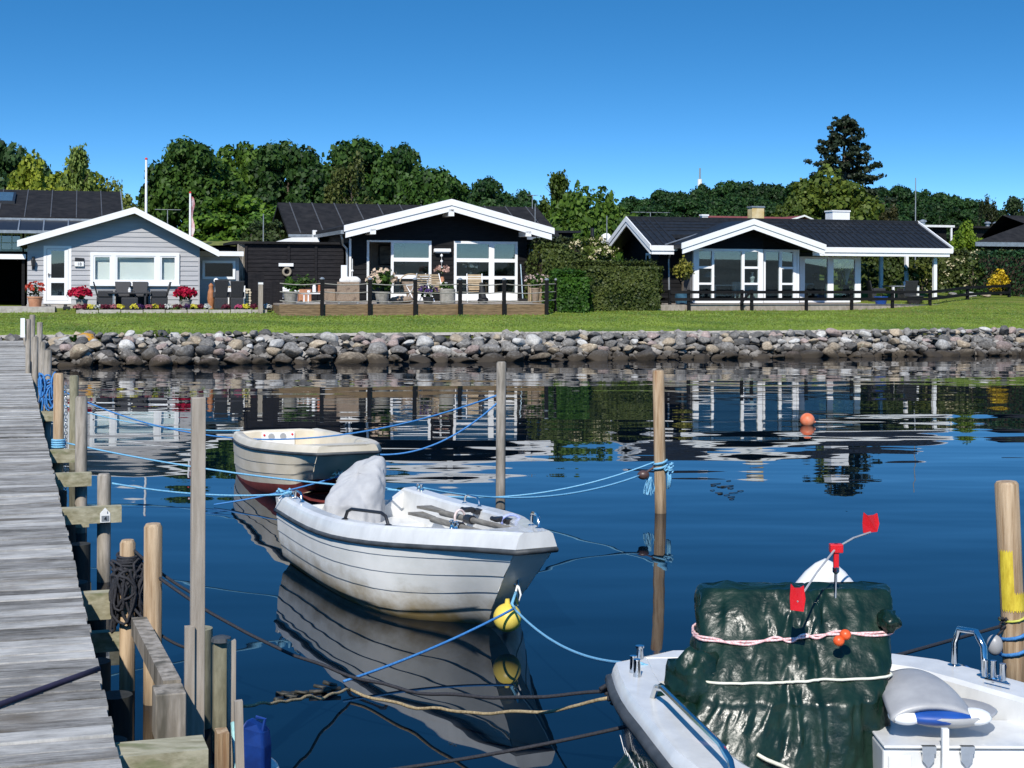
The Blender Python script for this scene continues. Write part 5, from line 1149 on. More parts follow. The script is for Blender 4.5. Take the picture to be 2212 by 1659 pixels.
# blue tangle on far posts
l=PL['b1'][0]; mb=MB(J)
for k in range(16):
    z0=PL['b1'][1]-.30-random.random()*.25; a0=random.uniform(0,6.28); r0=random.uniform(.065,.12); dz=random.uniform(.1,.45); sp=random.uniform(.4,1)
    mb.tube([(.12+r0*math.cos(a0+sp*math.sin(t)),l-.05+r0*math.sin(a0+sp*math.sin(t)),z0-dz/2+dz/2*math.cos(t)) for t in np.linspace(0,6.283,13)],.013,5)
tag(mb.build('rope_tangle',M['rblue'],smooth='all'),'bright blue rope tangle on the grey post far along the jetty','rope')
l=PL['b2'][0]; mb=MB(J); 
for k in range(5): mb.tube([(.13+.065*math.cos(t),l+.065*math.sin(t),PL['b2'][1]-.62-.03*k) for t in np.linspace(0,6.283,13)],.014,5)
tag(mb.build('rope_coil',M['rblue'],smooth='all'),'neat dark blue rope turns on the slim grey post beyond the tangle','rope')
l=PL['n2'][0]; mb=MB(J)
for k in range(4): mb.tube([(.12+.068*math.cos(t),l+.068*math.sin(t),.62+.025*k) for t in np.linspace(0,6.283,13)],.012,5)
tag(mb.build('rope_coil',M['rlblue'],smooth='all'),'light blue rope turns low on the tall pale post by the deck edge','rope')
# chain on the mossy post
l=PL['moss'][0]; mb=MB(J); z=PL['moss'][1]-.05
for k in range(30):
    zz_=z-.06-k*.042; o_=.30; mb.tube([(o_+.016*math.cos(t)*(k%2),l-.02+.016*math.cos(t)*((k+1)%2),zz_+.026*math.sin(t)) for t in np.linspace(0,6.283,9)[:-1]],.005,4,closed=True)
tag(mb.build('chain',M['chrome'],smooth='all'),'galvanised chain hanging between the tall pale post and the mossy post','chain')
# ================================================================ boats (built in their own frame: x from stern to bow, y to port, z up from the water)
def crv(tab,t):
    if t<=tab[0][0]: return tab[0][1]
    if t>=tab[-1][0]: return tab[-1][1]
    for i in range(len(tab)-1):
        (x0,y0),(x1,y1)=tab[i],tab[i+1]
        if t<=x1:
            def sl(j):
                if j<=0: return (tab[1][1]-tab[0][1])/(tab[1][0]-tab[0][0])
                if j>=len(tab)-1: return (tab[-1][1]-tab[-2][1])/(tab[-1][0]-tab[-2][0])
                return (tab[j+1][1]-tab[j-1][1])/(tab[j+1][0]-tab[j-1][0])
            h=x1-x0; u=(t-x0)/h
            return y0*(2*u**3-3*u*u+1)+sl(i)*h*(u**3-2*u*u+u)+y1*(-2*u**3+3*u*u)+sl(i+1)*h*(u**3-u*u)
MIDP=[(0,0),(.03,.40),(.08,.64),(.16,.81),(.3,.905),(.55,.96),(.8,.985),(1,1)]
BOWP=[(0,0),(.05,.22),(.16,.44),(.35,.64),(.6,.82),(.8,.92),(1,1)]
class Hull:
    def __init__(s,L_,b,zs,zk,rake,laps=(),lap=.014,v0=.5,bowp=BOWP,b2=None,r0=.55):
        s.r0=r0
        s.b2=b2 or b
        s.L,s.b,s.zs,s.zk,s.rake,s.laps,s.lap,s.v0,s.bowp=L_,b,zs,zk,rake,laps,lap,v0,bowp
        s.T=[0,.06,.12,.2,.28,.36,.44,.52,.6,.66,.72,.77,.82,.86,.90,.93,.96,.98,1]
    def pt(s,t,q,side,off=0):
        m=sst(t,s.v0,1); y=crv(s.b if side<0 else s.b2,t)*(lerp_tab(MIDP,q)*(1-m)+lerp_tab(s.bowp,q)*m)+off
        z0,z1=crv(s.zk,t),crv(s.zs,t)
        return (t*s.L-s.rake*(1-q)*sst(t,s.r0,1)**1.3,side*y,z0+(z1-z0)*q)
    def rows(s,qa=0,qb=1):
        qs=[q for q in (0,.03,.08,.12,.16,.22,.3,.38,.46,.54,.62,.7,.78,.86,.93,1)]+list(s.laps)
        qs=sorted(set(q for q in qs if qa<=q<=qb)|{qa,qb}); R=[]
        for q in qs:
            lo=[l for l in s.laps if l<=q]; 
            if q in s.laps: 
                pl=[l for l in s.laps if l<q]; base=pl[-1] if pl else 0
                R.append((q-.004,0)); R.append((q,s.lap))
            elif lo:
                nx=[l for l in s.laps if l>q]; e=nx[0] if nx else 1.0
                R.append((q,s.lap*(1-(q-lo[-1])/(e-lo[-1]))))
            else: R.append((q,0))
        return R
    def skin(s,name,m,root,qa=0,qb=1,ends=True):
        mb=MB(); R=s.rows(qa,qb)
        for side in (-1,1):
            k=len(mb.v); n=len(R)
            for t in s.T: mb.v+=[V(s.pt(t,q,side,o)) for q,o in R]
            for i in range(len(s.T)-1):
                for j in range(n-1):
                    f=(k+i*n+j,k+(i+1)*n+j,k+(i+1)*n+j+1,k+i*n+j+1); mb.f.append(f if side<0 else f[::-1])
        if ends:
            for t in (0,1):
                l=[s.pt(t,q,-1,0) for q,o in R]; r=[s.pt(t,q,1,0) for q,o in R]
                for j in range(len(R)-1): mb.quad(l[j],l[j+1],r[j+1],r[j])
        return mb.build(name,m,root,smooth=True)
    def gunwale(s,name,m,root,prof,t0=0):
        mb=MB(); n=len(prof); T=[t for t in s.T if t>=t0]
        def P(t,side):
            b=crv(s.b if side<0 else s.b2,t); R=[]; zs,zk=crv(s.zs,t),crv(s.zk,t)
            for ins,dz_ in prof:
                z=zs+dz_ if dz_<5 else dz_-10; x=t*s.L; y=max(0,b-ins)
                if dz_>5 or dz_<-.04:
                    if dz_>5 and t>.78: z=zs-.06
                    q=min(1,max(.05,(z-zk)/(zs-zk))); h=s.pt(t,q,side); x=h[0]-(.05 if t>.8 else 0); y=max(0,min(y,abs(h[1])-.04))
                R.append((x,side*y,z))
            return R
        lf,rt_=P(1,-1),P(1,1)
        for j in range(n-1): mb.quad(lf[j],lf[j+1],rt_[j+1],rt_[j])
        for side in (-1,1):
            k=len(mb.v)
            for t in T: mb.v+=[V(p) for p in P(t,side)]
            for i in range(len(T)-1):
                for j in range(n-1):
                    f=(k+i*n+j,k+(i+1)*n+j,k+(i+1)*n+j+1,k+i*n+j+1); mb.f.append(f if side<0 else f[::-1])
        return mb.build(name,m,root,smooth=24)
    def floor(s,name,m,root,z,inset):
        mb=MB(); R=[]
        for t in s.T:
            q=(z-crv(s.zk,t))/(crv(s.zs,t)-crv(s.zk,t))
            if q<.03: break
            l,r=s.pt(t,q,-1),s.pt(t,q,1); R.append(((l[0],min(0,l[1]+inset),z),(r[0],max(0,r[1]-inset),z)))
        for (a,b),(c,d_) in zip(R,R[1:]): mb.quad(a,c,d_,b)
        return mb.build(name,m,root)
    def strip(s,name,m,root,r,dz,bow=True,t0=0):
        T=[t for t in s.T if t>=t0]
        pts=[(t*s.L+.0,-(crv(s.b,t)+r*.3),crv(s.zs,t)+dz) for t in T]
        q=[(t*s.L,(crv(s.b2,t)+r*.3),crv(s.zs,t)+dz) for t in reversed(T)]
        pts[-1]=(pts[-1][0]+r*.4,pts[-1][1],pts[-1][2]); q[0]=(q[0][0]+r*.4,q[0][1],q[0][2])
        mb=MB(); mb.tube(pts+q,r,8); return mb.build(name,m,root,smooth='all')
def handle(root,p,q,h,r,m,name='handle',feet=True):
    p,q=V(p),V(q); d=(q-p); a=p+d*.06+V((0,0,h*.75)); b=q-d*.06+V((0,0,h*.75)); 
    mb=MB(); mb.tube([p,a,p+d*.16+V((0,0,h)),q-d*.16+V((0,0,h)),b,q],r,8)
    if feet: 
        for x in (p,q): mb.lathe(tuple(x+V((0,0,-.004))),[(r*2.1,0),(r*2.1,.008),(r*1.1,.014)],10)
    return mb.build(name,m,root,smooth=True)
# ---------------------------------------------------------------- white boat
d=V((.4429,-.8966)); o=V((-1.444,13.326))+V((.8966,.4429))*.015
WB=thing('rowing_boat','white clinker style motor dinghy with a grey hood over its outboard, moored in the middle','boat',(0,0,0),local=True)
H=Hull(3.617,[(0,.67),(.2,.71),(.45,.72),(.62,.62),(.75,.455),(.84,.325),(.92,.23),(1,.145)],[(0,.50),(.3,.50),(.6,.56),(1,.69)],[(0,-.10),(.5,-.12),(.8,-.1),(1,.0)],.70,laps=(.26,.47,.67,.85),lap=.007,v0=.58)
H.skin('hull',M['hullw'],WB)
H.gunwale('gunwale',M['gel'],WB,[(-.012,-.03),(-.010,.0),(.02,.085),(.05,.105),(.15,.10),(.175,.085),(.19,-.02),(.21,10.18)],)
H.strip('rubber_strip',M['rubber'],WB,.020,-.024)
mb=MB()
# transom inner plate with a dip for the outboard
pl=[(-.67,.585),(-.50,.575),(-.30,.44),(-.18,.38),(.18,.38),(.30,.44),(.50,.575),(.67,.585),(.60,.1),(-.60,.1)]
mb.prism([(-.03,y,z) for y,z in pl],(.075,0,0)); mb.build('transom',M['gel'],WB)
# bow deck
mb=MB(); T=[t for t in H.T if t>=.82]
for i in range(len(T)-1):
    t,u=T[i],T[i+1]; f=lambda t:max(0.005,crv(H.b,t)-.13); z=lambda t:crv(H.zs,t)+.088
    mb.quad((t*H.L,-f(t),z(t)),(u*H.L,-f(u),z(u)),(u*H.L,f(u),z(u)),(t*H.L,f(t),z(t)))
t=.82; mb.quad((t*H.L,-f(t),z(t)),(t*H.L,f(t),z(t)),(t*H.L-.45,f(t)*.75,.17),(t*H.L-.45,-f(t)*.75,.17))
mb.build('bow_deck',M['gel'],WB)
H.floor('floor',M['gel'],WB,.16,.05)
for x0,x1,zt in ((.06,.55,.36),(1.45,1.72,.40)):
    bb=crv(H.b,(x0+x1)/2/H.L)-.185; mb=MB(); mb.box(x0,x1,-bb,bb,.19,zt); mb.build('thwart',M['gel'],WB,bevel=.03)
mb=MB(); mb.box(1.16,1.25,-.48,.05,.42,.445); mb.build('seat_board',M['gel'],WB,bevel=.01)
def rim(t,side,ins=.10): return (t*H.L,side*(crv(H.b,t)-ins),crv(H.zs,t)+.103)
h1=handle(WB,rim(.44,-1),rim(.62,-1,.10),.085,.013,M['dark']); h1['label']='long black grab handle'
handle(WB,rim(.07,-1),rim(.13,-1),.075,.010,M['chrome']); handle(WB,rim(.30,1),rim(.38,1),.07,.010,M['chrome']); handle(WB,rim(.86,1,.08),rim(.93,1,.07),.09,.012,M['chrome'])
for t,sd in ((.04,-1),(.06,1),(.80,-1)):
    p=rim(t,sd); mb=MB(); 
    for dx in (-.035,.035): mb.lathe((p[0]+dx,p[1],p[2]-.004),[(.02,0),(.013,.01),(.012,.055),(.016,.06)],10)
    mb.tube([(p[0]-.07,p[1],p[2]+.04),(p[0]+.07,p[1],p[2]+.04)],.007,6); mb.build('cleat',M['chrome'],WB,smooth=True)
for t in (.42,.66):
    p=rim(t,1,.17); mb=MB(); mb.box(p[0]-.05,p[0]+.05,p[1]-.05,p[1]+.01,p[2]-.04,p[2]-.0).box(p[0]-.03,p[0]+.03,p[1]-.13,p[1]-.05,p[2]-.02,p[2]+.015).tube([(p[0]-.05,p[1]-.13,p[2]+.0),(p[0]+.05,p[1]-.12,p[2]+.0)],.018,8); mb.build('oarlock',M['dark'],WB,bevel=.004)
q=H.pt(.99,.62,-1); mb=MB(); x,z=q[0]+.03,q[2]
x=H.L-.72*(1-.55)+.0; mb.box(x-.02,x+.02,-.015,.015,z-.05,z+.06).tube([(x,0,z+.05),(x+.05,0,z+.02),(x+.05,0,z-.03),(x,0,z-.05)],.009,6); mb.build('bow_eye',M['chrome'],WB)
BOWEYE_L=(x+.05,0,z-.03)
WB.location=(o.x,o.y,0); WB.rotation_euler=(0,0,math.atan2(d.y,d.x))
WM=Matrix.Translation((o.x,o.y,0))@Matrix.Rotation(math.atan2(d.y,d.x),4,'Z')
def wbp(p): return WM@V(p)
# grey hood over the tilted outboard (own thing, fitted over the engine on the transom)
OB=thing('outboard_motor','outboard motor under a crumpled pale grey fabric hood on the transom of the white boat','outboard',(0,0,0),local=True)
mb=MB(); nu,nv=64,44
for j in range(nv+1):
    v=j/nv
    for i in range(nu):
        a=6.28318*i/nu; ca,sa=math.cos(a),math.sin(a)
        if v<.62:
            r=math.sin(math.pi*(v/.62)*.5)**.42; zc=.52+(.24+.80*sa*r*.225-.1*ca*r)*(1-(v/.62)**2.2)
        else: r=1-.05*math.sin((v-.62)/.38*3.14)+.10*(v-.62)/.38; zc=.52-.34*(v-.62)/.38
        rx,ry=.25,.25
        lean=(zc-.4)*.16
        f=1+.12*noise.noise(V((ca*1.6,sa*1.6,zc*2.4)))+.03*noise.noise(V((ca*4+zc*5,sa*4,zc*5+2)))
        f*=.91+.30*abs(noise.noise(V((ca*1.6-zc*4,sa*1.6+zc*2.2,1.5))))+.05*abs(noise.noise(V((ca*3+zc*7,sa*3,7))))
        if v>.55: f*=1+.30*abs(noise.noise(V((ca*3.2,sa*3.2,zc*1.2))))*(v-.55)/.45*2.2
        pk_=.05*max(0,ca*.1+sa*.98)**6*max(0,1-v/.62)
        y=sa*r*ry*f+lean; x=ca*r*rx*f+.03-(.05 if v<.3 else .05*max(0,1-(v-.3)*3)); z=zc+pk_+.015*noise.noise(V((ca*3,sa*3,v*4)))
        if j==nv: z+=.05*noise.noise(V((ca*2,sa*2,1)))
        mb.v.append(V((x+.08,y,z)))
for j in range(nv):
    for i in range(nu): mb.f.append((j*nu+i,(j+1)*nu+i,(j+1)*nu+(i+1)%nu,j*nu+(i+1)%nu))
mb.build('hood',M['cloth'],OB,smooth='all')
mb=MB(); mb.box(-.16,-.06,-.06,.06,-.5,.45).box(-.10,.12,-.10,.10,.30,.48); mb.build('leg',M['dark'],OB,bevel=.02)
mb=MB()
for y in (-.09,.09): mb.tube([(.10,y,.30),(.16,y,.32),(.17,y+.02,.24)],.016,8)
mb.build('clamp',M['chrome'],OB,smooth=True)
OB.location=WB.location; OB.rotation_euler=WB.rotation_euler
# oars and boat hook lying along the port side
for k,(p,q,l) in enumerate((((.95,.34,.55),(2.72,.24,.66),'grey wooden oar lying on top in the white boat'),((1.0,.24,.51),(2.75,.12,.62),'grey wooden oar lying lower and closer to the middle of the white boat'))):
    t=thing('oar',l,'oar',(0,0,0),local=True); p,q=V(p),V(q); dd=(q-p).normalized(); mb=MB(); mb.tube([p+dd*.35,q],[.026,.020],10); mb.build('shaft',M['oarw'],t,smooth=True)
    mb=MB(); sd=V((-dd.y,dd.x,0)); 
    mb.prism([tuple(p-dd*.1+sd*.075),tuple(p-dd*.12-sd*.05),tuple(p+dd*.36-sd*.028),tuple(p+dd*.36+sd*.028)],(0,0,.022)); mb.build('blade',M['oarw'],t)
    mb=MB(); c=p+(q-p)*.55; mb.tube([c-dd*.06,c+dd*.07],.036,10); mb.build('collar',M['dark'],t)
    t.location=WB.location; t.rotation_euler=WB.rotation_euler
c=wbp((1.75,.28,.60)); mb=MB(); mb.tube([c+V((.055*math.cos(a)*.7,.0+.03*math.cos(a),.06*math.sin(a))) for a in np.linspace(0,6.28,16)[:-1]],.010,6,closed=True); tag(mb.build('lashing',mat('pinkish_cord',(.6,.45,.42),(.75,.65,.62),sc=40),smooth='all'),'pale pink cord lashing the oars together','rope')
c=wbp((2.42,.40,.66)); mb=MB(); mb.tube([c+V((.07*math.cos(a),.02*math.cos(a),.05*math.sin(a))) for a in np.linspace(-.4,3.6,14)],.011,6); tag(mb.build('lashing',mat('lilac_cord',(.25,.3,.6),(.4,.45,.75),sc=40),smooth='all'),'lilac blue cord loop at the front oarlock of the white boat','rope')
# ---------------------------------------------------------------- cream dinghy
d=V((.375,-.927)).normalized(); o=V((-2.99,19.2))
CB=thing('dinghy','small cream dinghy with red bottom paint and dark rubber rim, behind the white boat','boat',(0,0,0),local=True)
H=Hull(3.3,[(0,.56),(.2,.64),(.5,.65),(.7,.60),(.85,.51),(.94,.41),(1,.33)],[(0,.47),(.4,.50),(.7,.56),(1,.62)],[(0,-.30),(.3,-.24),(.6,-.12),(.85,-.02),(1,.05)],.75,laps=(.58,.76),lap=.006,v0=.72,bowp=[(0,0),(.05,.4),(.18,.66),(.4,.82),(.7,.93),(1,1)],r0=.80)
H.skin('hull',M['cream'],CB,.40,1); H.skin('bottom',M['redaf'],CB,0,.40)
H.gunwale('gunwale',M['cream'],CB,[(-.012,-.02),(-.010,.01),(.015,.06),(.04,.075),(.10,.07),(.12,.06),(.15,-.05),(.17,10.12)]); H.strip('rubber_strip',M['rubber'],CB,.018,-.016)
H.floor('floor',M['cream'],CB,.12,.04)
mb=MB(); mb.prism([(0.0,-.55,.12),(0.0,-.56,.53),(0.0,-.3,.55),(0.0,.3,.55),(0.0,.56,.53),(0.0,.55,.12)],(.09,0,0)); mb.build('transom',M['cream'],CB,bevel=.02)
mb=MB(); mb.box(.09,.115,-.22,.2,.30,.52); MP=mb.build('motor_pad',M['white'],CB)
mb=MB()
for y in (-.19,.17):
    for z in (.33,.49): mb.cyl((.114,y,z),(.122,y,z),.014,n=8)
mb.build('bolt',M['redp'],MP)
mb=MB()
for y in (-.1,.05): mb.cyl((.114,y,.47),(.125,y,.47),.04,n=14)
mb.build('pad_disc',M['greyp'],MP,smooth=True)
b1=.30; z1=crv(H.zs,1); mb=MB(); T=[t for t in H.T if t>=.80]
for i in range(len(T)-1):
    t,u=T[i],T[i+1]; f=lambda t:max(.01,crv(H.b,t)-.08); z=lambda t:crv(H.zs,t)+.065
    mb.quad((t*H.L,-f(t),z(t)),(u*H.L,-f(u),z(u)),(u*H.L,f(u),z(u)),(t*H.L,f(t),z(t)))
mb.build('bow_deck',M['cream'],CB)
mb=MB(); bb=.45; mb.box(1.3,1.6,-bb,bb,.12,.36); mb.build('thwart',M['cream'],CB,bevel=.03)
x=H.L-.30; mb=MB(); mb.tube([(x-.03,-.02,.40),(x+.05,-.02,.38),(x+.05,-.02,.30),(x-.05,-.02,.29)],.012,6); mb.build('bow_eye',M['chrome'],CB)
CB.location=(o.x,o.y,0); CB.rotation_euler=(0,0,math.atan2(d.y,d.x)); CM=Matrix.Translation((o.x,o.y,0))@Matrix.Rotation(math.atan2(d.y,d.x),4,'Z')
CEYE=CM@V((x+.05,-.02,.33))
# ---------------------------------------------------------------- black and white boat, lower right
d=V((-.62,.785)).normalized(); bow=V((.667,7.416)); LB=4.9; o=bow-d*LB
TB_=thing('motor_boat','black hulled motor boat with white decks and a tarpaulin covered console, lower right','boat',(0,0,0),local=True)
H=Hull(LB,[(0,1.0),(.5,1.10),(.7,1.14),(.76,1.16),(.82,1.16),(.86,1.07),(.9,.90),(.94,.66),(.975,.40),(1,.21)],[(0,.535),(.6,.535),(1,.56)],[(0,-.2),(.7,-.2),(1,-.15)],.16,laps=(.48,),lap=.02,v0=.6,bowp=[(0,0),(.05,.45),(.2,.7),(.5,.86),(.8,.95),(1,1)],b2=[(0,1.0),(.4,1.10),(.65,1.06),(.748,.965),(.792,.845),(.831,.745),(.873,.625),(.907,.535),(.947,.41),(.975,.31),(1,.215)])
H.skin('hull',M['navy'],TB_,.52,1); H.skin('lower_hull',M['hullw'],TB_,0,.52)
H.gunwale('gunwale',M['gel'],TB_,[(-.02,-.02),(-.012,.02),(.0,.05),(.02,.075),(.22,.07),(.25,.055),(.27,-.05),(.30,10.10)]); H.strip('rubber_strip',M['rubber'],TB_,.032,-.01)
mb=MB(); T=[t for t in H.T if t>=.93]
for i in range(len(T)-1):
    t,u=T[i],T[i+1]; f=lambda t:max(.0,crv(H.b,t)-.1); f2=lambda t:max(.0,crv(H.b2,t)-.1); z=lambda t:crv(H.zs,t)+.066
    mb.quad((t*H.L,-f(t),z(t)),(u*H.L,-f(u),z(u)),(u*H.L,f2(u),z(u)),(t*H.L,f2(t),z(t)))
t=.93; mb.quad((t*LB,-f(t),z(t)),(t*LB,f2(t),z(t)),(t*LB-.15,f2(t)*.8,.12),(t*LB-.15,-f(t)*.8,.12))
mb.build('bow_deck',M['gel'],TB_)
H.floor('floor',M['gel'],TB_,.10,.04)
TM=Matrix.Translation((o.x,o.y,0))@Matrix.Rotation(math.atan2(d.y,d.x),4,'Z'); TI=TM.inverted()
TB_.location=(o.x,o.y,0); TB_.rotation_euler=(0,0,math.atan2(d.y,d.x))
def tl_(px,py,z): return TI@atz(px,py,z)
def tw(mb,nm,m,**k): return mb.build(nm,m,TB_,**k)
# name on the port side, following the hull
def hulltext(body,t,q,size,side=1):
    p=V(H.pt(t,q,side)); tx=(V(H.pt(t-.02,q,side))-V(H.pt(t+.02,q,side))).normalized(); tz=(V(H.pt(t,q+.06,side))-V(H.pt(t,q-.06,side))).normalized()
    n=tx.cross(tz).normalized(); tz=n.cross(tx)
    if n.y*side<0: n=-n
    mx=Matrix((tx,tz,tx.cross(tz))).transposed(); tt=text(TB_,body,size,p+n*.03,mx.to_euler(),M['white'],'lettering',.001); return tt
hulltext('Jonna',.93,.66,.17); hulltext('Jensen',.855,.66,.17)
# rails, cleats
pa_,pb_=tl_(1408,1512,.61),tl_(1590,1700,.61)
handle(TB_,pa_,pb_,.10,.014,M['chrome'],'side_rail'); 
pa_,pb_=tl_(2062,1440,.61),tl_(2128,1462,.61); mb=MB(); 
h=.20; mid_=(pa_+pb_)/2; mb.tube([pa_,pa_+V((0,0,h*.6)),pa_*.85+pb_*.15+V((0,0,h*.95)),pa_*.3+pb_*.7+V((0,0,h)),pb_*.95+pa_*.05+V((0,0,h*.7)),pb_],.016,10)
for x in (pa_,pb_): mb.lathe(tuple(x),[(.04,0),(.04,.008),(.02,.015)],14)
tw(mb,'grab_hoop',M['chrome'],smooth=True)
for px,py in ((1368,1462),(1376,1470)): 
    p=tl_(px,py,.61); mb=MB(); mb.lathe(tuple(p),[(.035,0),(.02,.012),(.016,.09),(.018,.10)],10); tw(mb,'bollard',M['chrome'],smooth=True)
p=tl_(1382,1432,.61); mb=MB(); mb.lathe(tuple(p),[(.03,0),(.018,.012),(.016,.07),(.022,.075),(.022,.085)],12); tw(mb,'bollard',M['chrome'],smooth=True)
for px,py in ((2128,1466),(2146,1468),(2166,1475)):
    p=tl_(px,py,.61); mb=MB(); mb.lathe(tuple(p),[(.03,0),(.016,.012),(.014,.085),(.016,.09)],10); tw(mb,'bollard',M['chrome'],smooth=True)
p,q=tl_(2128,1466,.64),tl_(2166,1475,.64); mb=MB(); mb.tube([p,q+(q-p)*.4],.007,6); tw(mb,'cleat_bar',M['chrome'])
# white locker behind the console with latches
c=TI@at(2080,1590,6.35); 
LK=MB(lambda x,y,z:V((1.62+x,6.18+y,z))); LK.box(-.02,1.2,.27,.62,.08,.485); 
lk=LK.build('locker',M['gel']); lw_=lk.location.copy(); lk.parent=TB_; lk.location=TI@lw_; lk.rotation_euler=(0,0,-TB_.rotation_euler.z)
mo=lk.modifiers.new('b','BEVEL'); mo.width=.012; mo.segments=2
def onworld(mb,nm,m,par,smooth=False,bevel=0):
    ob=mb.build(nm,m,None,smooth=smooth,bevel=bevel); w=ob.location.copy(); ob.parent=par
    if par is TB_: ob.location=TI@w; ob.rotation_euler=(0,0,-TB_.rotation_euler.z)
    else: ob.location=w-lk_world; 
    return ob
lk_world=TM@lk.location
for X in (1.79,1.955):
    mb=MB(); mb.prism([(X-.025,6.445,.475),(X+.025,6.445,.475),(X+.025,6.445,.44),(X,6.445,.41),(X-.025,6.445,.44)],(0,-.014,0)); mb.box(X-.03,X+.03,6.42,6.445,.475,.505); l_=onworld(mb,'latch',M['chrome'],lk)
mb=MB(); mb.box(1.60,2.84,6.435,6.82,.49,.503); onworld(mb,'lid',M['gel'],lk,bevel=.008)
mb=MB(); mb.box(1.62,1.72,6.438,6.448,.30,.46); onworld(mb,'panel',M['gel'],lk,bevel=.01)
# boat seat with folded back and blue cushion
sx0,sy0=1.88,6.66
ST=thing('boat_seat','grey plastic boat seat folded over a blue and white cushion in the black hulled boat','seat',(sx0,sy0,.5))
SEATK=.86
mb=MB(); mb.lathe((sx0+.03,sy0-.02,.545),[(.02,0),(.14,.005),(.205,.03),(.235,.06),(.225,.067),(.18,.045),(.1,.03)],28,1.0,.8); mb.build('shell',M['greyp'],ST,smooth='all')
mb=MB(); mb.sphere((sx0-.01,sy0-.12,.600),(.165,.08,.036),24,12); mb.build('cushion',M['blued'],ST,smooth='all')
for s_ in (-1,1): mb=MB(); mb.sphere((sx0-.01+s_*.15,sy0-.11,.597),(.075,.075,.033),16,10); mb.build('cushion_end',M['white'],ST,smooth='all')
mb=MB(); nu,nv=28,14
for j in range(nv+1):
    for i in range(nu+1):
        u=-1+2*i/nu; v=j/nv; hw=.185-.04*v*v; x=u*hw-.03; y=-.16+.40*v; z=.615+.04*(1-u*u)*(1-.4*v)+.08*math.sin(v*1.9)*(1-.3*u*u)
        mb.v.append(V((sx0-.02+x,sy0+y,z-.02*(abs(u)**6))))
for j in range(nv):
    for i in range(nu): k=j*(nu+1)+i; mb.f.append((k,k+1,k+nu+2,k+nu+1))
bk=mb.build('backrest',M['greyp'],ST,smooth='all'); so_=bk.modifiers.new('s','SOLIDIFY'); so_.thickness=.022
mb=MB(); mb.box(1.84,1.868,6.40,6.425,.05,.585); mb.build('strap',M['whitew'],ST)
# console under the green tarpaulin
cx0,cy0=1.275,6.92
TP=thing('tarpaulin','crumpled dark green tarpaulin wrapped round the boat console and tied with cords','tarpaulin',(cx0,cy0,.1))
mb=MB(); nu,nv=220,90
ZT=1.05
def tarp_r(a,z):
    ca,sa=math.cos(a),math.sin(a); n_=6.5
    hw=.425+.03*max(0,z-.7)/.35 if z>.62 else .425+.06*(.62-z)/.5; hd=.27+.12*max(0,.62-z)
    if z>.62: hd=.27-.19*(z-.62)/.43
    if z>1.0: k=max(0,(z-1.0)/.05); hw*=1-.05*k**3
    r=1/((abs(ca)/hw)**n_+(abs(sa)/hd)**n_)**(1/n_)
    ext=0
    if z<.60: ext=.46*(1-z/.60)**1.0*max(0,-ca*.9-sa*.15)**2+.12*(1-z/.6)*max(0,-sa)**2
    tie=min(1,abs(z-.70)/.07,abs(z-.865)/.07)
    px_,py_=ca*r,sa*r
    f=.020*noise.noise(V((px_*5,py_*5,z*1.4)))+.030*noise.noise(V((px_*13+z*1.5,py_*13,z*1.1+4)))
    f+=.030*(.3-abs(noise.noise(V((px_*14+z*2.5,py_*14,z*1.0)))))+.016*(.3-abs(noise.noise(V((px_*27-z*4,py_*27,z*2.2)))))+.006*(.3-abs(noise.noise(V((px_*26-z*12,py_*26,z*10)))))+.003*noise.noise(V((px_*70,py_*70,z*30)))
    return r+ext+f*(.55+.45*tie)-.008*(1-tie)
def tarp_c(z): return (cx0+.18*(z-.66),cy0+max(0,z-.62)*.40)
for j in range(nv+1):
    z=.06+(ZT-.06)*j/nv
    for i in range(nu):
        a=6.28318*i/nu; r=tarp_r(a,z); kx,ky=tarp_c(z); mb.v.append(V((kx+math.cos(a)*r,ky+math.sin(a)*r,z+(.012*noise.noise(V((math.cos(a)*4,math.sin(a)*4,z*6))) if j<nv else .01*noise.noise(V((a*2,0,0)))))))
for j in range(nv):
    for i in range(nu): mb.f.append((j*nu+i,j*nu+(i+1)%nu,(j+1)*nu+(i+1)%nu,(j+1)*nu+i))
k=len(mb.v)
for q in range(1,8):
    f=1-q/8
    for i in range(nu):
        a=6.28318*i/nu; r=tarp_r(a,ZT)*f; kx,ky=tarp_c(ZT); mb.v.append(V((kx+math.cos(a)*r,ky+math.sin(a)*r,ZT+.006*(1-f)+.02*noise.noise(V((math.cos(a)*r*14,math.sin(a)*r*14,2))))))
base=nv*nu
for q in range(7):
    b0=base+q*nu
    for i in range(nu): mb.f.append((b0+i,b0+(i+1)%nu,b0+nu+(i+1)%nu,b0+nu+i))
mb.f.append(tuple(base+7*nu+i for i in range(nu)))
tp=mb.build('tarpaulin_sheet',M['tarp'],TP,smooth='all')
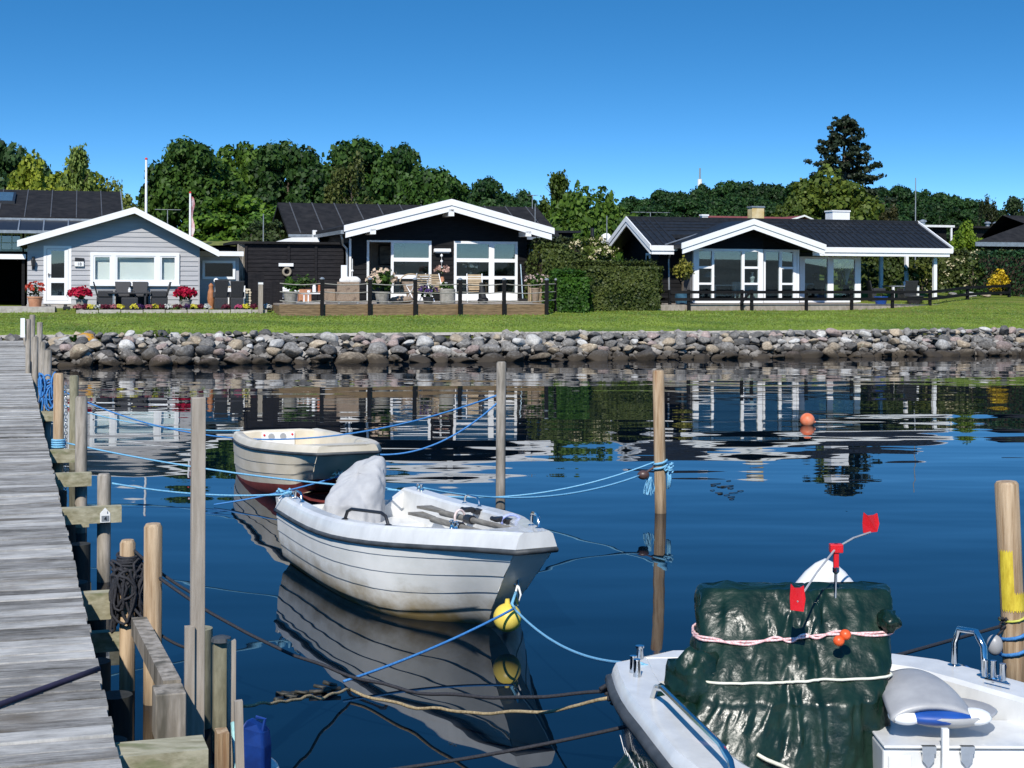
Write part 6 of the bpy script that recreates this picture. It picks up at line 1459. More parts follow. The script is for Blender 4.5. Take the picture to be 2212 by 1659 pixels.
# bunched corners of the sheet
mb=MB(); mb.sphere((cx0+.46,cy0-.02,.93),(.05,.07,.05),20,14,lambda p:1+.35*noise.noise(p*2.5)); mb.build('bunched_corner',M['tarp'],TP,smooth='all'); mb=MB(); mb.sphere((cx0-.43,cy0-.08,.66),(.13,.13,.15),24,16,lambda p:1+.4*noise.noise(p*2.2+V((3,1,0)))); mb.sphere((cx0-.55,cy0-.12,.52),(.16,.17,.12),24,16,lambda p:1+.4*noise.noise(p*2.4+V((7,1,0)))); mb.build('bunched_corner',M['tarp'],TP,smooth='all')
def band(z0,z1,r,nm,m,label,off=.012,strands=1):
    mb=MB()
    for s_ in range(strands):
        pts=[]
        for i in range(120):
            a=6.28318*i/120; x=math.cos(a); z=z0+(z1-z0)*(x+1)/2+s_*.012*math.sin(a*9+s_*2); rr=tarp_r(a,z)+off; kx,ky=tarp_c(z); pts.append((kx+x*rr,ky+math.sin(a)*rr,z))
        mb.tube(pts,r,6,closed=True)
    return tag(mb.build(nm,m,smooth='all'),label,'cord')
band(.845,.885,.006,'elastic_cord',mat('red_white_cord',(.70,.25,.24),(.80,.70,.68),sc=120,r=.7),'pink and white elastic cord round the upper part of the green tarpaulin',.012,2)
band(.69,.715,.0065,'tie_rope',mat('cream_cord',(.66,.64,.50),(.74,.72,.60),r=.8),'cream coloured rope tied round the middle of the green tarpaulin',.012)
pts=[]
for i in range(18):
    t=i/17; px=1610+170*t; py=1592+72*t; a=rad(-118+46*t); z=.43-.17*t; rr=tarp_r(a,z)+.014; pts.append((cx0+math.cos(a)*rr,cy0+math.sin(a)*rr,z))
mb=MB(); mb.tube(pts,.009,6); tag(mb.build('tie_rope',MATS['cream_cord'],smooth='all'),'cream rope end slanting over the lower folds of the green tarpaulin','cord')
for (px,py),l in (((1826,1371),'upper small orange ball of the elastic cord'),((1812,1384),'lower small orange ball of the elastic cord')):
    c=at(px,py,cy0-.20); mb=MB(); mb.sphere(tuple(c),(.026,.026,.024),14,10); tag(mb.build('cord_ball',mat('orange_toggle_'+str(px),(.75,.10,.02),r=.4),smooth='all'),l,'cord ball')
# white windscreen hood behind
c=(1.53,7.32,.45); mb=MB(); mb.sphere(c,(.335,.14,.69),28,20,lambda p:((1-.16*abs(p.x)*max(0,p.z)**.5) if p.z>0 else .6)); tag(mb.build('windscreen_hood',M['gel'],smooth='all'),'white rounded hood standing up behind the green tarpaulin','hood')
# red wind spinner
hub=at(1806,1184,6.98); WS=thing('wind_spinner','red wind vane bird scarer with two red paddles on a steel stem above the tarpaulin','wind vane',(hub.x,hub.y,1.1))
mb=MB(); mb.cyl((hub.x,hub.y+.02,.9),(hub.x,hub.y,hub.z-.06),.007,n=8); mb.lathe((hub.x,hub.y,1.13),[(.007,0),(.016,.01),(.016,.03),(.007,.04)],8); mb.build('stem',M['chrome'],WS)
mb=MB(); mb.box(hub.x-.012,hub.x+.012,hub.y-.012,hub.y+.012,hub.z-.10,hub.z+.02).box(hub.x-.03,hub.x+.03,hub.y-.02,hub.y+.02,hub.z-.02,hub.z+.02); mb.build('hub',M['redp'],WS,bevel=.004)
for px,py,D,fl,nm in ((1722,1300,6.62,1,'near paddle'),(1880,1150,7.25,-1,'far paddle')):
    e=at(px,py,D); mb=MB(); mb.tube([hub,hub*.5+e*.5+V((0,0,.01)),e],.005,6); mb.build('arm',M['greyp'],WS)
    w,h=(.060,.105) if fl>0 else (.075,.09); dz=-.035 if fl>0 else 0
    P=[(-w*.5,0,-.0),(w*.5,0,-.0 if fl<0 else -.01),(w*.62,0,h*.45),(w*.5,0,h),(w*.25,0,h*.9),(-w*.2,0,h*.92),(-w*.48,0,h*1.1),(-w*.55,0,h*.5)]
    mb=MB(); mb.prism([(e.x+x+(.0),e.y+.012*math.sin(x*60)-.2*x*fl,e.z+z+dz) for x,y,z in P],(0,.008,0)); p_=mb.build('paddle',M['redp'],WS)
# ---------------------------------------------------------------- buoys
p=wbp(BOWEYE_L); by=at(1096,1334,p.y-.05); r=.097
BY=thing('buoy','round yellow buoy hanging at the bow of the white boat','buoy',tuple(by)); mb=MB(); mb.sphere(tuple(by),r,28,18); mb.build('ball',M['yel'],BY,smooth='all')
mb=MB(); mb.tube([by+V((0,0,r-.01)),by+V((0,0,r+.03))],[.022,.015],10); mb.build('eye',M['yel'],BY,smooth=True); top=by+V((0,0,r+.03))
ropeobj('bow_strop','white cord and snap hook hanging from the bow eye of the white boat',[p,p+V((-.02,-.02,-.07)),p+V((.0,-.03,-.14)),p+V((.02,-.02,-.07)),p],.008,M['whitew'])
ropeobj('bow_line','short light blue rope from the snap hook down to the yellow buoy',[p+V((0,-.03,-.13)),(p+top)/2+V((.02,-.04,0)),top+V((.03,-.06,-.02)),top+V((.05,-.07,-.05))],.012,M['rlblue'])
KN=top+V((.045,-.09,-.045))
c=atz(1744,918,.0); OBY=thing('buoy','orange mooring buoy floating far out in front of the right hand house','buoy',(c.x,c.y,0)); mb=MB(); mb.sphere((c.x,c.y,.08),.125,24,16); mb.build('ball',M['oran'],OBY,smooth='all'); mb=MB(); mb.cyl((c.x+.13,c.y-.02,.05),(c.x+.10,c.y-.02,.06),.02,n=8); mb.build('eye',M['oran'],OBY)
# ---------------------------------------------------------------- mooring ropes
def rope(label,p,q,sag,r,m,name='mooring_rope',n=26,wob=0):
    p,q=V(p),V(q); pts=[]
    for i in range(n+1):
        t=i/n; c=p+(q-p)*t; c.z-=sag*4*t*(1-t)
        if wob: c+=V((0,0,wob*noise.noise(V((t*9,sag*7,r*100)))))
        pts.append(c)
    return ropeobj(name,label,pts,r,m,n=6)
jp=lambda k,o,z:J(o,PL[k][0],z)
poleA=pA[0]+(pA[1]-pA[0])*.78; poleB=c2
wst=wbp((.04*3.6,-.57,.63)); wpt=wbp((.06*3.6,.57,.63))
rope('long sagging blue rope from the jetty post tangle to the slim grey pole',jp('b1',.18,.95),poleA,.62,0.0101,M['rblue'])
rope('thin light blue rope from the tangle to the stern of the cream dinghy',jp('b1',.2,.72),CM@V((.1,-.5,.56)),.12,0.0079,M['rlblue'])
rope('blue rope slanting from the slim grey pole down to the cream dinghy',poleA+V((0,0,-.06)),CM@V((3.5,.30,.60)),.16,0.0101,M['rblue'])
a0=J(.55,PL['g2'][0]-.2,.66)
rope('light blue rope from the tall pale jetty post across to the hooded outboard',jp('n2',.2,.66),wbp((.25,.35,.62)),.06,0.0094,M['rlblue'],n=30)
rope('light blue rope from the outboard hood over the stern to the pale pole, upper one',CEYE,pB[0]+(pB[1]-pB[0])*.36+V((-.06,-.04,0)),.30,0.0086,M['rlblue'])
rope('light blue rope from the far stern cleat of the white boat to the brown snubber',wpt,c2+V((-.03,-.01,.0)),.16,0.0094,M['rlblue'])
rope('light blue rope from the jetty to the near stern cleat of the white boat',J(.40,PL['g1'][0],.80),wst,.05,0.0086,M['rlblue'])
rope('blue rope from the cream dinghy bow down to the left into the water',CEYE,atz(462,1090,.02),.03,0.0094,M['rblue'])
mb=MB()
for k in range(14):
    q=wst+V((-.06+random.uniform(-.07,.05),random.uniform(-.03,.03),random.uniform(-.02,.04))); mb.tube([q,q+V((random.uniform(-.06,.06),random.uniform(-.04,.04),random.uniform(-.03,.03)))],.011,5)
tag(mb.build('rope_knot',M['rlblue'],smooth='all'),'tangled light blue knot at the near stern corner of the white boat','rope')
mb=MB()
for k in range(10):
    q=CEYE+V((random.uniform(-.05,.05),random.uniform(-.03,.03),random.uniform(-.03,.06))); mb.tube([q,q+V((random.uniform(-.08,.08),random.uniform(-.04,.04),random.uniform(-.06,.05)))],.010,5)
tag(mb.build('rope_knot',MATS['cream_cord'],smooth='all'),'pale knot on the bow eye of the cream dinghy','rope')
join=atz(742,1472,.06)
rope('light blue rope from the yellow buoy down left to the old frayed rope',KN,join,.03,0.0086,M['rblue'])
tb0=TM@V(tl_(1382,1432,.64))
rope('light blue rope from the yellow buoy to the bow post of the black hulled boat',KN,tb0,.10,0.0086,M['rlblue'])
rope('light blue rope end running from the bow post in behind the green tarpaulin',tb0,V((1.0,7.35,.55)),.02,0.0079,M['rlblue'])
bw=V((.50,7.30,.50)); bc=TM@V(tl_(1370,1466,.60))
q0=J(.40,PL['new'][0],.76)
rope('long dark barnacled rope from the pale new post to the black hulled boat',q0,bw,.28,0.0094,M['rblack'],n=40,wob=.03)
rope('frayed tan rope from the landing stage to the bow of the black hulled boat',J(ob(500,7.7),7.7,.36),join+V((.05,-.1,-.02)),.02,0.0086,M['rochre'],n=24,wob=.03)
rope('frayed tan rope just above the water, right part, towards the black hulled boat',join+V((.05,-.1,-.02)),bw+V((-.02,-.02,-.04)),.10,0.0094,M['rochre'],n=30,wob=.03)
rope('black rope from the side of the black hulled boat to the bottom edge',atz(770,1672,.02),V((.60,7.02,.42)),.02,0.0094,M['rblack'])
rope('thick black rope wrapped over the bow of the black hulled boat',bw,bc,-.02,0.0144,M['rblack'],n=8)
mb=MB()
for k in range(12):
    q=bw+V((random.uniform(-.04,.03),random.uniform(-.03,.03),random.uniform(-.03,.03))); mb.tube([q,q+V((random.uniform(-.06,.05),random.uniform(-.04,.04),random.uniform(-.08,.02)))],.011,5)
tag(mb.build('rope_knot',M['rblack'],smooth='all'),'black rope knot at the bow of the black hulled boat','rope')
mb=MB(); j0=atz(600,1500,.02); 
for k in range(16):
    q=join+(j0-join)*random.random()+V((0,random.uniform(-.05,.05),-.03)); mb.tube([q,q+V((random.uniform(-.14,-.03),random.uniform(-.05,.05),random.uniform(-.02,.02)))],random.uniform(.008,.016),5)
tag(mb.build('weed_tangle',mat('weedy_rope',(.012,.014,.012),(.06,.055,.04),sc=40),smooth='all'),'dark weedy tangle of rope floating at the left end of the frayed ropes','rope')
# ropes of the new post
rope('black rope from the coil round the pale new post to the small knot',J(.30,PL['coil'][0],.86),J(.62,PL['new'][0]-.2,.66),.02,0.0086,M['rblack'],n=10)
rope('black rope hanging down beside the tall square post',J(.62,PL['new'][0]-.2,.66),J(.60,PL['new'][0]-.3,-.02),0,0.0079,M['rblack'],n=10)
rope('lower black rope slung from the coil round the foot of the pale new post',J(.30,PL['coil'][0]-.03,.52),J(.60,PL['new'][0]-.25,.36),.05,0.0086,M['rblack'],n=10)
rope('thin dark line across the jetty planks in the foreground',J(-1.25,6.0,DZ+.012),J(.0,7.42,DZ+.012),-.004,.013,mat('dark_violet_line',(.012,.010,.03),(.025,.02,.05),r=.8),n=12)  # thin near-black violet tube laid flat over the planks
# right hand ropes
poleC=pC[0]+(pC[1]-pC[0])*.28
rope('black rope with a frayed patch from the thick right hand pole to behind the tarpaulin',poleC+V((-.08,-.02,0)),at(1930,1418,7.75),.0,0.0101,M['rblack'])
rope('short blue rope from the right hand cleat to the foot of the thick pole',TM@V(tl_(2146,1468,.63)),pC[0]+V((-.07,-.02,.10)),.02,0.0086,M['rblue'],n=8)
rope('blue rope under the chrome hoop along the right gunwale',TM@V(tl_(2086,1440,.60)),TM@V(tl_(2146,1464,.62)),.01,0.0079,M['rblue'],n=8)
mb=MB(); c=poleC+V((-.10,-.05,-.05)); mb.sphere((c.x-.03,c.y,c.z-.06),(.05,.045,.065),16,12); SNB=tag(mb.build('snubber',M['greyp'],smooth='all'),'grey plastic float tied to the thick pole at the right edge','float')
mb=MB()
for k in range(14):
    q=poleC+V((-.07+random.uniform(-.03,.03),-.04,random.uniform(-.03,.05))); mb.tube([q,q+V((random.uniform(-.05,.05),random.uniform(-.03,.02),random.uniform(-.05,.04)))],.008,5)
tag(mb.build('rope_knot',M['rblack'],smooth='all'),'dark knot on the thick pole above the grey float','rope')
# floating weed in mid water
mb=MB(); random.seed(12)
for k in range(16):
    p=atz(random.gauss(1560,18),1050+random.gauss(0,13)+6,.004); a=random.gauss(0,.35); l_=random.uniform(.03,.09); mb.tube([p,p+V((math.cos(a)*l_,math.sin(a)*l_,.004)),p+V((math.cos(a)*l_*1.8,math.sin(a+.5)*l_*1.5,.001))],random.uniform(.003,.005),4)
tag(mb.build('seaweed',mat('brown_seaweed',(.012,.014,.010),(.03,.03,.02),r=.5)),'strands of dark seaweed floating right of the pale pole','seaweed',kind='stuff')
# ================================================================ garden furniture and planters
random.seed(21)
def G(px,py,b): a,z=AZ(px,py,b); return a,z
def armchair(name,label,px,b,rot,zb=None,w=.56,group=None,tall=1.0,m='ratan'):
    a=SA(px,b); zb=gz(a,b)+.02 if zb is None else zb; P=S(a,b,zb)
    t=thing(name,label,'chair',(0,0,0),local=True,group=group)
    mb=MB(); mb.box(-w/2,w/2,-.28,.26,.02,.42); mb.build('seat',M[m],t,bevel=.02)
    mb=MB(); mb.prism([(-w/2+.03,.20,.42),(w/2-.03,.20,.42),(w/2+.02,.34,.93*tall),(-w/2-.02,.34,.93*tall)],(0,.05,.0)); mb.build('backrest',M[m],t,bevel=.02)
    for s in (-1,1):
        mb=MB(); mb.box(s*w/2-.035,s*w/2+.035,-.29,.22,.42,.62); mb.build('arm',M[m],t,bevel=.015)
    t.location=P; t.rotation_euler=(0,0,rot+PHI); return t
b=9.75
zg=gz(SA(270,9.9),9.9)+.03
armchair('garden_chair','black rattan armchair at the left end of the patio table, facing right',226,b,rad(90),zg); armchair('garden_chair','black rattan armchair at the right end of the patio table, facing left',345,b,rad(-90),zg)
armchair('garden_chair','left black rattan chair behind the patio table, under the wide window',266,b+.75,0,zg,.5); armchair('garden_chair','right black rattan chair behind the patio table, under the wide window',304,b+.75,0,zg,.5)
a0,a1=SA(232,b),SA(326,b); t=thing('patio_table','black patio table between four rattan chairs in front of the grey house','table',S((a0+a1)/2,b,zg)); z=SZ(280,631,b)
mb=MB(S); mb.box(a0,a1,b-.4,b+.4,z-.05,z); mb.build('table_top',M['ratan'],t,bevel=.01)
for x in (a0+.2,a1-.2):
    for y in (b-.3,b+.3): mb=MB(S); mb.box(x-.03,x+.03,y-.03,y+.03,zg,z-.055); mb.build('leg',M['trim'] if x<a0+1 and y<b else M['ratan'],t)
mb=MB(S); mb.box(a0+.45,a1-.45,b-.75,b-.35,zg,zg+.40); tag(mb.build('bench',M['ratan'],bevel=.02),'low black rattan bench in front of the patio table','bench')
mb=MB(S); x,z2=G(280,627,b); mb.lathe((x,b,z),[(.05,0),(.055,.08),(.03,.12),(.035,.16)],12); tag(mb.build('lantern',M['whitew']),'small white lantern on the patio table','lantern')
armchair('garden_chair','left high backed black chair in front of the low annex',477,9.9,rad(180),gz(SA(477,9.9),9.9),.45,tall=1.12); armchair('garden_chair','right high backed black chair in front of the low annex',511,9.9,rad(180),gz(SA(511,9.9),9.9),.45,tall=1.08)
# firewood stacks
for k,(px,y0,y1,w,l) in enumerate(((490,620,655,20,'stack of pale split logs between the two high backed chairs'),(532,624,652,22,'stack of pale split logs right of the high backed chairs'))):
    bb=10.9; t=thing('log_stack',l,'firewood',S(SA(px,bb),bb,1.35)); mb=MB(S); z=gz(SA(px,bb),bb); n=0
    while z<SZ(px,y0,bb):
        for j in range(4):
            x=SA(px-w/2,bb)+j*.095+random.uniform(-.01,.01); mb.tube([(x,bb-.2,z+.05),(x,bb+.2,z+.05)],random.uniform(.038,.05),6)
        z+=.095
    mb.build('logs',M['firew'],t)
for px,y0,bb,l in ((470,620,10.6,'white board standing left behind the high backed chairs'),(496,622,10.65,'white board standing in the middle behind the high backed chairs'),(523,617,10.4,'tall white board standing right of the high backed chairs')):
    a=SA(px,bb); w=.09 if px!=523 else .11; mb=MB(S); mb.box(a-w,a+w,bb,bb+.04,gz(a,bb),SZ(px,y0,bb)); tag(mb.build('board',M['white']),l,'board')
# carved wooden figure and small white ball lamp
a=SA(456,10.2); z=gz(a,10.2); mb=MB(S); mb.lathe((a,10.2,z),[(.10,0),(.09,.1),(.13,.35),(.11,.6),(.07,.72),(.09,.82),(.02,.9)],12); tag(mb.build('carved_figure',M['brown'],smooth=True),'brown carved wooden figure left of the high backed chairs','sculpture')
a=SA(467,10.0); z=gz(a,10); t=thing('garden_lamp','white ball garden lamp on a short stem by the left high backed chair','lamp',S(a,10.0,z)); mb=MB(S); mb.cyl((a,10,z),(a,10,z+.95),.02); mb.build('stem',M['dark'],t); mb=MB(S); mb.sphere((a,10,z+1.0),.09,14,10); mb.build('globe',M['white'],t,smooth='all')
# light grey bollard post in front of the fence panel
a=SA(563,8.4); z=gz(a,8.4); t=thing('garden_post','grey wooden post with a white top band at the end of the flower border','post',S(a,8.4,z)); mb=MB(S); zt=SZ(563,608,8.4); mb.box(a-.075,a+.075,8.33,8.47,z-.1,zt-.1); mb.build('post',M['lath'],t,bevel=.006); mb=MB(S); mb.box(a-.078,a+.078,8.327,8.473,zt-.098,zt-.03); mb.build('band',M['white'],t); mb=MB(S); mb.box(a-.085,a+.085,8.32,8.48,zt-.028,zt); mb.build('cap',M['dark'],t)
# ---------------- pots
def pot(name,label,px,ybase,b,r,h,m,prof=None,zb=None):
    a=SA(px,b); z=(SZ(px,ybase,b) if zb is None else zb); t=thing(name,label,'plant pot',S(a,b,z))
    mb=MB(S); mb.lathe((a,b,z),prof or [(r*.7,0),(r*.75,.02),(r,h*.9),(r*1.08,h*.9),(r*1.08,h),(r*.92,h),(r*.85,h*.85)],18); mb.build('pot',m,t,smooth=True)
    mb=MB(S); mb.lathe((a,b,z+h*.8),[(r*.88,0),(r*.4,.03),(.01,.04)],14); mb.build('soil',M['soil'],t); return t,a,z,h
def plant(name,label,px,b,z0,h,w,leaf,color,n=12,size=.05,per=500,cat='plant',flower=None,nf=0,fs=.05,cone=False):
    a=SA(px,b); t=thing(name,label,cat,S(a,b,z0)); cs=[];rs=[]
    for i in range(n):
        d_=RNG.normal(size=3); d_/=np.linalg.norm(d_); k=RNG.uniform(.2,.75); cs.append(np.array([d_[0]*w/2*k,d_[1]*w/2*k,h*.5+d_[2]*h*.5*k])); rs.append(w*.22*RNG.uniform(.7,1.2))
    l=leaves('foliage',*puffs(cs,rs,per,size,1,.4,.3),leaf,t); l.color=(*color,1)
    mb=MB(); mb.cyl((0,0,-.06),(0,0,h*.5),.015,n=6); s_=mb.build('stem',M['bark'],None,org=(0,0,0)); s_.parent=t
    if flower is not None:
        C=[];Nn=[]
        for i in range(nf):
            d_=RNG.normal(size=3); d_[2]=abs(d_[2])*.8+.1; d_[1]=-abs(d_[1]); d_/=np.linalg.norm(d_); c=np.array([d_[0]*w*.52,d_[1]*w*.45,h*.5+d_[2]*h*.55])
            for k in range(5): C.append(c+RNG.normal(size=3)*fs*.45); Nn.append(d_+RNG.normal(size=3)*.5)
        f=leaves('flowers',C,Nn,[fs*.8]*len(C),[.2+.8*RNG.random() for _ in C],LF['petal'],t); f['kind']='stuff'; f.color=(*flower,1)
    return t
RED=(.50,.008,.045); 
t,a,z,h=pot('plant_pot','grey pot left of the patio table, under the left red flowers',177,676,9.3,.19,.46,M['stonep']); plant('red_flowers','round bush of crimson red flowers left of the patio table',174,9.3,z+.36,.46,.72,LF['oak'],(1.2,1.3,1.2),flower=RED,nf=90,fs=.075,cat='flowers')
t,a,z,h=pot('plant_pot','grey pot right of the patio table, under the right red flowers',401,676,9.3,.21,.46,M['stonep']); plant('red_flowers','round bush of crimson red flowers right of the patio table',400,9.3,z+.36,.46,.66,LF['oak'],(1.2,1.3,1.2),flower=RED,nf=85,fs=.075,cat='flowers')
t,a,z,h=pot('plant_pot','tall terracotta pot at the grey house corner by the carport',76,671,10.2,.24,.48,M['terra']); plant('potted_flowers','red flowers and feathery foliage in the terracotta pot by the carport',76,10.2,z+.40,.55,.62,LF['light'],(.45,.7,.75),flower=(.55,.06,.03),nf=22,fs=.06,n=14,size=.035)
mb=MB(S); a,z=G(144,668,9.9); mb.box(a-.12,a+.12,9.8,10.0,z-.02,z+.1).box(a-.1,a+.02,9.82,9.98,z+.1,z+.16); tag(mb.build('shoes',M['dark'],bevel=.02),'small pair of dark shoes beside the doorstep','shoes')
# flower border with low wooden edging
bb=8.55; t=thing('flower_bed','low flower bed edged with short grey timber boards in front of the patio','flower bed',S(SA(360,bb),bb,1.2)); x0,x1=SA(165,bb),SA(579,bb); mb=MB(S); x=x0; k=0
while x<x1-.1:
    x2=min(x1,x+.72); z=gz(x,bb); mb.box(x,x2-.03,bb-.03,bb+.03,z-.05,z+.11+.01*(k%2)); x=x2; k+=1
mb.build('edging',M['conc'],t)
mb=MB(S); n=20
for i in range(n): xa=x0+(x1-x0)*i/n; xb=x0+(x1-x0)*(i+1)/n; mb.quad((xa,bb+.03,gz(xa,bb)+.08),(xb,bb+.03,gz(xb,bb)+.08),(xb,bb+.6,gz(xb,bb+.6)+.05),(xa,bb+.6,gz(xa,bb+.6)+.05))
mb.build('soil',M['soil'],t)
FC=dict(yellow=(.75,.66,.06),white=(.75,.75,.70),pink=(.62,.10,.22),maroon=(.14,.015,.035),rose=(.45,.14,.16),violet=(.06,.02,.10))
seq=[(170,'rose'),(183,'maroon'),(196,'yellow'),(208,'white'),(226,'maroon'),(246,'rose'),(260,'yellow'),(291,'yellow'),(303,'violet'),(322,'rose'),(336,'yellow'),(349,'maroon'),(363,'white'),(384,'maroon'),(405,'violet'),(418,'yellow'),(432,'maroon'),(446,'white'),(488,'maroon'),(516,'pink'),(532,'yellow'),(548,'maroon'),(577,'white')]
cnt={}
ORDN=['first','second','third','fourth','fifth','sixth','seventh']
for px,c in seq:
    cnt[c]=cnt.get(c,0)+1; x=SA(px,bb+.25)
    plant('bedding_flowers','%s clump of %s flowers from the left in the low flower bed'%(ORDN[cnt[c]-1],c),px,bb+.25,gz(x,bb+.25)+.06,.20,.30,LF['fresh'],(.7,.8,.7),n=6,size=.03,per=900,flower=FC[c],nf=26,fs=.035,cat='flowers')
# ---------------- terrace of the middle house
def crate(px0,px1,y0,y1,b,d_,m,name,label,cat):
    a0,a1=SA(px0,b),SA(px1,b); mb=MB(S); mb.box(a0,a1,b,b+d_,SZ((px0+px1)/2,y1,b),SZ((px0+px1)/2,y0,b)); return tag(mb.build(name,m,bevel=.015),label,cat)
t,a,z,h=pot('plant_pot','grey stone pot with a leafy green plant near the left end of the brown terrace',628,655,8.3,.25,.42,M['stonep'],zb=zT); plant('potted_plant','leafy green plant in the grey stone pot at the left of the terrace',628,8.3,z+.38,.55,.75,LF['fresh'],(1,1.15,.9),n=16,size=.06)
bb=10.5; t=thing('white_bench','white slatted bench against the fence at the left end of the terrace','bench',S(SA(622,bb),bb,zT)); x0,x1=SA(604,bb),SA(643,bb); z=SZ(620,619,bb)
mb=MB(S)
for k in range(5): mb.box(x0,x1,bb,bb+.03,z-.09-k*.085,z-.02-k*.085)
mb.build('backrest',M['white'],t); mb=MB(S); mb.box(x0,x1,bb-.45,bb-.02,zT+.4,zT+.45); mb.build('seat',M['white'],t)
for x in (x0+.03,x1-.03): mb=MB(S); mb.box(x-.03,x+.03,bb+.031,bb+.07,zT,z-.04); mb.build('leg',M['white'],t)
crate(646,673,625,655,11.0,.45,M['terra'],'planter_box','terracotta coloured planter box on the terrace in front of the shed','planter'); plant('grass_plant','spiky ornamental grass in the terracotta planter box',660,11.2,SZ(660,626,11.2),.62,.8,LF['light'],(.5,.75,.6),n=14,size=.05)
bb=9.2; t=thing('coffee_table','low white coffee table on the left part of the terrace','table',S(SA(673,bb),bb,zT)); x0,x1=SA(651,bb),SA(702,bb); z=SZ(675,633,bb)
mb=MB(S); mb.box(x0,x1,bb,bb+.7,z-.035,z); mb.build('table_top',M['white'],t)
for x in (x0+.1,x0+.25,x1-.05):
    mb=MB(S); mb.box(x-.02,x+.02,bb+.03,bb+.07,zT+.02,z-.036); mb.build('leg',M['white'],t)
mb=MB(S); mb.box(x0-.1,x1+.3,bb-.1,bb+.8,zT+.004,zT+.012); tag(mb.build('rug',M['whitew']),'white outdoor rug under the coffee table','rug')
mb=MB(S); x=SA(679,bb+.3); mb.lathe((x,bb+.3,z),[(.06,0),(.065,.2),(.05,.26),(.055,.3)],14); tag(mb.build('jug',M['white'],smooth=True),'white jug on the coffee table','jug'); 
mb=MB(S); x=SA(691,bb+.3); mb.lathe((x,bb+.3,z),[(.07,0),(.07,.26),(.055,.28)],14); tag(mb.build('candle_lantern',mat('rust_orange',(.34,.09,.03),(.45,.13,.05))),'rust orange candle lantern beside the white jug','lantern'); 
mb=MB(S); x=SA(667,bb+.2); mb.lathe((x,bb+.2,z),[(.02,0),(.05,.03),(.055,.09)],12); tag(mb.build('cup',M['white']),'small white cup on the coffee table','cup')
bb=8.6; t=thing('rattan_sofa','brown rattan garden sofa seen from behind on the terrace','sofa',S(SA(740,bb),bb,zT)); x0,x1=SA(729,bb),SA(777,bb); z=SZ(752,609,bb)
mb=MB(S); mb.box(x0,x1,bb,bb+.12,zT+.08,z); mb.build('backrest',M['ratbr'],t,bevel=.02)
mb=MB(S); mb.box(SA(706,bb),x0-.004,bb+.4,bb+1.3,zT+.08,z-.25); mb.build('side_section',M['ratbr'],t,bevel=.02)
mb=MB(S); mb.box(x0,x1,bb+.13,bb+.9,zT+.08,zT+.4); mb.build('seat',M['ratbr'],t,bevel=.02)
for x in (x0+.06,x1-.06): mb=MB(S); mb.box(x-.03,x+.03,bb+.02,bb+.09,zT,zT+.078); mb.build('leg',M['trim'],t)
for k,(px,l) in enumerate(((748,'left white cushion resting on the rattan sofa back'),(765,'right white cushion resting on the rattan sofa back'))):
    x=SA(px,bb+.25); mb=MB(S); mb.sphere((x,bb+.28,z+.04),(.24,.09,.15),16,10,lambda p:1+.15*noise.noise(p*3)); tag(mb.build('cushion',M['cush'],smooth='all'),l,'cushion')
crate(737,750,573,630,12.6,.08,M['white'],'garden_board','tall white board standing by the dark side wall of the gabled house','board')
a=SA(757,13); mb=MB(S); mb.cyl((a,12.6,zT),(a,12.6,zT+1.6),.015); 
for q in (1.15,.72): mb.sphere((a,12.6,zT+q),.05,10,8)
tag(mb.build('garden_stake',M['whitew'],smooth=True),'thin garden stake with two white balls by the gabled house','stake')
t,a,z,h=pot('plant_pot','large grey pot under the leafy plant with cream flowers on the terrace',826,655,8.2,.26,.42,M['stonep'],zb=zT); plant('potted_plant','tall leafy plant with cream flowers in the large grey pot',826,8.2,z+.38,.78,1.0,LF['oak'],(1.8,1.7,1.4),n=20,size=.06,flower=(.72,.55,.40),nf=16,fs=.09)
plant('potted_plant','dark leafy climber behind the plant with cream flowers',829,9.2,zT+.75,.55,.6,LF['oak'],(1.5,1.6,1.2),n=10,size=.06)
mb=MB(S); a=SA(868,8.6); mb.sphere((a,8.7,zT+.12),(.45,.2,.14),22,12,lambda p:1+.3*noise.noise(p*4)); tag(mb.build('driftwood',M['ratbr'],smooth='all'),'heap of brown driftwood and stones on the terrace edge','driftwood')
t,a,z,h=pot('wicker_basket','pale woven log basket standing on the terrace behind the ropes',967,655,8.3,.27,.52,M['stonep'],[(.24,0),(.27,.02),(.28,.5),(.26,.52),(.23,.5)],zb=zT); plant('potted_plant','green plant on top of the pale woven basket',967,8.3,z+.5,.22,.7,LF['oak'],(1.3,1.4,1.1),n=8,size=.05)
t,a,z,h=pot('plant_pot','dark zinc tub with trailing purple flowers on the terrace',925,655,8.3,.2,.24,M['darkpot'],zb=zT); plant('potted_plant','trailing purple flowers in the dark zinc tub',925,8.3,z+.2,.42,.7,LF['oak'],(1.1,1.2,1.1),n=10,size=.05,flower=(.12,.06,.22),nf=20,fs=.05)
def deckchair(label,px,b,rot):
    a=SA(px,b); t=thing('deck_chair',label,'chair',(0,0,0),local=True)
    mb=MB()
    for k in range(7): z=.46+k*.085; y=.18+k*.04; mb.box(-.25,.25,y,y+.02,z,z+.065)
    mb.build('backrest',M['teak'],t)
    mb=MB()
    for k in range(6): mb.box(-.25,.25,-.28+k*.08,-.22+k*.08,.40,.42)
    mb.build('seat',M['teak'],t)
    for s in (-1,1):
        mb=MB(); mb.tube([(s*.28,-.28,0),(s*.28,.05,.40),(s*.28,.18,.5),(s*.28,.46,1.06)],.018,8); mb.tube([(s*.28,.32,0),(s*.28,-.05,.42),(s*.28,-.26,.62),(s*.28,.25,.64)],.018,8); mb.build('side_frame',M['white'],t,smooth=True)
    t.location=S(a,b,zT); t.rotation_euler=(0,0,rot+PHI); return t
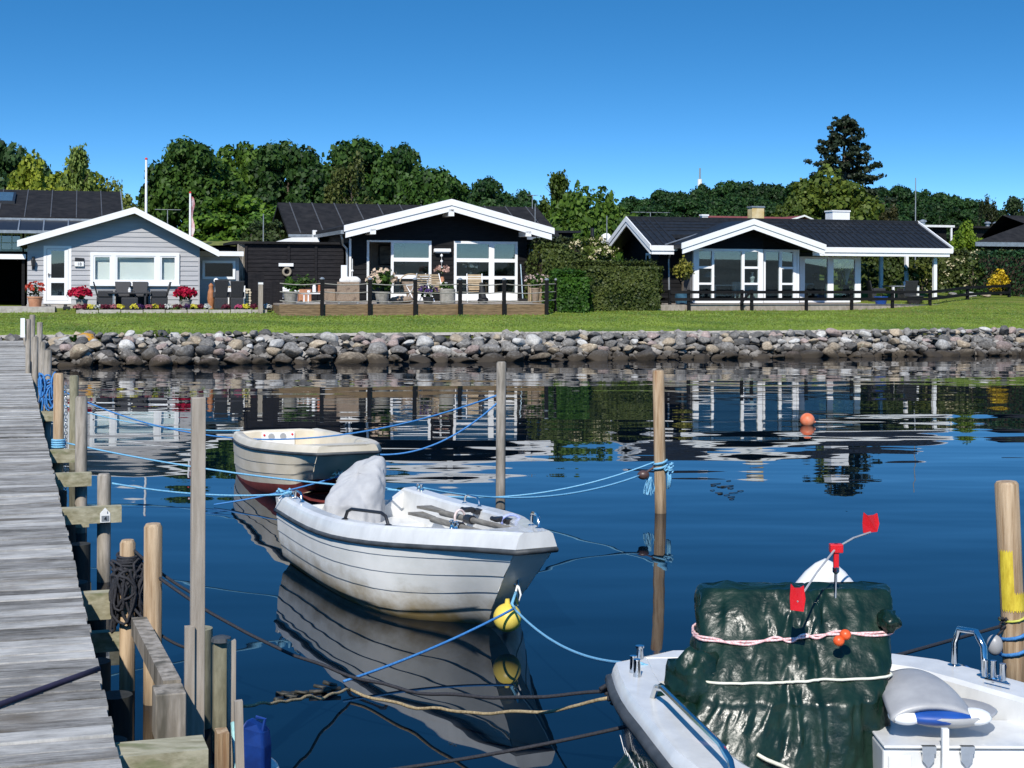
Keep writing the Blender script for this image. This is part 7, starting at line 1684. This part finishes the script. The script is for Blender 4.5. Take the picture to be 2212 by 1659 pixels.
deckchair('slatted folding chair on the left, in front of the left window',900,10.6,rad(200)); deckchair('slatted folding chair in the middle, in front of the black wall strip',946,11.4,rad(15)); deckchair('slatted folding chair on the right, in front of the right hand window doors',1026,10.6,rad(-12))
bb=12; t=thing('round_mirror_chair','round backed wicker chair by the left window','chair',S(SA(886,bb),bb,zT)); a=SA(888,bb); z=SZ(888,592,bb); mb=MB(S); mb.tube([(a+.42*math.cos(q),bb,z-.28+.28*math.sin(q)) for q in np.linspace(0,3.14,14)],.025,8); mb.build('hoop',M['teak'],t,smooth=True); mb=MB(S); mb.prism([(a-.35,bb+.03,z-.28),(a+.35,bb+.03,z-.28),(a+.22,bb+.03,zT+.4),(a-.22,bb+.03,zT+.4)],(0,.04,0)); mb.build('backrest',M['ratbr'],t); mb=MB(S); mb.lathe((a,bb-.2,zT),[(.2,0),(.22,.3),(.32,.4),(.3,.44)],14); mb.build('seat',M['ratbr'],t,smooth=True)
# side table with flower vase
t=thing('side_table','small white side table holding flowers before the black wall strip','table',S(SA(955,12.8),12.8,zT)); a=SA(955,12.8); mb=MB(S); mb.lathe((a,12.8,zT),[(.18,0),(.02,.03),(.02,.68),(.22,.70),(.22,.73)],16); mb.build('pedestal',M['white'],t)
mb=MB(S); mb.lathe((a,12.8,zT+.73),[(.07,0),(.09,.1),(.06,.2),(.07,.22)],12); tag(mb.build('vase',M['terra'],smooth=True),'terracotta vase on the small side table','vase'); plant('bouquet','bouquet of pale pink and yellow flowers in the terracotta vase',955,12.8,zT+.93,.42,.55,LF['light'],(.8,.9,.8),n=8,size=.04,flower=(.66,.42,.34),nf=20,fs=.06,cat='flowers')
# heater on the black wall strip and hanging hearts
a,z=G(955,541,14.1); HT=thing('patio_heater','white horizontal patio heater lamp on the black wall strip between the windows','heater',S(a,14.1,z)); mb=MB(S); mb.prism([(a-.33,13.98,z-.05),(a-.33,14.16,z-.09),(a-.33,14.16,z+.05),(a-.33,14.0,z+.07)],(.66,0,0)); mb.build('housing',M['white'],HT,bevel=.01); mb=MB(S); mb.box(a-.28,a+.28,14.02,14.1,z-.10,z-.075); mb.build('heating_bar',M['trim'],HT)
mb=MB(S); x,zz_=G(954,552,14.05); mb.cyl((x,14.05,zz_+.1),(x,14.05,zz_-.7),.006,n=5)
for q in (0,-.22,-.48): mb.sphere((x,14.05,zz_+q),(.05,.02,.055),10,8)
tag(mb.build('heart_mobile',M['white'],smooth=True),'string of white hearts hanging below the patio heater','ornament')
# interior items seen through the open door and panes
a,z=G(836,549,B+0); 
bI=18.05; a,z=G(846,551,bI); PF=thing('picture_frame','framed grey landscape picture on the room wall, seen through the open door','picture',S(a,bI,z)); mb=MB(S); mb.box(a-.55,a+.55,bI,bI+.03,z-.42,z+.42); mb.build('frame',M['dark'],PF); mb=MB(S); mb.box(a-.49,a+.49,bI-.006,bI-.002,z-.36,z+.36); mb.build('print',mat('grey_landscape_print',(.12,.13,.13),(.42,.43,.42),sc=2,st=(1,1,3)),PF)
bI=17; a,z=G(833,596,bI); TL=thing('table_lamp','table lamp with a dark shade inside the open door','lamp',S(a,bI,1.57)); mb=MB(S); mb.lathe((a,bI,z-.2),[(.24,0),(.2,.36)],18); mb.build('lamp_shade',mat('brown_shade',(.07,.05,.03),(.1,.075,.05)),TL,smooth=True); mb=MB(S); mb.lathe((a,bI,1.57),[(.2,0),(.2,.45),(.06,.5),(.05,z-1.8)],12); mb.build('base',M['dark'],TL)
mb=MB(S); x,zz_=G(1017,600,14.5); mb.lathe((x,14.5,zz_-.02),[(.05,0),(.07,.15),(.05,.25)],12); tag(mb.build('vase',MATS['door_curtain'],smooth=True),'grey vase on the sill behind the right hand window','vase'); plant('bouquet','white flowers standing behind the right hand window pane',1017,14.5,zz_+.2,.42,.55,LF['light'],(.4,.7,.7),n=6,size=.05,flower=(.7,.7,.72),nf=14,fs=.06,cat='flowers')
# broom
a=SA(1127,13.9); mb=MB(S); BR_=thing('broom','broom with a pale blue handle leaning on the wall right of the window doors','broom',S(a,13.8,zT)); mb.bar((a,13.75,zT+.1),(a-.02,14.0,zT+1.45),.03,.03); mb.build('handle',mat('pale_blue_handle',(.35,.5,.6),(.5,.62,.7)),BR_); mb=MB(S); mb.box(a-.18,a+.18,13.7,13.78,zT,zT+.1); mb.build('brush',M['dark'],BR_)
# black dog sitting on the terrace (one continuous skin)
def dog(px,b,z,rot):
    me=bpy.data.meshes.new('dog'); pts=[((0,.20,.10),.115),((0,.12,.22),.125),((0,.02,.36),.12),((0,-.06,.48),.105),((0,-.10,.60),.075),((0,-.14,.69),.082),((0,-.24,.67),.05),((0,-.31,.65),.035),
      ((.075,-.05,.40),.06),((.08,-.10,.20),.038),((.08,-.11,.05),.032),((.08,-.16,.02),.034),((-.075,-.05,.40),.06),((-.08,-.10,.20),.038),((-.08,-.11,.05),.032),((-.08,-.16,.02),.034),
      ((.13,.16,.14),.085),((.15,.00,.10),.055),((.14,.06,.03),.035),((.14,-.05,.02),.035),((-.13,.16,.14),.085),((-.15,.00,.10),.055),((-.14,.06,.03),.035),((-.14,-.05,.02),.035),((0,.34,.04),.04),((0,.52,.03),.025),((.06,-.11,.765),.028),((.075,-.10,.70),.015),((-.06,-.11,.765),.028),((-.075,-.10,.70),.015)]
    ed=[(0,1),(1,2),(2,3),(3,4),(4,5),(5,6),(6,7),(3,8),(8,9),(9,10),(10,11),(3,12),(12,13),(13,14),(14,15),(0,16),(16,17),(17,18),(18,19),(0,20),(20,21),(21,22),(22,23),(0,24),(24,25),(5,26),(26,27),(5,28),(28,29)]
    me.from_pydata([p for p,_ in pts],ed,[]); o=bpy.data.objects.new('dog',me); COL.objects.link(o); me.materials.append(M['fur'])
    sk_=o.modifiers.new('skin','SKIN'); sk_.use_smooth_shade=True; 
    for i,(_,r) in enumerate(pts): me.skin_vertices[0].data[i].radius=(r,r)
    me.skin_vertices[0].data[1].use_root=True
    o.modifiers.new('sub','SUBSURF').render_levels=2; o.location=S(SA(px,b),b,z); o.rotation_euler=(0,0,rot); o.scale=(.95,)*3
    tag(o,'black dog sitting on the terrace in front of the window doors, seen from the side','dog'); return o
dog(1042,9.1,zT,rad(200))
# planters right of the house
t,a,z,h=pot('plant_pot','narrow wooden planter at the right end of the terrace',1157,655,9.6,.16,.55,M['ratbr'],zb=zT); plant('potted_plant','flowering pot plants with small pale blossoms at the right end of the terrace',1160,9.8,zT+.5,.55,.95,LF['oak'],(1.4,1.4,1.1),n=14,size=.05,flower=(.6,.45,.4),nf=16,fs=.05)
t=thing('garden_stool','small slatted wooden stool behind the pot plants','stool',S(SA(1157,11),11,zT)); a=SA(1157,11); z=SZ(1157,612,11); mb=MB(S)
for k in range(4): mb.box(a-.25,a+.25,10.9+k*.09,10.97+k*.09,z-.03,z)
mb.build('seat',M['teak'],t)
for x in (a-.22,a+.22): mb=MB(S); mb.box(x-.02,x+.02,10.9,11.2,zT,z-.032); mb.build('leg',M['teak'],t)
a=SA(1217,9.55); z=gz(a,9.55); mb=MB(S); mb.prism([(a-.15,9.5,z),(a+.15,9.5,z),(a+.15,9.5,z+.42),(a+.08,9.5,z+.52),(a-.08,9.5,z+.52),(a-.15,9.5,z+.42)],(0,.08,0)); tag(mb.build('slate',mat('grey_slate',(.16,.18,.21),(.24,.26,.29),r=.7),bevel=.01),'upright grey slate with a rounded top at the right end of the terrace','slate')
# ---------------- right hand terrace
a=SA(1473,9.7); z=1.505; t=thing('plant_pot','blue glazed pot of the ball shaped tree behind the low fence','plant pot',S(a,9.7,z)); mb=MB(S); mb.lathe((a,9.7,z),[(.2,0),(.24,.03),(.27,.3),(.24,.46),(.26,.5),(.22,.5)],18); mb.build('pot',M['bluepot'],t,smooth=True)
plant('clipped_plant','low bright green plant in the blue pot on the right terrace',1904,9.9,1.75,.25,.55,LF['fresh'],(1.3,1.3,.8),n=8,size=.045)
t,a,z,h=pot('plant_pot','royal blue glazed pot behind the low fence on the right',1903,656,9.9,.26,.36,M['blued'],zb=1.45)
t,a,z,h=pot('plant_pot','large dark oval planter behind the low fence near the porch post',1976,655,9.9,.36,.34,M['darkpot'],zb=1.5)
bb=12; t=thing('dining_table','white framed outdoor table under the porch roof','table',S(SA(1966,bb),bb,1.5)); x0,x1=SA(1929,bb),SA(1986,bb); z=SZ(1958,617,bb); mb=MB(S); mb.box(x0,x1,bb,bb+.9,z-.05,z); mb.build('table_top',M['trim'],t)
for x in (x0+.04,x1-.04): mb=MB(S); mb.box(x-.04,x+.04,bb+.01,bb+.09,1.5,z-.052); mb.build('leg',M['white'],t)
mb=MB(S); x=SA(1955,bb+.4); mb.lathe((x,bb+.4,z),[(.07,0),(.09,.16),(.085,.17)],14); tag(mb.build('plant_pot',M['white'],smooth=True),'small white pot on the porch table','plant pot'); plant('potted_plant','low spreading plant on the porch table beside the white pot',1937,bb+.4,z,.26,.5,LF['light'],(.8,.9,.7),n=7,size=.045)
armchair('porch_chair','dark armchair left of the porch table',1893,12.2,rad(80),1.5); armchair('porch_chair','dark armchair in front of the porch table',1960,11.6,rad(180),1.5)
# things behind the glass of the right hand house
bI=13.0
def lampw(px,py,b,label):
    a,z=G(px,py,b); t=thing('pendant_lamp',label,'lamp',S(a,b,z)); mb=MB(S); mb.lathe((a,b,z-.12),[(.27,0),(.25,.05),(.16,.16),(.04,.22)],20); mb.build('lamp_shade',M['white'],t,smooth=True); mb=MB(S); mb.cyl((a,b,z+.08),(a,b,zE-.2),.008,n=5); mb.build('cord',M['dark'],t)
lampw(1532,592,12.9,'white mushroom shaped lamp behind the first panes of the glazed gable')
t=thing('white_table','white table inside the glazed gable','table',S(SA(1566,12.6),12.6,1.5)); a0,a1=SA(1542,12.6),SA(1590,12.6); mb=MB(S); mb.box(a0,a1,12.5,13.3,1.5+.70,1.5+.74); mb.build('table_top',M['white'],t)
for x in (a0+.05,a1-.05): mb=MB(S); mb.box(x-.03,x+.03,12.55,12.61,1.51,2.199); mb.build('leg',M['white'],t)
t=thing('white_sofa','white sofa inside behind the third bay of the glazed gable','sofa',S(SA(1622,12.4),12.4,1.5)); a0,a1=SA(1600,12.4),SA(1655,12.4); mb=MB(S); mb.box(a0,a1,12.4,13.2,1.51,1.95); mb.build('seat',M['cush'],t,bevel=.05); mb=MB(S); mb.box(a0,a1,13.21,13.4,1.51,2.35); mb.build('backrest',M['cush'],t,bevel=.05)
t=thing('desk','white desk behind the glass between the gable and the porch','desk',S(SA(1763,13.2),13.2,1.5)); a0,a1=SA(1738,13.2),SA(1784,13.2); z=SZ(1760,612,13.2); mb=MB(S); mb.box(a0,a1,13.1,13.7,z-.06,z); mb.build('table_top',M['white'],t)
for x in (a0+.05,a1-.05): mb=MB(S); mb.box(x-.04,x+.04,13.15,13.25,1.51,z-.062); mb.build('leg',M['white'],t)
mb=MB(S); x=SA(1763,13.4); mb.lathe((x,13.4,z),[(.08,0),(.13,.08),(.1,.14)],14); tag(mb.build('bowl_pot',M['greyp'],smooth=True),'grey bowl on the white desk','bowl'); plant('bonsai','small dark bonsai in the bowl on the white desk',1763,13.4,z+.12,.36,.5,LF['oak'],(.8,.9,.9),n=6,size=.04)
armchair('desk_chair','dark chair tucked under the white desk',1763,12.7,rad(180),1.51,.5)
a=SA(1828,13.4); t=thing('floor_vase','tall dark floor vase with white branches behind the glass by the porch','vase',S(a,13.4,1.51)); mb=MB(S); mb.lathe((a,13.4,1.51),[(.14,0),(.18,.3),(.12,.7),(.13,.74)],14); mb.build('vase',M['dark'],t,smooth=True); mb=MB(S)
for k in range(9): an=random.uniform(-.5,.5); mb.tube([(a,13.4,2.2),(a+an*.45,13.4,2.8),(a+an*.9,13.35,3.3+random.uniform(-.2,.1))],[.018,.012,.006],5)
mb.build('branches',M['whitew'],t)
mb=MB(S); x=SA(1625,11.45); mb.lathe((x,11.45,SZ(1625,611,11.45)),[(.09,0),(.06,.05),(.11,.2),(.03,.35),(.06,.42)],12); tag(mb.build('swan_figure',M['white'],smooth=True),'white bird figure on the sill of the glazed gable','figurine')
